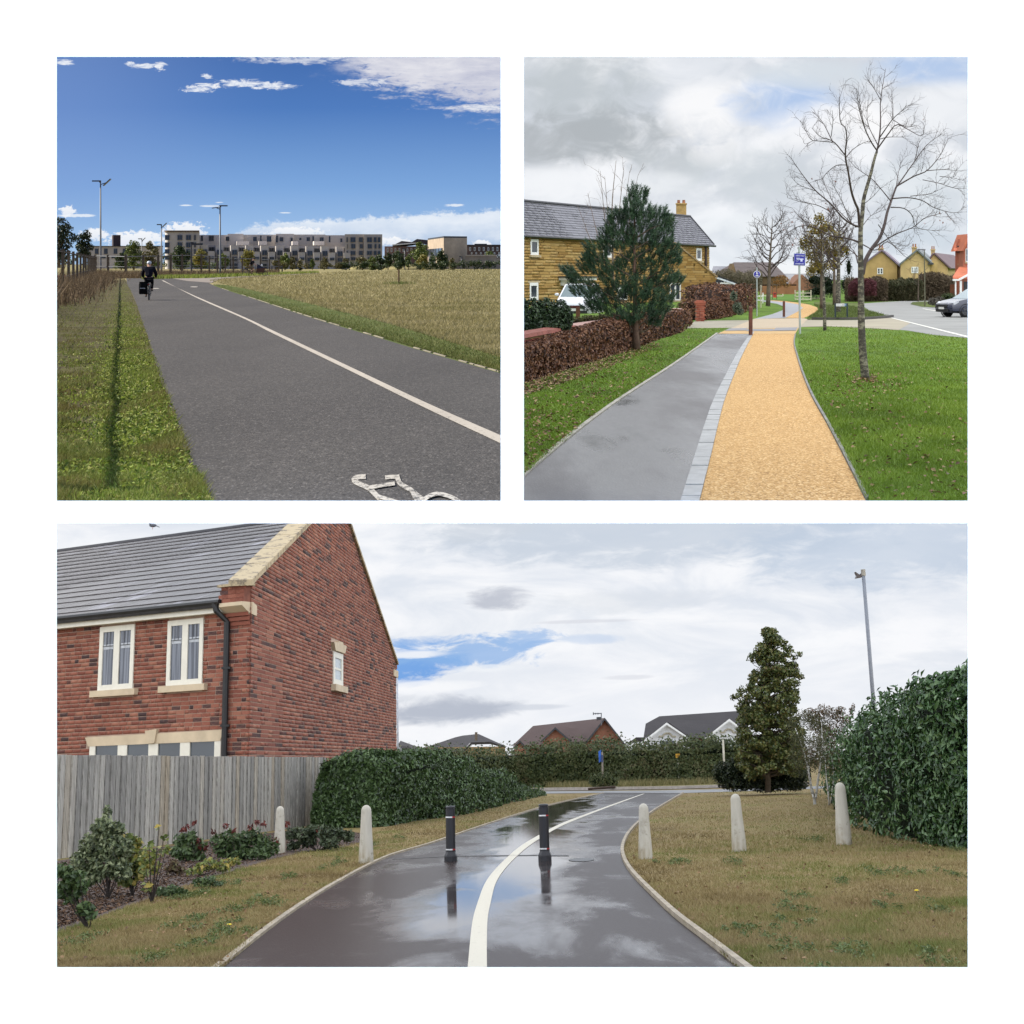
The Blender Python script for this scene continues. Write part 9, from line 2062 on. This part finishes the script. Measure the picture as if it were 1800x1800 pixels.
t_, o_ = shaped('brown roofed house with an orange brick gable and a roof aerial', 118, (1000, 1345), [('wall', [(904, 1345), (904, 1309), (1030, 1305), (1030, 1345)], 2, 5, OBR), ('roof', [(900, 1311), (937, 1276), (1063, 1262), (1029, 1307)], 1.2, .35, RT, 5), ('gable', [(1029, 1345), (1029, 1306), (1063, 1264), (1097, 1306), (1097, 1345)], 1.4, 4, OBR), ('verge', [(1027, 1307), (1063, 1261.5), (1099, 1307.5), (1096, 1308), (1063, 1266), (1031, 1307)], 1.0, .4, DARKMETAL), ('dormer', [(954, 1345), (954, 1301), (976, 1281), (1002, 1303), (1002, 1345)], .6, 3, OBR), ('verge', [(950, 1303), (976, 1278), (1006, 1304), (1003, 1305), (976, 1282), (953, 1304)], .3, .3, DARKMETAL), ('roof', [(977, 1278), (1016, 1280), (1030, 1304), (1006, 1304)], .7, .3, RT, 2), ('dormer', [(905, 1345), (905, 1312), (914, 1303), (924, 1313), (924, 1345)], .6, 2, OBR), ('verge', [(902, 1314), (914, 1301), (927, 1315), (924, 1315.5), (914, 1305), (904, 1315)], .4, .3, DARKMETAL)])
m_ = MB(); p_ = lambda x, y: V(3, x, y, 119) - o_
for a, b in (((1057, 1275), (1057, 1253)), ((1043, 1254.5), (1057.5, 1254)), ((1043, 1252), (1043, 1257)), ((1047, 1253), (1047, 1256)), ((1051, 1253), (1051, 1256))): m_.tube([p_(*a), p_(*b)], .035, 4)
part('aerial', m_, STEEL, t_); m_ = MB(); m_.prism([p_(1049, 1266), p_(1049, 1260.5), (p_(1057, 1260)), p_(1057, 1265)], (0, .5, 0)); part('vent', m_, DARKMETAL, t_)
BAR = lambda ax, ay, lx, ly, rx, ry, w: [(lx, ly), (ax, ay), (rx, ry), (rx - w * .6, ry + w * .4), (ax, ay + w), (lx + w * .6, ly + w * .4)]
t_, o_ = shaped('white rendered house with two bargeboarded gables under a dark roof', 112, (1210, 1345), [('wall', [(1132, 1345), (1132, 1298), (1322, 1296), (1322, 1345)], 2.5, 5, OBR), ('roof', [(1131, 1297), (1135, 1272), (1159, 1259), (1300, 1249.5), (1325, 1298)], 2, .35, RT2, 4), ('roof', [(1104, 1306), (1118, 1296), (1134, 1296), (1134, 1303)], 2, .4, RT2), ('gable', [(1134, 1345), (1134, 1303), (1172, 1272), (1212, 1300), (1212, 1345)], 1, 2, RENW), ('barge_board', BAR(1172, 1270, 1130, 1303, 1215, 1299.5, 4), .6, .3, WHITE), ('gable', [(1242, 1345), (1242, 1298), (1282, 1266), (1322, 1296), (1322, 1345)], 1, 2, RENW), ('barge_board', BAR(1282, 1263.5, 1238, 1298, 1326, 1297, 4), .6, .3, WHITE), ('roof', [(1172, 1269), (1176, 1270), (1217, 1299), (1214, 1300)], .9, 2, RT2)])
for cx, cy in ((1173, 1294), (1281, 1287)):
 m_ = MB(); pt = [(cx + 7.5 * math.cos(a), cy - 5.5 * math.sin(a)) for a in np.linspace(0.1, 3.04, 9)]; pt = [(cx + 15, cy + .5), (cx + 8, cy)] + pt + [(cx - 8, cy), (cx - 15, cy + .5)]; m_.tube([V(3, x, y, 112.9) - o_ for x, y in pt], .06, 5); part('moulding', m_, plain('buff moulding', (0.36, 0.33, 0.25), .8), t_)
for x in (1161, 1171, 1180):
 m_ = MB(); m_.prism([V(3, x, 1345, 112.9) - o_, V(3, x, 1302, 112.9) - o_, V(3, x + 7, 1301.6, 112.9) - o_, V(3, x + 7, 1345, 112.9) - o_], (0, .1, 0)); part('window', m_, GLASS, t_)

# ------------------------------------------------------------------ lawns of place 3
GR3 = leafmat('brown autumn lawn blades', [(0.075, 0.050, 0.022), (0.165, 0.120, 0.052), (0.26, 0.20, 0.095), (0.155, 0.155, 0.046), (0.10, 0.135, 0.032)], .7, .2, .2, patch=.75)
GW3 = leafmat('green weed leaves', [(0.04, 0.06, 0.016), (0.075, 0.11, 0.028), (0.115, 0.155, 0.045), (0.17, 0.20, 0.075)], .5, .2)
LR3 = [(1300, 1705), (1232, 1646), (1180, 1606), (1140, 1568), (1110, 1530), (1098, 1505), (1100, 1483), (1115, 1460), (1146, 1432), (1186, 1407), (1204, 1396), (1300, 1390), (1440, 1390), (1500, 1440), (1560, 1470), (1720, 1496), (1730, 1725)]
LL3 = [(60, 1725), (380, 1712), (474, 1631), (556, 1574), (630, 1530), (686, 1503), (756, 1482), (846, 1451), (946, 1419), (1016, 1402), (1010, 1396), (950, 1400), (840, 1428), (730, 1446), (660, 1460), (640, 1480), (540, 1497), (480, 1510), (330, 1556), (230, 1592), (150, 1622), (60, 1658)]
def lawn3():
 a = []
 for Pp, n in ((LR3, 95000), (LL3, 70000)):
  p = scatter(3, Pp, n); u = vnoise(p * [1, .4, 1], 1.4, 51); a.append(blades(p, .025 + .045 * u, .009 + .00012 * p[:, 1], 1.3, rnd=np.clip((vnoise(p * [1, .35, 1], .8, 9) * .6 + vnoise(p * [1, .3, 1], 3.0, 19) * .4 - .5) * 1.5 + .28 + rng.random(len(p)) * .45, 0, 1)))
 stuff('grass', 3, a, GR3)
 W = []; L = []
 for x, y, r in ((1364, 1598, 36), (1407, 1632, 24), (1398, 1678, 40), (1500, 1676, 36), (1475, 1551, 16), (1540, 1536, 26), (1390, 1577, 22), (1640, 1600, 34), (1667, 1540, 20), (1590, 1535, 22), (1290, 1517, 20), (1437, 1480, 22), (1172, 1519, 18), (1196, 1516, 14), (1560, 1600, 16), (1330, 1640, 24), (1680, 1496, 14), (1640, 1690, 30), (1290, 1640, 18),
     (310, 1630, 30), (395, 1630, 28), (340, 1665, 36), (400, 1650, 26), (455, 1586, 26), (480, 1592, 22), (260, 1690, 34), (370, 1560, 20), (400, 1556, 24), (520, 1542, 18), (560, 1530, 20), (150, 1660, 30), (420, 1600, 26), (650, 1488, 16), (700, 1474, 16), (290, 1574, 26), (320, 1580, 22), (365, 1556, 26), (350, 1575, 20), (600, 1515, 16)):
  c = np.array(G(3, x, y)); k = c[1] / F; n = int(40 + r * 6); sub = rng.normal(size=(4, 3)) * [r * k * .45, r * k * 2.2, 0]; q = sub[rng.integers(0, 4, n)] + rng.normal(size=(n, 3)) * [r * k * .22, r * k * .8, 0]; P = c + q; P[:, 2] = rng.uniform(.008, .065, n); W.append(leaves(P, np.tile([0, -.1, 1.0], (n, 1)), .042, .34, .8))
 stuff('weeds', 3, W, GW3)
 for Pp, n in ((LR3, 420), (LL3, 330), ([(1540, 1492), (1660, 1500), (1640, 1482), (1540, 1476)], 60)):
  p = scatter(3, Pp, n); p[:, 2] = .03; L.append(leaves(p, np.tile([0, 0, 1.0], (n, 1)), .05, .6, .5))
 stuff('fallen_leaves', 3, L, leafmat('dry lawn leaves', [(0.07, 0.035, 0.018), (0.17, 0.095, 0.045), (0.30, 0.19, 0.10)], .7, .05))
 for x, y, c in ((1612, 1576, 'yellow dandelion flower alone on the right lawn'), (403, 1637, 'yellow dandelion flower on the left grass by the path')):
  o = G(3, x, y); t = thing('dandelion', c, 'flower', 3, o); m = MB(); m.lathe([(.004, .055), (.024, .062), (.018, .070), (.0, .071)], 10); part('flower_head', m, plain('dandelion yellow', (0.65, 0.48, 0.01), .6), t); m = MB(); m.tube([(0, 0, 0), (0, 0, .058)], .004, 5); part('stem', m, GW3, t)
 # rough grass at the foot of the far hedge
 g = [(960, 1386.5), (1100, 1384.5), (1260, 1380.5), (1260, 1377), (1100, 1380), (960, 1383)]; p = scatter(3, g, 5000); stuff('tall_grass', 3, [blades(p, .45, .05, .7)], leafmat('pale tall grass', [(0.09, 0.095, 0.03), (0.17, 0.15, 0.06), (0.24, 0.20, 0.10)], .7, .2))
lawn3()
